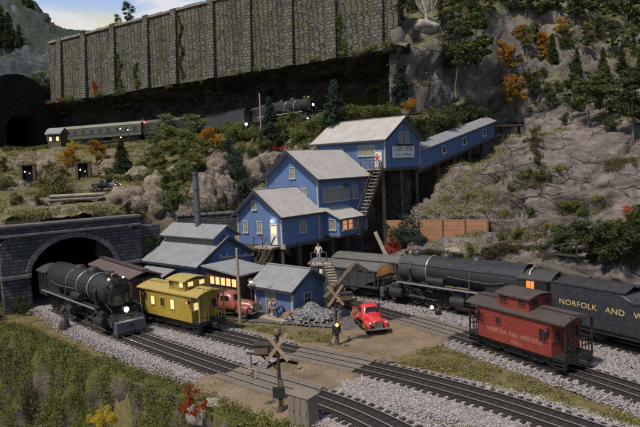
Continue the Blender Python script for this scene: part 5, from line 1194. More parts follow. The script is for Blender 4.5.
# dark passenger car behind the yellow caboose
p, a = place(T2, sy0-6.6); t = thing('boxcar', 'dark maroon boxcar coupled behind the yellow caboose inside the tunnel mouth', 'boxcar', p, a)
m_maroon = paint('boxcar_maroon', (.065, .035, .035), .2, 1.2, .7, 0, .01); MB().bx(-6, 6, -1.4, 1.4, .85, 3.6).build('body', m_maroon, t)
MB().prism([(-6.1, y, z) for y, z in ((-1.55, 3.58), (0, 4.1), (1.55, 3.58), (1.55, 3.7), (0, 4.22), (-1.55, 3.7))], (12.2, 0, 0)).build('roof', paint('boxcar_roof', (.10, .075, .075), .2, 1.2, .8), t)
MB().bx(-6, 6, -.35, .35, 4.22, 4.28).build('running_board', m_maroon, t); MB().bx(-1.2, 1.2, -1.46, -1.4, .95, 3.4).build('sliding_door', m_maroon, t)
for x in (-4.4, 4.4): bogie(t, x)
# ---- pickup and lorry
def wheel_road(t, x, y, r):
    mb = MB(); mb.lathe([(r*.62, -.1), (r*.9, -.11), (r, -.06), (r, .06), (r*.9, .11), (r*.62, .1)], (0, 0, 0), 20); mb.v = [(a, c, b_) for a, b_, c in mb.v]; w_ = mb.build('wheel', m_rubber, t, (x, y, r))
    mb = MB(); mb.lathe([(r*.62, -.08), (r*.45, -.05), (r*.4, -.09), (0, -.1)], (0, 0, 0), 16); mb.lathe([(0, .1), (r*.4, .09), (r*.45, .05), (r*.62, .08)], (0, 0, 0), 16); mb.v = [(a, c, b_) for a, b_, c in mb.v]; mb.build('rim', m_chrome, w_)
def loft(t, name, secs, mat, sub=2):
    """closed body through rounded cross-sections (x, half width bottom, half width top, z0, z1)"""
    vs = []; n = 10
    for x, wb_, wt, z0, z1 in secs:
        h_ = z1-z0
        vs += [(x, y, z) for y, z in ((-wb_, z0), (-wb_*1.02, z0+h_*.45), (-wt, z0+h_*.82), (-wt*.72, z1), (0, z1+.02), (wt*.72, z1), (wt, z0+h_*.82), (wb_*1.02, z0+h_*.45), (wb_, z0), (0, z0))]
    fs = [(i*n+j, i*n+(j+1) % n, (i+1)*n+(j+1) % n, (i+1)*n+j) for i in range(len(secs)-1) for j in range(n)]
    mb = MB().add(vs, fs, True); mb.add(vs[:n], [tuple(range(n))], True); mb.add(vs[-n:], [tuple(range(n-1, -1, -1))], True)
    o = mb.build(name, mat, t); import bmesh
    bm = bmesh.new(); bm.from_mesh(o.data); bmesh.ops.remove_doubles(bm, verts=bm.verts, dist=.001); bmesh.ops.recalc_face_normals(bm, faces=bm.faces); bm.to_mesh(o.data); bm.free()
    for pl in o.data.polygons: pl.use_smooth = True
    md = o.modifiers.new('round', 'SUBSURF'); md.levels = sub; md.render_levels = sub; return o
def truck(label, loc, rz, paint_m, bed, s=1., load=None, name='pickup_truck', cat='pickup truck'):
    t = thing(name, label, cat, loc, rz); t.scale = (s, s, s)
    loft(t, 'hood', [(.25, .62, .55, .55, 1.28), (.9, .58, .5, .55, 1.26), (1.55, .48, .42, .55, 1.18), (1.82, .40, .36, .5, 1.02), (1.9, .30, .28, .5, .92)], paint_m)
    loft(t, 'cab', [(-1.05, .74, .66, .55, 1.62), (-1.0, .80, .70, .5, 1.78), (-.4, .82, .72, .48, 1.90), (.1, .82, .70, .48, 1.84), (.42, .80, .62, .5, 1.30), (.5, .74, .6, .55, 1.2)], paint_m)
    MB().add([(.33, -.56, 1.30), (.33, .56, 1.30), (.16, .52, 1.72), (.16, -.52, 1.72)], [(0, 1, 2, 3)]).build('windscreen', m_win, t, (.09, 0, 0))
    for sg in (-1, 1):
        MB().bx(-.75, -.05, sg*.80-.02, sg*.80+.02, 1.28, 1.66).build('side_window', m_win, t, (0, -sg*.035, 0))
        loft(t, 'front_fender', [(.55, .20, .16, .35, .6), (.8, .24, .2, .4, .88), (1.25, .25, .22, .45, 1.0), (1.7, .24, .2, .38, .9), (1.98, .18, .14, .36, .68)], paint_m).location = (0, sg*.68, 0)
        loft(t, 'rear_fender', [(-2.35, .14, .1, .4, .6), (-2.0, .18, .15, .45, .9), (-1.5, .18, .15, .45, .92), (-1.2, .14, .1, .4, .6)], paint_m).location = (0, sg*.80, 0)
        hl = MB(); hl.lathe([(.15, 0), (.14, .07), (.09, .11), (0, .12)], (1.93, sg*.62, .88), 14, 0, 'x'); hl.build('headlight', m_chrome, t)
        MB().bx(-1.05, .42, sg*.86-.09, sg*.86+.09, .36, .44).build('running_board', m_rubber, t)
        for x in (1.28, -1.75): wheel_road(t, x, sg*.70, .37)
    gr = MB().bx(1.84, 1.95, -.33, .33, .5, .98).build('grille', m_win, t)
    for k in range(8): y = -.3+.6*k/7; MB().bx(1.93, 1.98, y-.022, y+.022, .52, .97).build('grille_bar', m_chrome, gr)
    MB().bx(2.02, 2.1, -.88, .88, .42, .54).build('bumper', m_chrome, t, None, None, .03); MB().bx(1.8, 2.03, -.4, .4, .43, .5).build('bumper_bracket', m_steel, t)
    if bed == 'box':
        b = MB(); b.bx(-2.55, -1.1, -.74, .74, .62, .68)
        for sg in (-1, 1): b.bx(-2.55, -1.1, sg*.74-.03, sg*.74+.03, .62, 1.12)
        b.bx(-1.16, -1.1, -.74, .74, .62, 1.12); b.build('cargo_box', paint_m, t); MB().bx(-2.58, -2.52, -.74, .74, .64, 1.12).build('tailgate', paint_m, t)
    else:
        b = MB(); b.bx(-3.7, -1.15, -1.0, 1.0, .85, .95); b.build('flat_bed', m_timber, t); MB().bx(-1.2, -1.12, -1.0, 1.0, .95, 1.75).build('headboard', paint_m, t)
        for sg in (-1, 1): MB().bx(-3.7, -1.2, sg*.98-.03, sg*.98+.03, .95, 1.3).build('stake_side', paint_m, t)
    MB().bx(-2.4 if bed == 'box' else -3.5, 1.7, -.35, .35, .38, .58).build('chassis', m_steel, t)
    return t
m_truckred = paint('glossy_red_paint', (.55, .028, .02), .08, 2, .28, 0, 0, (.3, .02, .015), .2, 1, .5)
m_truckmar = paint('dull_maroon_paint', (.26, .068, .052), .15, 2, .4, 0, 0, (.14, .05, .04), .4, 1)
m_truckred.node_tree.nodes['Principled BSDF'].inputs['Coat Weight'].default_value = .5
front = G(379.5, 335.5, .1); truck('shiny red pickup truck with chrome grille parked by the crossing road', Vector((front.x-.45, front.y+2.15, .1)), radians(-78), m_truckred, 'box', 1.06)
q = G(240, 317, .07); truck('dull maroon flatbed lorry parked behind the yellow caboose', Vector((q.x-.5, q.y+.7, .07)), radians(-26), m_truckmar, 'flat', 1.2, None, 'lorry', 'lorry')
# ================================================================== lineside things, people
m_wood_t = paint('tan_weathered_board', (.34, .235, .16), .3, 4, .85, 0, .02, (.14, .10, .07), .5)
m_post = paint('signal_post_black', (.035, .03, .027), .4, 3, .7, .2, .01, (.16, .11, .07), .6)
m_box = paint('rusty_signal_box', (.15, .10, .065), .4, 3, .7, .2, .02, (.05, .04, .03), .6)
m_amber = glow('amber_lens', (1., .40, .06), 2.2)
m_pad = paint('concrete_pad', (.25, .235, .21), .2, 2, .9)
def wigwag(label, base, rz, flip=1, lamp=False):
    t = thing('wigwag_signal', label, 'crossing signal', base, rz)
    MB().cyl((0, 0, .1), (0, 0, 4.35), .105, .09, 12).build('post', m_post, t); MB().lathe([(.36, 0), (.34, .12), (.2, .2), (.16, .45), (.11, .5)], (0, 0, 0), 12).build('base', m_post, t)
    MB().lathe([(.09, 4.35), (.2, 4.45), (.24, 4.6), (.18, 4.78), (0, 4.84)], (0, 0, 0), 12).build('cap', m_box, t)
    for sg in (-1, 1):
        b = MB().bx(-.95, .95, -.02, .02, -.10, .10).build('crossbuck_board', m_wood_t, t, (0, -.16-.045*(sg > 0), 3.85), (0, sg*radians(52), 0))
    MB().bx(-.1, .1, -.16, .05, 3.75, 3.95).build('crossbuck_clamp', m_post, t)
    MB().bar((0, 0, 3.25), (-flip*1.75, 0, 3.45), .09, .12).build('arm', m_post, t); MB().bar((0, 0, 2.5), (-flip*.9, 0, 3.3), .06, .08).build('arm_brace', m_post, t)
    bx_ = MB(); bx_.bx(-flip*.85-.42, -flip*.85+.42, -.26, .26, 3.4, 3.92); bx_.build('motor_box', m_box, t, None, None, .07, 2)
    MB().bx(-flip*.85-.48, -flip*.85+.48, -.32, .32, 3.92, 3.99).build('box_lid', m_post, t)
    MB().bar((-flip*1.5, -.05, 3.5), (-flip*1.5, -.05, 2.62), .07, .07).build('pendulum', m_box, t)
    d = MB(); d.lathe([(.28, -.03), (.33, -.04), (.35, 0), (.33, .04), (.28, .03), (.27, 0), (.28, -.03)], (0, 0, 0), 22); d.v = [(x, z, y) for x, y, z in d.v]; dk = d.build('target_disc', m_wood_t, t, (-flip*1.5, -.05, 2.3))
    MB().bx(-.28, .28, -.012, .012, -.035, .035).build('crossbar', m_wood_t, dk); MB().bx(-.035, .035, -.018, .018, -.28, .28).build('crossbar', m_wood_t, dk); MB().cyl((0, -.09, 0), (0, .09, 0), .12, None, 12).build('lamp', m_box, dk)
    if lamp: MB().ball((-flip*.0, -.22, 1.65), .13).build('amber_lamp', m_amber, t)
    MB().bx(-.36, .30, -.16, -.1, 1.0, 1.62).build('black_sign_board', paint('sign_board_black', (.02, .024, .024), .3, 3, .6), t)
    mb = MB(); mb.cyl((.14, -.05, .2), (.14, -.05, 1.9), .05, None, 8); mb.bx(.0, .2, -.12, .06, 1.5, 2.0); mb.build('junction_box', m_box, t)
    return t
wigwag('rusty wigwag crossing signal with crossbuck, near the grey cabinet by the front track', G(281, 415, .05), radians(-8), 1)
wigwag('wigwag crossing signal with a small amber lamp between second track and coal heap', G(337, 346, 0), radians(14), -1, True)
MB_ = None
q = G(299, 428, 0); t = thing('relay_cabinet', 'grey-brown metal relay cabinet with ribbed doors beside the front crossing signal', 'cabinet', q+Vector((.25, .35, -.06)), radians(-38))
m_cab = paint('cabinet_paint', (.20, .165, .14), .15, 2.5, .65, .1, .01, (.09, .07, .055), .5); m_cabd = paint('cabinet_dark_side', (.075, .065, .06), .2, 2.5, .7, .1, .01)
MB().bx(-.68, .68, -.42, .42, .08, 1.72).build('cabinet_body', m_cab, t, None, None, .02); MB().bx(-.76, .76, -.5, .5, 1.72, 1.80).build('lid', m_cab, t, None, None, .02); MB().bx(-.72, .72, -.46, .46, 0, .08).build('plinth', m_pad, t)
for k in range(3): dd_ = MB().bx(-.64+k*.43, -.24+k*.43, -.455, -.42, .16, 1.66).build('door', m_cab, t, None, None, .015); MB().bx(-.28+k*.43, -.26+k*.43, -.48, -.455, .8, 1.0).build('handle', m_post, dd_)
# telegraph pole in front of the lorry
def telegraph(label, base, h_, rz, arm=True, mat=None):
    t = thing('telegraph_pole', label, 'pole', base, rz); MB().cyl((0, 0, 0), (0, 0, h_), .15, .11, 10).build('shaft', mat or m_wood_t, t)
    if arm:
        MB().bx(-1.5, 1.5, -.06, .06, h_-.75, h_-.62).build('crossarm', m_timber, t)
        for x in (-1.4, -.8, .8, 1.4): MB().lathe([(.04, 0), (.07, .04), (.07, .12), (.03, .18), (0, .18)], (x, 0, h_-.62), 8).build('insulator', m_port2, t)
    return t
q = G(240.5, 323, 0); telegraph('brown wooden pole with crossarm between the yellow caboose and the maroon lorry', q, 6.6, radians(15))
q = hit(262, 146); telegraph('bare pale pole among the bushes below the upper locomotive', q, 8.0, 0, False, m_timber_l)
# hooded lamp over the lorry
t = thing('yard_lamp', 'warm yard lamp on a short bracket post near the pole and lorry', 'lamp', G(239.5, 321, 0)+Vector((.9, 2.2, 0))); MB().cyl((0, 0, 0), (0, 0, 3.2), .06, None, 8).build('post', m_post, t); MB().ball((0, -.15, 3.1), .14).build('bulb', glow('yard_bulb', (1, .75, .4), 14), t); MB().lathe([(.3, 3.2), (.12, 3.38), (0, 3.4)], (0, -.1, 0), 12).build('shade', m_post, t)
# dark switch stand beside the tunnel locomotive
q = G(65, 329.5, .1); t = thing('switch_stand', 'squat black switch stand on the ballast beside the tunnel locomotive', 'switch stand', q)
MB().lathe([(.42, 0), (.45, .25), (.36, .75), (.22, .95), (.12, 1.1)], (0, 0, 0), 12).build('stand', m_iron, t); MB().cyl((0, 0, 1.0), (0, 0, 1.75), .06, None, 8).build('spindle', m_iron, t); MB().lathe([(.1, 1.55), (.2, 1.6), (.2, 1.85), (.12, 1.98), (0, 2.0)], (0, 0, 0), 10).build('lamp_head', m_iron, t); MB().bar((0, 0, .6), (.7, -.3, .5), .06, .06).build('lever', m_iron, t)
# white ground lantern and tin by the locomotive
q = G(432, 311, .2); t = thing('ground_lantern', 'small bright white lantern on the stones below the large locomotive', 'lantern', q); MB().lathe([(.2, 0), (.2, .12), (.12, .15)], (0, 0, 0), 12).build('base', m_steel, t); MB().ball((0, 0, .33), .17).build('globe', glow('lantern_globe', (1, 1, 1), 1.2), t)
q = G(438, 315, .2); t = thing('oil_can', 'dark oil drum beside the white ground lantern', 'drum', q); MB().lathe([(0, 0), (.26, 0), (.27, .3), (.26, .6), (0, .6)], (0, 0, 0), 12).build('drum', m_steel, t); MB().cyl((.1, 0, .6), (.1, 0, .66), .05, None, 8).build('bung', m_tyre_b, t)
# coal heap
hv = []; hf = []; base = np.array([(1,0,0),(-.8,.1,.1),(0,1,0),(.1,-.9,0),(0,0,.9),(0,.1,-.8)]); fo = np.array([(0,2,4),(2,1,4),(1,3,4),(3,0,4),(2,0,5),(1,2,5),(3,1,5),(0,3,5)])
q0 = G(309, 318, 0); k = 0
for i in range(2600):
    x, y = random.gauss(0, 1.35), random.gauss(0, 1.0); r2 = (x/3.1)**2+(y/2.2)**2
    if r2 > 1: continue
    z = 1.25*(1-sqrt(r2))**.8*(1+.35*noise.noise(Vector((x*.9, y*.9, 3)))); r = random.uniform(.09, .25)
    A = np.array(Matrix.Rotation(random.random()*6.3, 3, 'Z') @ Matrix.Rotation(random.random()*6.3, 3, 'X')); ca, sa = cos(-.5), sin(-.5)
    hv.append(base*np.array([r, r*.8, r*.6]) @ A.T+np.array([x*ca-y*sa, x*sa+y*ca, z])); hf.append(fo+6*k); k += 1
o = raw_mesh('coal_heap', np.concatenate(hv), np.concatenate(hf), stone_mat('grey_coal', (.035, .035, .038), (.115, .115, .12), (.25, .245, .25))); o.location = (q0.x, q0.y, .02); tag(o, 'low heap of loose grey coal lumps against the little blue hut', 'coal heap')
# coal loader and its steps
t = thing('coal_loader', 'dark bent boom coal loader standing between hut and hopper car', 'loader', G(333, 308, 0)); o_ = -Vector(t.location)
a_, b_, c_ = P(326, 299, 50.5)+o_, P(356, 264.5, 52)+o_, P(366, 271, 52.5)+o_
MB().bar(a_, b_, .55, .45).build('boom', m_timber, t); MB().bar(b_-Vector((.1, 0, 0)), c_, .55, .4).build('spout', m_timber, t)
MB().bx(-1.1, 1.3, .3, 2.0, 0, 1.5).build('engine_box', m_box, t, None, None, .05); MB().bar(b_*.55+a_*.45, Vector((.9, 1.2, 0)), .2, .2, 0, (1, 0, 0)).build('leg', m_timber, t); MB().bar(b_*.3+a_*.7, Vector((-.4, 1.2, 0)), .2, .2, 0, (1, 0, 0)).build('leg', m_timber, t)
pt = P(319, 263, 54); t = thing('lookout_platform', 'small timber platform above the hut roof with a worker standing on it', 'platform', (pt.x, pt.y, pt.z))
MB().bx(-.75, .75, -.7, .7, -.16, 0).build('deck', m_timber_l, t)
for x in (-.6, .6):
    for y in (-.55, .55): MB().bx(x-.1, x+.1, y-.1, y+.1, -pt.z, -.16).build('leg', m_timber, t)
mb = MB(); mb.bx(-.75, -.69, -.7, .7, .85, .93); mb.bx(-.75, .75, .64, .7, .85, .93)
for x, y in ((-.72, -.66), (-.72, .66), (.72, .66)): mb.bx(x-.04, x+.04, y-.04, y+.04, 0, .9)
mb.build('railing', m_timber, t)
stair('open stair with pale treads from the lookout platform down beside the hut', pt+Vector((.75, -.3, 0)), P(340, 303, 50.5), .85, 14, False)
# freight on the hut platform and the lorry
hp = G(277, 319, .2)
for dx, dy, lab, kd in ((1.15, .2, 'brown slatted crate on the hut platform', 'crate'), (.2, .9, 'dull blue drum standing on the hut platform', 'drum')):
    p = hp+Vector((dx, dy, 0))
    if kd == 'crate':
        t = thing('crate', lab, 'crate', p, AH); MB().bx(-.45, .45, -.32, .32, 0, .55).build('box', m_rust, t)
        for z in (.08, .28, .48): MB().bx(-.48, .48, -.35, .35, z-.05, z+.05).build('slat', m_wood_t, t)
    else:
        t = thing('drum', lab, 'drum', p); MB().lathe([(0, 0), (.3, 0), (.3, .42), (.32, .45), (.3, .48), (.3, .9), (0, .9)], (0, 0, 0), 14).build('barrel', m_blue_d, t); MB().lathe([(.31, .86), (.33, .9), (.28, .93)], (0, 0, 0), 14).build('rim', m_steel, t)
lor = [o for o in C.objects if o.name.startswith('lorry')][0]; Ml = Matrix.Translation(lor.location) @ Matrix.Rotation(lor.rotation_euler.z, 4, 'Z')
for k, (x, y, z) in enumerate(((-2.1, .3, 1.15), (-2.9, -.3, 1.15), (-2.5, .1, 1.5), (-3.6, .25, 1.15))):
    p = Ml @ Vector((x*1.2, y*1.2, z)); mb = MB(); mb.ball((0, 0, .2), .5, 12, 8, 0, (1, .62, .45)); mb.ball((.47, 0, .2), .12, 8, 6, 0, (1, .9, .6)); o = mb.build('sack', paint('sack_cloth', (.56, .54, .50), .15, 4, .95), None, p, (0, 0, random.random()*3)); tag(o, 'pale stuffed sack lying on the maroon lorry bed', 'sack', 'sacks on the maroon lorry')
# water column with its big spout over the tender
p = P(546, 300, 46.5); t = thing('water_column', 'dark iron water column with a fat brown spout over the tender', 'water column', (p.x, p.y, .3)); o_ = -Vector(t.location)
MB().cyl((0, 0, 0), P(544, 246, 46.5)+o_, .2, .16, 12).build('post', m_iron, t); MB().ball(P(544, 245, 46.5)+o_, .38).build('cap', m_iron, t)
MB().cyl(P(545, 266, 46)+o_, P(590, 281, 42.5)+o_, .48, .36, 16).build('spout', paint('spout_brown', (.075, .062, .05), .3, 1.5, .6, .1), t)
mb = MB(); mb.bar(P(544, 249, 46.5)+o_, P(580, 240, 45)+o_, .14, .14); mb.build('jib', m_iron, t); mb = MB(); mb.bar(P(544, 253, 46.5)+o_, P(578, 256, 45)+o_, .16, .16); mb.build('arm', m_iron, t); MB().bar(P(577, 241, 45)+o_, P(577, 258, 45)+o_, .08, .08).build('hanger', m_iron, t); MB().bar(P(548, 262, 46.3)+o_, P(562, 250, 45.8)+o_, .07, .07).build('chain', m_iron, t)
# mine cart on the stub trestle at the gallery head
p = P(521, 124.5, 108); t = thing('mine_cart', 'small dark mine cart on the stub track at the gallery head', 'mine cart', p, ALPHA-radians(35)); MB().prism([(-1.4, -.8, .45), (1.4, -.8, .45), (1.7, -.8, 1.6), (-1.7, -.8, 1.6)], (0, 1.6, 0)).build('tub', m_iron, t)
for x in (-.8, .8): wheelset(t, x, .3, .7)
MB().bx(-1.2, 1.2, -.6, .6, .3, .48).build('frame', m_steel, t)
t = thing('stub_trestle', 'short timber stub track sticking out of the cliff at the gallery head', 'trestle', p+Vector((-.4, 0, 0)), ALPHA-radians(35))
MB().bx(-5, 3.2, -1.2, 1.2, -.35, -.06).build('deck', m_timber, t)
for y in (-.7, .7): MB().bx(-5, 3.2, y-.06, y+.06, -.06, .02).build('rail', m_railside, t)
for x in (-3.8, 0, 2.6): MB().bar((x, 0, -.3), (x, 0, -5), .5, .3, 0, (1, 0, 0)).build('post', m_timber, t)
# little cabin, lamps, mine mouths and stores on the left hillside
p = hit(52, 149.5); p = p+(Vector((0, 0, H))-p).normalized()*.5
t = thing('signal_cabin', 'tiny dark signal cabin with lit panes next to the dark tunnel mouth', 'cabin', p+Vector((0, 3, 0)), radians(-10)); MB().bx(-1.4, 1.4, -1.2, 1.2, -3, 3.2).build('wall', m_timber, t); MB().prism([(-1.8, y, z) for y, z in ((-1.7, 3.1), (0, 4.3), (1.7, 3.1), (1.7, 3.3), (0, 4.5), (-1.7, 3.3))], (3.6, 0, 0)).build('roof', m_roofd, t)
for k in range(3): wn = MB().bx(-1.15+k*.8, -.45+k*.8, -1.26, -1.2, 1.7, 2.7).build('window', m_eave, t); MB().bx(-1.08+k*.8, -.52+k*.8, -1.29, -1.22, 1.78, 2.62).build('pane', m_pane_lit if k != 1 else m_pane_d, wn)
m_glowl = glow('white_lantern', (1, .93, .8), 4)
for x, y, hh_, lab in ((131, 138.5, 2.6, 'left one of the white lamp posts below the pale coach'), (138.5, 138.5, 2.3, 'right one of the white lamp posts below the pale coach'), (131, 128, 0.8, 'short white lamp directly below the pale coach windows'), (255, 110, 1.2, 'brilliant white lamp beside the distant locomotive'), (317, 107, 1.0, 'white lamp on the ledge ahead of the distant locomotive')):
    p = T5.off(T5.s_px(x), -3.1 if y > 120 else -2.2, -.4); t = thing('lamp_post', lab, 'lamp', p); MB().cyl((0, 0, -.6), (0, 0, hh_), .07, None, 8).build('post', m_post, t); MB().ball((0, -.05, hh_+.18), .12 if x != 255 else .24).build('bulb', m_glowl if x != 255 else glow('bright_bulb', (1, .86, .66), 90), t); MB().lathe([(.28, hh_+.33), (.1, hh_+.5), (0, hh_+.5)], (0, 0, 0), 10).build('shade', m_post, t)
def mine_mouth(label, x, y, d, s):
    p = P(x, y, d); t = thing('mine_entrance', label, 'mine entrance', p+Vector((0, -.6, 0)), radians(8))
    MB().bx(-1.3*s, 1.3*s, .2, 1.5, -.6, 3.0*s).build('shade_block', m_inner_black, t)  # solid black block, painted shade in place of a hollow entrance
    for x_ in (-1.45, 1.45): MB().bx(x_*s-.22, x_*s+.22, -.2, .6, -.6, 3.1*s).build('prop', m_timber, t)
    MB().bx(-1.9*s, 1.9*s, -.25, .6, 3.0*s, 3.4*s).build('lintel', m_timber, t); MB().ball((-.5*s, -.4, 1.5*s), .12).build('lantern', m_glowl, t); MB().ball((.55*s, -.4, 1.1*s), .11).build('lantern', m_pane_lit, t)
mine_mouth('timber-framed mine entrance with a white lantern, nearer the dark tunnel mouth', 30, 178, 104, .75)
mine_mouth('timber-framed mine entrance between the orange shrubs', 85, 176, 99, .72)
p = hit(80, 201); 
for k in range(7):
    o = thing('log', 'grey log in the stack on the left hillside path', 'log', p+Vector((-.3+.4*(k % 3)*.3, (k % 4)*.55-.6, .3+.42*(k//4))), radians(20), 'logs stacked on the hillside'); MB().cyl((-3, 0, 0), (3, 0, 0), .24, .2, 10).build('bark', m_timber_l, o); MB().cyl((-3.02, 0, 0), (-3, 0, 0), .2, None, 10).build('cut_end', m_wood_t, o)
p = hit(108, 191); tsc = .85; t = truck('small dark blue pickup with tiny lit headlamps on the hillside path', p+Vector((0, 0, .1)), radians(-20), paint('dark_blue_paint', (.014, .017, .03), .2, 2, .4), 'box', .85)
for sg in (-1, 1): MB().ball((2.08, sg*.62, .88), .06).build('headlight_glow', m_glowl, t)
# pale rubble boulder in front
def boulder(label, p, s, mat, sc=(1, .8, .6), seed=0, name='boulder'):
    mb = MB(); mb.ball((0, 0, 0), 1, 22, 14); mb.v = [tuple((Vector(v)*(1+.28*noise.fractal(Vector(v)*1.3+Vector((seed*7, 0, 0)), .9, 2, 5)))[i]*s*sc[i] for i in range(3)) for v in mb.v]
    o = mb.build(name, mat, None, p); tag(o, label, 'boulder'); return o
m_pale = terrain_mat('pale_boulder', (.30, .265, .24), (.40, .36, .33), (.14, .12, .105), (.13, .13, .05), (.2, .19, .08), .95, 1.2, .5, 1.2, 1, .1)
boulder('pale grey boulder at the bank edge behind the orange-red shrub', G(209, 413, -.55), 1.0, m_pale, (1.3, .8, .8), 1)
p = hit(426, 28); boulder('pale boulder at the foot of the bare white tree', p+Vector((0, .5, .3)), 1.6, m_pale, (1.4, .9, .7), 3)
p = hit(455, 238); boulder('grey boulder in the brush below the tan fence', P(455, 251, 67), .9, m_pale, (1.5, .9, .6), 4)
m_outc = terrain_mat('tan_outcrop', (.20, .165, .135), (.29, .245, .20), (.08, .06, .048), (.06, .07, .02), (.16, .155, .05), .80, 1.05, .5, .5, 2., .25, None, .6, .6)
for k, (x, y, s_, sx, sz) in enumerate(((104, 208, 2.6, 1.6, .55), (128, 203, 3.0, 1.1, .9), (147, 206, 2.8, 1.0, 1.0), (205, 200, 3.2, .9, 1.1), (222, 196, 2.6, .9, 1.2), (213, 172, 2.4, 1.0, 1.0), (256, 176, 2.8, 1.0, 1.1), (272, 162, 2.4, 1.1, .8), (60, 210, 2.2, 1.7, .5), (306, 150, 2.2, 1.2, .8), (188, 215, 2.0, 1.0, .9), (30, 203, 2.4, 1.7, .5), (12, 188, 2.6, 1.5, .6), (74, 190, 2.6, 1.7, .5), (46, 168, 2.6, 1.3, .8), (110, 168, 2.6, 1.2, .8), (138, 178, 2.6, 1.2, .8), (158, 190, 2.6, .9, 1.0), (176, 178, 2.4, .9, 1.0))):
    p = hit(x, y); mb = MB(); mb.ball((0, 0, 0), 1, 48, 30)
    nv = []
    for v_ in mb.v:
        q = Vector(v_); r = 1+.20*noise.fractal(Vector((q.x*1.1, q.y*1.1, q.z*.45+k*5)), .8, 2, 4)-.30*abs(noise.noise(Vector((q.x*2.2+k, q.y*2.2, q.z*.5))))+.8*facet(q+Vector((k*9, 0, 0)), .8, .9)+.5*facet(q+Vector((k*5, 3, 0)), .34, .7); nv.append((q.x*r*s_*sx, q.y*r*s_*.8, q.z*r*s_*sz))
    mb.v = nv; o = mb.build('rock_outcrop', m_outc, None, p+Vector((0, .8, -.4)), (0, 0, random.uniform(-.5, .5))); tag(o, 'tan fluted rock outcrop on the left hillside between shrubs', 'rock', 'rock outcrops on the left hillside')
# ---- people: one skinned body each, clothes as children
m_skin = paint('skin', (.42, .25, .17), .1, 4, .6, 0, 0)
def skin(name, joints, edges, mat, parent, root=0, lv=2):
    me = bpy.data.meshes.new(name); me.from_pydata([j[:3] for j in joints], edges, []); o = bpy.data.objects.new(name, me); C.objects.link(o); o.parent = parent; me.materials.append(mat)
    md = o.modifiers.new('skin', 'SKIN'); sv = me.skin_vertices[0].data
    for v, j in zip(sv, joints): v.radius = (j[3], j[3] if len(j) < 5 else j[4])
    for i, v in enumerate(sv): v.use_root = i == root
    md.use_smooth_shade = True; s_ = o.modifiers.new('sub', 'SUBSURF'); s_.levels = 1; s_.render_levels = lv; return o
def person(label, p, rz, shirt, trousers, hat=None, h=1.78, arms=((.32, .05, 1.0), (-.32, .05, 1.0)), lean=0., step=.06):
    t = thing('person', label, 'person', p, rz); t.scale = (h/1.78,)*3; t.rotation_euler.x = lean
    (lx, ly, lz), (rx, ry, rz_) = arms
    J = [(0, 0, .95, .13, .10), (0, 0, 1.15, .13, .10), (0, 0, 1.40, .15, .10), (0, 0, 1.52, .06), (0, -.01, 1.60, .075), (0, -.015, 1.68, .10, .11), (0, -.01, 1.75, .075),
         (.19, 0, 1.43, .06), ((.19+lx)/2+.05, .05, (1.43+lz)/2, .048), (lx, ly-.08, lz, .038), (lx, ly-.14, lz-.06, .036), (-.19, 0, 1.43, .06), ((-.19+rx)/2-.05, .05, (1.43+rz_)/2, .048), (rx, ry-.08, rz_, .038), (rx, ry-.14, rz_-.06, .036),
         (.10, 0, .85, .09), (.11, -step, .48, .065), (.12, 0, .09, .05), (.13, -.14, .04, .045), (-.10, 0, .85, .09), (-.11, step, .48, .065), (-.12, step, .09, .05), (-.13, step-.14, .04, .045)]
    E_ = [(0,1),(1,2),(2,3),(3,4),(4,5),(5,6),(2,7),(7,8),(8,9),(9,10),(2,11),(11,12),(12,13),(13,14),(0,15),(15,16),(16,17),(17,18),(0,19),(19,20),(20,21),(21,22)]
    skin('body', J, E_, m_skin, t)
    g = 1.22
    skin('shirt', [(*j[:3], *[r*g for r in j[3:]]) for j in (J[0], J[1], J[2], J[7], J[8], J[11], J[12])], [(0,1),(1,2),(2,3),(3,4),(2,5),(5,6)], shirt, t)
    skin('trousers', [(*j[:3], *[r*g for r in j[3:]]) for j in (J[0], J[15], J[16], (*J[17][:2], .14, .058), J[19], J[20], (*J[21][:2], .14, .058))], [(0,1),(1,2),(2,3),(0,4),(4,5),(5,6)], trousers, t)
    if hat: MB().lathe([(.19, 1.71), (.19, 1.725), (.11, 1.735), (.105, 1.80), (.06, 1.83), (0, 1.835)], (0, -.01, 0), 14).build('hat', hat, t)
    else: MB().ball((0, .01, 1.715), .108, 12, 8, 0, (1, 1.05, .85)).build('hair', m_eave, t)
    return t
m_wsh = paint('white_shirt', (.68, .67, .66), .08, 6, .9); m_rsh = paint('red_shirt', (.45, .05, .04), .1, 6, .9); m_den = paint('blue_denim', (.07, .10, .19), .2, 6, .9); m_kha = paint('tan_cloth', (.30, .20, .11), .15, 6, .9); m_gry = paint('grey_cloth', (.16, .16, .16), .15, 6, .9)
person('worker in white shirt and pale blue trousers on the lookout platform', pt, radians(-15), m_wsh, paint('pale_blue_cloth', (.22, .28, .38), .1, 6, .9), None, 1.85)
person('man in red shirt and white trousers on the upper house deck', c3-av*.85+bv*.7, radians(-30), m_rsh, m_wsh, m_wsh, 2.0)
person('worker in white shirt bending beside the hut door', hp+Vector((-.9, 1.2, 0)), radians(60), m_wsh, m_gry, None, 1.7, ((.3, -.25, .95), (-.3, -.25, .95)), radians(18))
person('worker in blue overalls standing on the hut platform', hp+Vector((-.25, .45, 0)), radians(-20), m_den, m_den, m_gry, 1.7)
q = G(564, 372, RT); person('trainman in tan clothes behind the red caboose end', q+Vector((.1, .9, -.2)), radians(70), m_kha, m_kha, None, 1.55)
person('tiny figure in red shirt on the ledge by the pale coach', T5.off(T5.s_px(69), -3.0, -.45), 0, m_rsh, m_den, None, 1.9)
person('worker in pale shirt standing on the maroon lorry bed', Ml @ Vector((-3.9*1.05, -.5, 1.16)), radians(20), m_wsh, m_gry, None, 1.65)
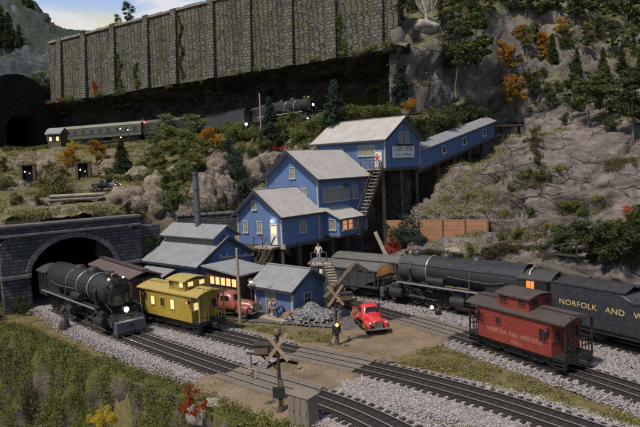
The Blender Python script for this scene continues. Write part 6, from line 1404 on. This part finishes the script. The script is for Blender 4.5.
# ================================================================== vegetation
def leaf_quads(cs, size, up=.3, jitter=.5):
    n = len(cs); a = RNG.normal(size=(n, 3)); a /= np.linalg.norm(a, axis=1, keepdims=True); b_ = RNG.normal(size=(n, 3)); b_ -= a*np.sum(a*b_, 1, keepdims=True); b_ /= np.linalg.norm(b_, axis=1, keepdims=True)
    s = size*RNG.uniform(1-jitter, 1+jitter, (n, 1)); c3_ = np.cross(a, b_)
    v = np.stack([cs-a*s, cs-b_*s*.55+c3_*s*.15, cs+a*s, cs+b_*s*.55+c3_*s*.15], 1).reshape(-1, 3)
    return v, np.arange(4*n).reshape(n, 4)
def clumps(centers, radii, per, squash=.8):
    out = []
    for c_, r in zip(centers, radii):
        p = RNG.normal(size=(per, 3)); p /= np.linalg.norm(p, axis=1, keepdims=True); p *= (RNG.random((per, 1))**.45)*r; p[:, 2] *= squash; out.append(p+c_)
    return np.concatenate(out)
def crown_pts(kind):
    if kind == 'bush':
        n = 26; d_ = RNG.normal(size=(n, 3)); d_ /= np.linalg.norm(d_, axis=1, keepdims=True); d_ *= RNG.random((n, 1))**.4; c_ = d_*np.array([.46, .46, .40])+np.array([0, 0, .44]); c_[:, 2] = np.maximum(.08, c_[:, 2])
        return clumps(c_, RNG.uniform(.09, .2, n), 110), .025
    if kind == 'tall':
        n = 30; z = RNG.uniform(.12, .95, n); r = .27*np.sin(np.clip(z, .05, 1)*pi*.85+.2)+.02; a = RNG.uniform(0, 2*pi, n); q = np.sqrt(RNG.random(n)); c_ = np.stack([r*q*np.cos(a), r*q*np.sin(a), z], 1)
        return clumps(c_, RNG.uniform(.06, .13, n), 100), .021
    if kind == 'airy':
        n = 26; z = RNG.uniform(.34, .95, n); r = .30*np.sin((z-.28)/.72*pi*.9+.15)+.02; a = RNG.uniform(0, 2*pi, n); q = np.sqrt(RNG.random(n)); c_ = np.stack([r*q*np.cos(a), r*q*np.sin(a), z], 1)
        return clumps(c_, RNG.uniform(.05, .11, n), 105, .7), .020
    if kind == 'pine':
        n = 30; z = RNG.uniform(.40, .97, n); r = .17*np.sin((z-.33)/.67*pi*.8+.45)+.015; a = RNG.uniform(0, 2*pi, n); q = np.sqrt(RNG.random(n)); c_ = np.stack([r*q*np.cos(a), r*q*np.sin(a), z], 1)
        return clumps(c_, RNG.uniform(.035, .085, n), 110, .6), .0165
    if kind == 'conifer':
        out = []
        for k in range(17):
            z = .08+.88*k/16; r = .27*(1-z)**.75+.015; m = max(4, int(11*(1-z)+3))
            for j in range(m):
                a = RNG.uniform(0, 2*pi); L_ = r*RNG.uniform(.7, 1.1); t_ = RNG.random((int(34+130*L_*2), 1))**.7; ln = np.concatenate([t_*L_*cos(a), t_*L_*sin(a), z-t_*L_*.28], 1)+RNG.normal(size=(len(t_), 3))*.018; out.append(ln)
        return np.concatenate(out), .017
    if kind == 'weed':
        n = 16; a = RNG.uniform(0, 2*pi, n); q = np.sqrt(RNG.random(n))*.5; c_ = np.stack([q*np.cos(a), q*np.sin(a), RNG.uniform(.1, .85, n)*(1-q)], 1)
        return clumps(c_, RNG.uniform(.08, .2, n), 70), .036
    if kind == 'low':
        n = 22; a = RNG.uniform(0, 2*pi, n); q = np.sqrt(RNG.random(n))*.9; c_ = np.stack([q*np.cos(a), q*np.sin(a), RNG.uniform(.2, .7, n)*(1-.4*q)], 1)
        return clumps(c_, RNG.uniform(.18, .36, n), 100, .8), .05
BASE = {}
for kd in ('bush', 'tall', 'airy', 'pine', 'conifer', 'weed', 'low'):
    BASE[kd] = []
    for v_ in range(3 if kd in ('weed', 'low', 'airy') else 4):
        pts_, ls = crown_pts(kd); BASE[kd].append(leaf_quads(pts_, ls))
FOL_ = None
FOL = {'green': foliage('leaf_green', (.034, .052, .014), (.135, .165, .048)), 'bright': foliage('leaf_bright_green', (.060, .080, .020), (.215, .235, .075)), 'dark': foliage('leaf_dark_green', (.026, .038, .014), (.088, .115, .042)),
       'blue': foliage('leaf_blue_green', (.018, .034, .025), (.062, .098, .066)), 'olive': foliage('leaf_olive', (.05, .05, .016), (.175, .16, .055)), 'orange': foliage('leaf_orange', (.16, .075, .010), (.52, .27, .03)), 'yellow': foliage('leaf_yellow', (.28, .19, .015), (.60, .46, .05)),
       'red': foliage('leaf_red', (.16, .02, .018), (.50, .085, .06)), 'rust': foliage('leaf_rust', (.16, .03, .008), (.46, .11, .022)), 'brown': foliage('leaf_brown', (.03, .022, .012), (.10, .08, .045)), 'lime': foliage('leaf_lime', (.10, .11, .02), (.30, .29, .08))}
m_bark = paint('grey_bark', (.16, .13, .105), .3, 4, .9, 0, .03); m_barkd = paint('dark_bark', (.05, .038, .03), .3, 4, .9, 0, .03); m_barkw = paint('bleached_bark', (.40, .37, .35), .2, 4, .85, 0, .03, (.2, .17, .15))
MESH = {}
def crown_me(kd, v_, col):
    k = (kd, v_, col)
    if k not in MESH:
        o = raw_mesh('crown', *BASE[kd][v_], FOL[col]); MESH[k] = o.data; bpy.data.objects.remove(o)
    return MESH[k]
def trunk_me(kd, mat):
    k = ('trunk', kd, mat.name)
    if k not in MESH:
        mb = MB(); th = {'pine': .012, 'airy': .016, 'conifer': .016, 'tall': .018}.get(kd, .015); top = .9
        pts_ = [Vector((.012*sin(i*1.7), .012*cos(i*2.3), -.06+(top+.06)*i/7)) for i in range(8)]
        for i in range(7): mb.cyl(pts_[i], pts_[i+1], th*(1-i/8.5), th*(1-(i+1)/8.5), 7, i == 0)
        rs = random.Random(kd)
        if kd != 'conifer':
            for i in range(9):
                z = rs.uniform(.35, .85); a = rs.uniform(0, 6.28); l_ = rs.uniform(.08, .2); mb.cyl((0, 0, z), (l_*cos(a), l_*sin(a), z+l_*.7), th*.4, th*.15, 5)
        o = mb.build('trunk', mat); MESH[k] = o.data; bpy.data.objects.remove(o)
    return MESH[k]
def stem_me():
    if 'stem' not in MESH:
        mb = MB()
        for i in range(6): a = i*1.05; mb.cyl((0, 0, -.1), (.22*cos(a), .22*sin(a), .42), .016, .008, 5)
        o = mb.build('stem', m_barkd); MESH['stem'] = o.data; bpy.data.objects.remove(o)
    return MESH['stem']
NAMES = {'bush': 'shrub', 'low': 'shrub', 'weed': 'weed_bush', 'tall': 'tree', 'airy': 'tree', 'pine': 'pine_tree', 'conifer': 'conifer'}
CATS = {'bush': 'shrub', 'low': 'shrub', 'weed': 'plant', 'tall': 'tree', 'airy': 'tree', 'pine': 'tree', 'conifer': 'tree'}
def plant(kd, col, x, y, h, label, group=None, p=None, wide=1., bark=None):
    p = p if p is not None else hit(x, y)
    if p is None: return
    d = proj(p)[2]; s = h*d/F; v_ = random.randrange(len(BASE[kd])); me = crown_me(kd, v_, col); rz = random.random()*6.3; wv = wide*random.uniform(.88, 1.12)
    if kd in ('bush', 'weed', 'low'):
        o = bpy.data.objects.new(NAMES[kd], me); C.objects.link(o); o.location = p-Vector((0, 0, .06*s)); o.rotation_euler = (0, 0, rz); o.scale = (s*wv, s*wv, s); tag(o, label, CATS[kd], group)
        if kd == 'bush' and h > 11: c = bpy.data.objects.new('stem', stem_me()); C.objects.link(c); c.parent = o
    else:
        o = thing(NAMES[kd], label, CATS[kd], p, rz, group); o.scale = (s*wv, s*wv, s); o.rotation_euler = (random.uniform(-.04, .04), random.uniform(-.04, .04), rz)
        for nm, m_ in (('crown', me), ('trunk', trunk_me(kd, bark or (m_bark if kd in ('pine', 'airy') else m_barkd)))): c = bpy.data.objects.new(nm, m_); C.objects.link(c); c.parent = o
    return o
def many(kd, col, lst, label, group, **kw):
    for q in lst: plant(kd, col, *q, label, group, **kw)
# along the top of the retaining wall
def wall_top(px): s_ = wall_s(px); p = WA+wd.normalized()*s_; return Vector((p.x-wd.normalized().y*1.2, p.y+wd.normalized().x*1.2, p.z+HT+.1))
plant('tall', 'green', 0, 0, 11, 'small round green tree left of the taller one on the wall top', None, wall_top(116), 1.3)
plant('tall', 'dark', 0, 0, 20, 'taller dark green tree standing on the wall top', None, wall_top(128), 1.2)
plant('low', 'olive', 0, 0, 5, 'small olive tuft at the low left end of the wall top', None, wall_top(84)); plant('bush', 'green', 0, 0, 9, 'single green shrub on the middle of the wall top', None, wall_top(226))
# climbing plants on the wall
def ivy(label, px, z0, z1, wdt, col, n=420):
    s_ = wall_s(px); z = RNG.uniform(z0, z1, n); x = s_+wdt*RNG.normal(size=n)*(.35+.65*(1-(z-z0)/(z1-z0)))+.5*np.sin(z*1.3); y = z*bat-RNG.uniform(.05, .45, n)
    o = raw_mesh('ivy', *leaf_quads(np.stack([x, y, z], 1), .20), FOL[col]); o.location = WA; o.rotation_euler = (0, 0, wrz); return tag(o, label, 'climbing plant')
ivy('thick strand of ivy hanging on the wall beside the third pilaster', 118, 0, 8.5, .55, 'green', 600); ivy('short ivy spray low on the wall, right of the thick strand', 135, 0, 5.5, .5, 'green'); ivy('long thin line of ivy up the wall from foot to top', 180, .5, 13.5, .3, 'olive', 650); ivy('bushy dark ivy climbing near the right end of the wall', 336, 0, 7, .9, 'green', 900)
ivy('red-leaved creeper at the foot of the wall', 93, 0, 3.2, .6, 'rust', 260)
many('low', 'bright', [(72, 101, 8), (100, 97, 7), (122, 95, 9), (152, 91, 9), (172, 88, 8), (190, 86, 9), (207, 83, 8), (228, 78, 7), (244, 75, 8), (262, 72, 9), (284, 71, 12), (299, 70, 11), (318, 62, 8), (348, 56, 9), (372, 51, 9), (388, 47, 8)], 'low green shrub at the foot of the tall retaining wall', 'shrubs along the foot of the tall wall')
many('bush', 'green', [(36, 97, 30), (47, 98, 34)], 'bushy green shrub between dark tunnel mouth and the wall end', 'shrubs beside the wall end')
plant('bush', 'dark', 54, 99, 24, 'dark shrub touching the left end of the tall wall'); plant('low', 'rust', 42, 104, 6, 'rusty red ground shrub above the dark tunnel mouth'); plant('low', 'rust', 60, 101, 5, 'small rusty shrub at the very end of the tall wall')
many('conifer', 'dark', [(4, 46, 40), (11, 47, 34), (-4, 46, 44), (20, 47, 22)], 'dark conifer at the foot of the far blue mountain', 'conifers below the far mountain')
many('conifer', 'dark', [(29, 7, 12), (33, 9, 9), (24, 4, 10)], 'tiny conifer on the ridge of the far mountain', 'conifers on the mountain ridge')
# left hillside
plant('bush', 'orange', 72, 166, 22, 'orange autumn shrub between the two mine entrances', None); plant('bush', 'yellow', 74, 150, 13, 'yellow shrub just below the pale coach'); plant('tall', 'orange', 97, 166, 26, 'rusty orange tree beside the right mine entrance', None, None, 1.2)
plant('bush', 'olive', 57, 196, 34, 'large olive bush in front of the log stack'); plant('bush', 'green', 82, 141, 11, 'green shrub directly under the pale coach windows'); plant('conifer', 'dark', 124, 173, 34, 'solitary dark conifer on the brown slope below the coach', None, None, 1.25)
many('bush', 'olive', [(6, 190, 20), (16, 205, 16), (38, 205, 15), (50, 172, 14), (62, 178, 16), (95, 196, 12), (45, 186, 14), (118, 205, 12), (4, 172, 18), (70, 208, 11)], 'olive brown shrub on the left hillside around the mine entrances', 'shrubs round the mine entrances')
many('low', 'green', [(108, 180, 9), (122, 181, 9), (136, 180, 11), (150, 177, 12), (118, 133, 6), (127, 134, 6), (103, 136, 6), (142, 168, 10), (156, 168, 10), (112, 172, 8), (133, 172, 8), (50, 148, 6), (96, 146, 6), (112, 148, 6), (36, 150, 5), (20, 150, 5), (8, 150, 6)], 'low green shrub on the slope below the pale coach', 'low shrubs below the pale coach')
plant('low', 'yellow', 133, 191, 10, 'bright yellow shrub beside the dark blue pickup'); plant('low', 'yellow', 125, 188, 7, 'smaller yellow shrub touching the front of the dark blue pickup')
many('tall', 'bright', [(150, 137, 20), (166, 140, 26), (176, 133, 18), (192, 142, 28), (206, 136, 20), (184, 160, 30), (174, 152, 26), (164, 168, 24), (160, 182, 22), (168, 194, 24), (178, 205, 24), (190, 176, 24), (202, 158, 20), (156, 155, 20), (181, 186, 24), (170, 212, 16), (199, 172, 18), (150, 168, 16)], 'light green bushy tree on the rocky slope left of the tipple', 'light green trees left of the tipple', wide=1.7)
many('bush', 'bright', [(236, 142, 26), (226, 137, 20), (246, 140, 24), (256, 141, 20), (264, 150, 17), (240, 154, 16), (252, 156, 14), (283, 142, 26), (299, 143, 22), (311, 130, 16), (291, 128, 22), (322, 132, 12), (305, 152, 14), (328, 122, 10)], 'light green shrub on the slope below the distant locomotive', 'shrubs below the distant locomotive', wide=1.2)
plant('bush', 'orange', 211, 146, 23, 'vivid orange shrub below the distant tender', None, None, 1.1); plant('bush', 'orange', 220, 147, 15, 'small orange shrub touching the vivid orange one'); plant('low', 'dark', 219, 150, 9, 'dark hollow shrub under the orange shrubs')
many('bush', 'blue', [(234, 168, 24), (230, 155, 20), (238, 182, 24), (243, 194, 22), (247, 201, 14), (228, 148, 16), (241, 172, 18)], 'blue-green shrub in the dark strip running down to the middle house', 'blue-green shrubs in a strip')
plant('conifer', 'blue', 271, 144, 46, 'tall blue-green conifer beside the bare pale pole', None, None, 1.1); plant('low', 'red', 275, 149, 7, 'red ground shrub at the foot of the tall blue-green conifer'); plant('low', 'red', 284, 150, 6, 'second red ground shrub, nearer the upper house')
plant('conifer', 'blue', 335, 122, 42, 'blue-green conifer just ahead of the distant locomotive', None, None, 1.3); plant('airy', 'bright', 380, 104, 30, 'light green tree with bare trunk on the grassy mound', None, None, 1.3); plant('conifer', 'blue', 400, 107, 58, 'tall dark conifer against the grey cliff edge', None, None, .75); plant('bush', 'orange', 409, 111, 16, 'orange shrub at the foot of the tall dark conifer')
many('low', 'dark', [(344, 84, 12), (357, 82, 12), (368, 78, 12), (384, 74, 13), (352, 96, 8), (338, 92, 10)], 'dark shrub in the shade under the right wall end', 'dark shrubs under the wall end')
# around the small retaining wall, portal and engine house
plant('bush', 'brown', 137, 226, 24, 'brown leafless looking bush at the right end of the tunnel portal', None, None, 1.2); plant('bush', 'green', 147, 252, 28, 'green bush squeezed between portal and engine house'); plant('bush', 'brown', 128, 214, 16, 'brown bush above the right parapet of the portal')
many('low', 'olive', [(12, 220, 9), (28, 219, 8), (44, 218, 9), (60, 218, 7), (80, 216, 8), (100, 216, 8), (118, 217, 8), (200, 212, 9), (218, 210, 9), (232, 208, 10), (212, 205, 8)], 'low olive shrub behind the stone parapets', 'shrubs behind the stone parapets')
many('bush', 'dark', [(-6, 250, 40), (4, 285, 48), (-4, 305, 44), (2, 240, 30), (14, 312, 30), (24, 315, 18), (-12, 320, 40)], 'dark green bush beside the left jamb of the tunnel portal', 'dark bushes left of the portal', wide=.8)
# mountain behind the gallery and above
many('bush', 'dark', [(427, 140, 24), (437, 132, 26), (448, 129, 28), (460, 126, 28), (470, 121, 24), (452, 115, 16), (464, 112, 16)], 'dense dark green bush on the slope above the blue gallery', 'dark bushes above the gallery', wide=1.2)
plant('pine', 'green', 456, 94, 74, 'left of two tall thin pines in front of the grey cliff', None, None, 1.15); plant('pine', 'green', 479, 92, 78, 'right of two tall thin pines in front of the grey cliff', None, None, 1.25)
plant('tall', 'orange', 500, 78, 38, 'orange autumn tree standing on the grey cliff ledge', None, None, 1.35); plant('pine', 'lime', 527, 60, 36, 'thin yellow-green pine right of the orange ledge tree'); plant('tall', 'orange', 545, 58, 27, 'small orange tree high on the slope above the gallery end', None, None, 1.1); plant('airy', 'orange', 512, 118, 44, 'airy orange tree at the upper end of the blue gallery', None, None, 1.1); plant('airy', 'orange', 520, 104, 22, 'second smaller airy orange tree at the gallery end')
many('tall', 'dark', [(402, 28, 32), (392, 20, 22), (442, 25, 26), (454, 24, 32), (477, 20, 32), (490, 17, 26), (512, 13, 28), (466, 8, 26), (500, 2, 24), (412, 12, 22)], 'dark green tree on top of the grey cliff', 'trees on top of the grey cliff', wide=1.1)
many('pine', 'green', [(526, 20, 34), (541, 26, 34), (556, 22, 32), (574, 30, 38), (590, 24, 36), (609, 34, 42), (627, 28, 40), (644, 38, 44), (563, 6, 28), (600, 4, 30), (634, 4, 30), (586, 58, 34), (613, 60, 38), (638, 66, 42)], 'slim green tree in the open wood on the high right slope', 'open wood on the high right slope', wide=1.25)
many('tall', 'green', [(534, 44, 22), (568, 50, 24), (600, 40, 24), (628, 48, 26), (578, 16, 24), (616, 12, 26)], 'bushy green tree in the open wood on the high right slope', 'bushy trees on the high right slope', wide=1.1)
many('conifer', 'dark', [(553, 64, 30), (576, 76, 28), (604, 82, 34), (640, 88, 40), (622, 74, 30)], 'dark slender conifer standing lower in the wood above the right cliff', 'dark conifers above the right cliff', wide=.9)
many('bush', 'dark', [(536, 94, 22), (548, 98, 20), (530, 82, 18)], 'dark bush on the slope right of the gallery end', 'dark bushes right of the gallery end', wide=1.)
many('airy', 'orange', [(562, 40, 22), (520, 44, 20), (588, 40, 16)], 'small orange autumn tree in the open wood on the high right slope', 'orange trees on the high right slope', wide=1.2)
many('bush', 'olive', [(560, 92, 14), (588, 92, 14), (604, 96, 14), (572, 66, 12), (600, 72, 12), (628, 76, 14), (545, 76, 12), (520, 62, 10), (592, 10, 14), (548, 10, 14)], 'olive bush between the trees on the high right slope', 'olive bushes on the high right slope', wide=1.3)
plant('pine', 'green', 571, 122, 48, 'pine with pale trunk, left one at the brink of the right cliff', None, None, 1.35); plant('pine', 'green', 588, 128, 56, 'broad green pine in the middle of the right cliff brink', None, None, 1.5); plant('pine', 'dark', 606, 118, 52, 'dark pine behind the broad green one on the cliff brink', None, None, 1.3); plant('pine', 'dark', 633, 142, 70, 'tallest dark pine at the far right of the cliff', None, None, 1.3)
many('bush', 'dark', [(556, 108, 20), (578, 110, 20), (598, 108, 22), (618, 112, 24), (632, 116, 26), (644, 124, 26), (612, 130, 18), (624, 100, 22), (564, 124, 14)], 'dark bush on the brink of the right cliff', 'bushes on the right cliff brink', wide=1.2)
many('bush', 'olive', [(534, 148, 20), (538, 164, 20), (543, 180, 16), (530, 178, 12), (512, 192, 12), (535, 134, 12)], 'olive bush clinging to the face of the right cliff', 'bushes on the cliff face')
many('low', 'lime', [(532, 176, 8), (505, 215, 8), (570, 206, 9), (560, 170, 8), (522, 232, 9), (548, 228, 9), (470, 196, 6), (445, 200, 5), (430, 214, 5), (596, 200, 8)], 'yellow-green moss cushion on the right cliff', 'moss cushions on the cliff')
many('bush', 'green', [(572, 212, 16), (583, 216, 12), (532, 218, 14), (516, 238, 14), (502, 240, 12)], 'green shrub on a ledge halfway down the right cliff', 'shrubs on the cliff ledges')
many('tall', 'dark', [(562, 258, 34), (577, 264, 44), (592, 262, 36), (606, 266, 48), (622, 268, 44), (637, 268, 50), (650, 262, 60)], 'dark green tree at the cliff foot behind the long tender', 'trees behind the tender', wide=1.4)
many('low', 'olive', [(548, 258, 11), (556, 246, 10), (590, 244, 12), (612, 246, 14), (628, 244, 14), (534, 250, 9), (520, 250, 9)], 'olive undergrowth bush at the foot of the right cliff', 'undergrowth at the cliff foot')
plant('bush', 'rust', 628, 232, 34, 'flaming orange-red bush on the right cliff above the tender', None, None, 1.0); plant('bush', 'rust', 640, 242, 24, 'smaller orange-red bush cut by the right edge of the view')
plant('bush', 'blue', 404, 243, 36, 'dark blue-green tree hiding part of the tan fence', None, P(404, 243, 70.6), 1.1); plant('low', 'blue', 412, 243, 16, 'dark blue-green undergrowth below the tree at the tan fence'); plant('bush', 'red', 401, 261, 20, 'bright red bush above the locomotive front', None, P(402, 255, 71.5), 1.75); plant('bush', 'red', 412, 260, 17, 'smaller red bush touching the bright red one', None, P(415, 254, 70), 1.3); plant('tall', 'lime', 470, 262, 20, 'slim yellow-green sapling in front of the tan fence', None, None, 1.2)
many('low', 'brown', [(422, 254, 8), (430, 255, 9), (438, 256, 9), (446, 257, 9), (454, 258, 9), (462, 259, 8), (484, 258, 9), (494, 254, 12), (504, 252, 14)], 'dry grey-brown brush below the tan fence', 'dry brush below the tan fence')
many('low', 'green', [(442, 166, 6), (452, 162, 7), (463, 158, 7), (390, 236, 8), (474, 157, 6), (425, 218, 4), (495, 150, 8)], 'small green shrub on the rim of the hollow below the gallery', 'shrubs under the gallery')
# near the tracks
plant('bush', 'yellow', 106, 428, 30, 'bright yellow flowering bush on the bank, the larger', None, None, .8); plant('bush', 'yellow', 92, 423, 13, 'small yellow bush left of the larger yellow one'); plant('weed', 'rust', 195, 414, 34, 'orange-red leafy shrub on the bank edge', None, None, .8); plant('weed', 'rust', 190, 394, 14, 'dark red sprig at the edge of the dirt road')
many('weed', 'lime', [(262, 424, 18), (270, 428, 22), (290, 422, 18), (278, 432, 16), (302, 432, 12), (254, 432, 14)], 'yellow-green weed round the base of the front signal and cabinet', 'weeds round the front signal')
many('weed', 'bright', [(326, 344, 9), (331, 349, 9), (345, 348, 8), (350, 342, 8), (318, 340, 6), (300, 334, 5), (285, 333, 5)], 'green weed tuft near the amber-lamp signal', 'weeds near the amber-lamp signal')
many('weed', 'dark', [(114, 360, 6), (124, 372, 5), (500, 372, 5), (560, 386, 6), (478, 392, 6), (350, 352, 4)], 'dark little plant in the trackside grass', 'plants in the trackside grass')
# bare white tree
p = hit(426, 26); t = thing('bare_tree', 'bare white dead tree on the grey cliff top', 'tree', p); mb = MB(); mb.cyl((0, 0, -.3), (.1, 0, 2), .34, .24, 9)
mb.build('trunk', m_barkw, t)
for i in range(9):
    a = i*.72; sp_ = .25+.3*random.random(); q0 = Vector((.1, 0, random.uniform(1., 2))); q1 = q0+Vector((sin(a)*sp_*3, cos(a)*sp_*2, random.uniform(2, 3.6))); mb = MB(); mb.cyl(q0, q1, .15, .09, 7); mb.cyl(q1, q1+Vector((sin(a)*.6, cos(a)*.6, 1.6)), .09, .03, 6); mb.cyl(q0.lerp(q1, .6), q0.lerp(q1, .6)+Vector((cos(a)*.9, .3, 1.4)), .07, .02, 6); mb.build('branch', m_barkw, t)
# ---- ground cover nobody could count
def tufts(name, label, pts_, size, per, col, spread=.18, flat=.6):
    n = len(pts_); cs = np.repeat(np.array(pts_), per, 0)+RNG.normal(size=(n*per, 3))*np.array([spread, spread, spread*flat]); cs[:, 2] += spread*.35
    return tag(raw_mesh(name, *leaf_quads(cs, size), FOL[col] if col in FOL else col), label, None, None, 'stuff')
m_flock = foliage('flocked_grass', (.065, .062, .020), (.225, .20, .078), .15); m_bankleaf = foliage('bank_moss', (.028, .037, .009), (.150, .150, .040), .15)
pts_ = []
bnd = [(min(q[0] for q in p), max(q[0] for q in p), min(q[1] for q in p), max(q[1] for q in p)) for p in GP]
tracks_ = [T1, T2, T3]
TPN = [np.array([(q.x, q.y) for q in T_.p]) for T_ in tracks_]
rd = RP; _ = [tuple(G(*q)[:2]) for q in [(200, 398), (196, 388), (222, 370), (240, 376), (268, 381), (300, 372), (296, 352), (330, 340), (352, 330), (395, 318), (412, 322), (456, 334), (452, 341), (428, 346), (408, 352), (388, 360), (370, 372), (345, 388), (318, 402), (290, 402), (250, 400), (225, 404)]]
for p_, b_, cnt in zip(GP, bnd, (9000, 9000, 3000, 1800, 2200)):
    for _ in range(cnt):
        x, y = random.uniform(max(b_[0], -40), b_[1]), random.uniform(b_[2], b_[3])
        if not inpoly(x, y, p_) or edge_dist(x, y) > 0 or inpoly(x, y, rd) or noise.noise(Vector((x*.6, y*.6, 2)))+.5*noise.noise(Vector((x*1.9, y*1.9, 8))) < -.08: continue
        if min(float(np.min((A[:, 0]-x)**2+(A[:, 1]-y)**2)) for A in TPN) < 2.5**2: continue
        pts_.append((x, y, -.02))
tufts('grass', 'olive green scenic grass on the trackside ground', pts_, .06, 7, m_flock, .14, .4)
cen = BV[BF].mean(1); ok = []
e1 = BV[BF[:, 1]]-BV[BF[:, 0]]; e2_ = BV[BF[:, 3]]-BV[BF[:, 0]]; ar_ = np.linalg.norm(np.cross(e1, e2_), axis=1); pr = ar_/ar_.sum(); ch = RNG.choice(len(cen), 64000, p=pr)
for i in ch:
    c_ = Vector(cen[i]); px, py, _ = proj(c_)
    if -30 < px < 330 and py < 450 and noise.noise(Vector((c_.x*.9, c_.y*.9, c_.z*.16)))+.35*noise.noise(c_*2.2) > -.10 and random.random() < .95: ok.append((c_.x+random.uniform(-.15, .15), c_.y-.06+random.uniform(-.15, .15), c_.z+random.uniform(-.12, .12)))
tufts('moss', 'hanging green moss on the steep bank', ok, .06, 8, m_bankleaf, .16, 1.0)
def cover(sheet_name, label, count, size, per, mat, nmin, thr, spread):
    me = bpy.data.objects[sheet_name].data; nf = len(me.polygons); c_ = np.empty(nf*3); me.polygons.foreach_get('center', c_); c_ = c_.reshape(-1, 3); nr = np.empty(nf*3); me.polygons.foreach_get('normal', nr); nr = nr.reshape(-1, 3); ar = np.empty(nf); me.polygons.foreach_get('area', ar)
    pr = ar*(nr[:, 2] > nmin); pr /= pr.sum(); out = []
    for i in RNG.choice(nf, count, p=pr):
        q = Vector(c_[i]); px, py, d = proj(q)
        if not (-30 < px < 680 and -20 < py < 440): continue
        if noise.noise(q*.13)+.5*noise.noise(q*.5) > thr: out.append((q.x+random.uniform(-.4, .4), q.y+random.uniform(-.4, .4), q.z))
    tufts('ground_cover', label, out, size, per, mat, spread, .5)
cover('hillside', 'olive green scenic grass patches on the left hillside', 38000, .12, 7, m_flock, .25, .02, .32)
cover('cliff', 'yellow-green moss and grass patches on the right cliff', 17000, .09, 7, foliage('cliff_moss', (.08, .085, .02), (.27, .255, .08), .15), .55, .22, .28)
cover('mountain_slope', 'green scenic grass on the upper slopes', 30000, .15, 6, m_flock, .2, .0, .4)

def cover_px(label, polys, count, size, per, mat, spread):
    out = []
    for poly in polys:
        bx0, bx1, by0, by1 = min(q[0] for q in poly), max(q[0] for q in poly), min(q[1] for q in poly), max(q[1] for q in poly)
        for _ in range(count):
            x, y = random.uniform(bx0, bx1), random.uniform(by0, by1)
            if inpoly(x, y, poly):
                q = hit(x, y)
                if q is not None and noise.noise(q*.45) > -.35: out.append(tuple(q))
    tufts('ground_cover', label, out, size, per, mat, spread, .5)
cover_px('bright green grass on the mound and terraces behind the upper house', [[(330, 118), (338, 102), (360, 95), (385, 97), (398, 108), (396, 120), (360, 116), (345, 124)], [(392, 128), (420, 112), (440, 102), (470, 110), (505, 86), (514, 100), (480, 124), (440, 142), (420, 142)], [(300, 130), (330, 112), (336, 124), (310, 142), (290, 150)]], 5200, .12, 7, FOL['bright'], .3)
cover_px('yellow-green lichen on the rock block below the gallery', [[(416, 216), (432, 198), (456, 176), (498, 166), (500, 190), (492, 214), (450, 218)]], 2600, .07, 7, foliage('lichen', (.12, .12, .03), (.32, .30, .09), .1), .2)
cover_px('moss along the ledges of the right cliff', [[(500, 228), (545, 224), (548, 240), (505, 244)], [(556, 202), (604, 200), (600, 216), (560, 216)], [(512, 176), (545, 170), (548, 186), (518, 190)], [(604, 160), (636, 158), (636, 168), (606, 172)]], 700, .07, 7, FOL['olive'], .2)

# loose grit and scraps of grass on the road and the cinder yard
def scatter(name, label, poly, count, smin, smax, mat, zf):
    Vv = []; Ff = []; k = 0; b0, b1, b2, b3 = min(q[0] for q in poly), max(q[0] for q in poly), min(q[1] for q in poly), max(q[1] for q in poly)
    bs = np.array([(1,0,0),(-.8,.1,.1),(0,1,0),(.1,-.9,0),(0,0,.9),(0,.1,-.8)])
    for _ in range(count):
        x, y = random.uniform(b0, b1), random.uniform(b2, b3)
        if not inpoly(x, y, poly) or track_dist(x, y) < 1.5 or noise.noise(Vector((x*.5, y*.5, 4))) < -.15: continue
        r = random.uniform(smin, smax)*random.uniform(.6, 1); A = np.array(Matrix.Rotation(random.random()*6.3, 3, 'Z') @ Matrix.Rotation(random.random()*6.3, 3, 'X')); Vv.append((bs*np.array([r, r*.8, r*.6])) @ A.T+np.array([x, y, zf(x, y)])); Ff.append(np.array([(0,2,4),(2,1,4),(1,3,4),(3,0,4),(2,0,5),(1,2,5),(3,1,5),(0,3,5)])+6*k); k += 1
    return tag(raw_mesh(name, np.concatenate(Vv), np.concatenate(Ff), mat), label, None, None, 'stuff')
roadz = lambda x, y: .09+.30*max(0, min(1, (3.4-track_dist(x, y))/1.7))+.01
scatter('grit', 'loose brown grit on the dirt road', RP, 9000, .02, .06, stone_mat('road_grit', (.07, .05, .035), (.17, .125, .085), (.30, .24, .18)), roadz)
CP = [tuple(G(*q)[:2]) for q in [(205, 318), (250, 324), (290, 326), (330, 330), (352, 332), (395, 319), (440, 316), (470, 312), (420, 296), (330, 279), (250, 270), (150, 270)]]
scatter('cinders', 'dark grey cinders strewn over the yard', CP, 16000, .03, .10, m_gravel_dk, lambda x, y: .07)
tufts('grass', 'thin scraps of dry grass on the dirt road', [(x, y, roadz(x, y)-.02) for x, y in ((random.uniform(min(q[0] for q in RP), max(q[0] for q in RP)), random.uniform(min(q[1] for q in RP), max(q[1] for q in RP))) for _ in range(2600)) if inpoly(x, y, RP) and track_dist(x, y) > 1.7 and noise.noise(Vector((x*.5, y*.5, 9))) > .05], .045, 5, m_flock, .12, .35)
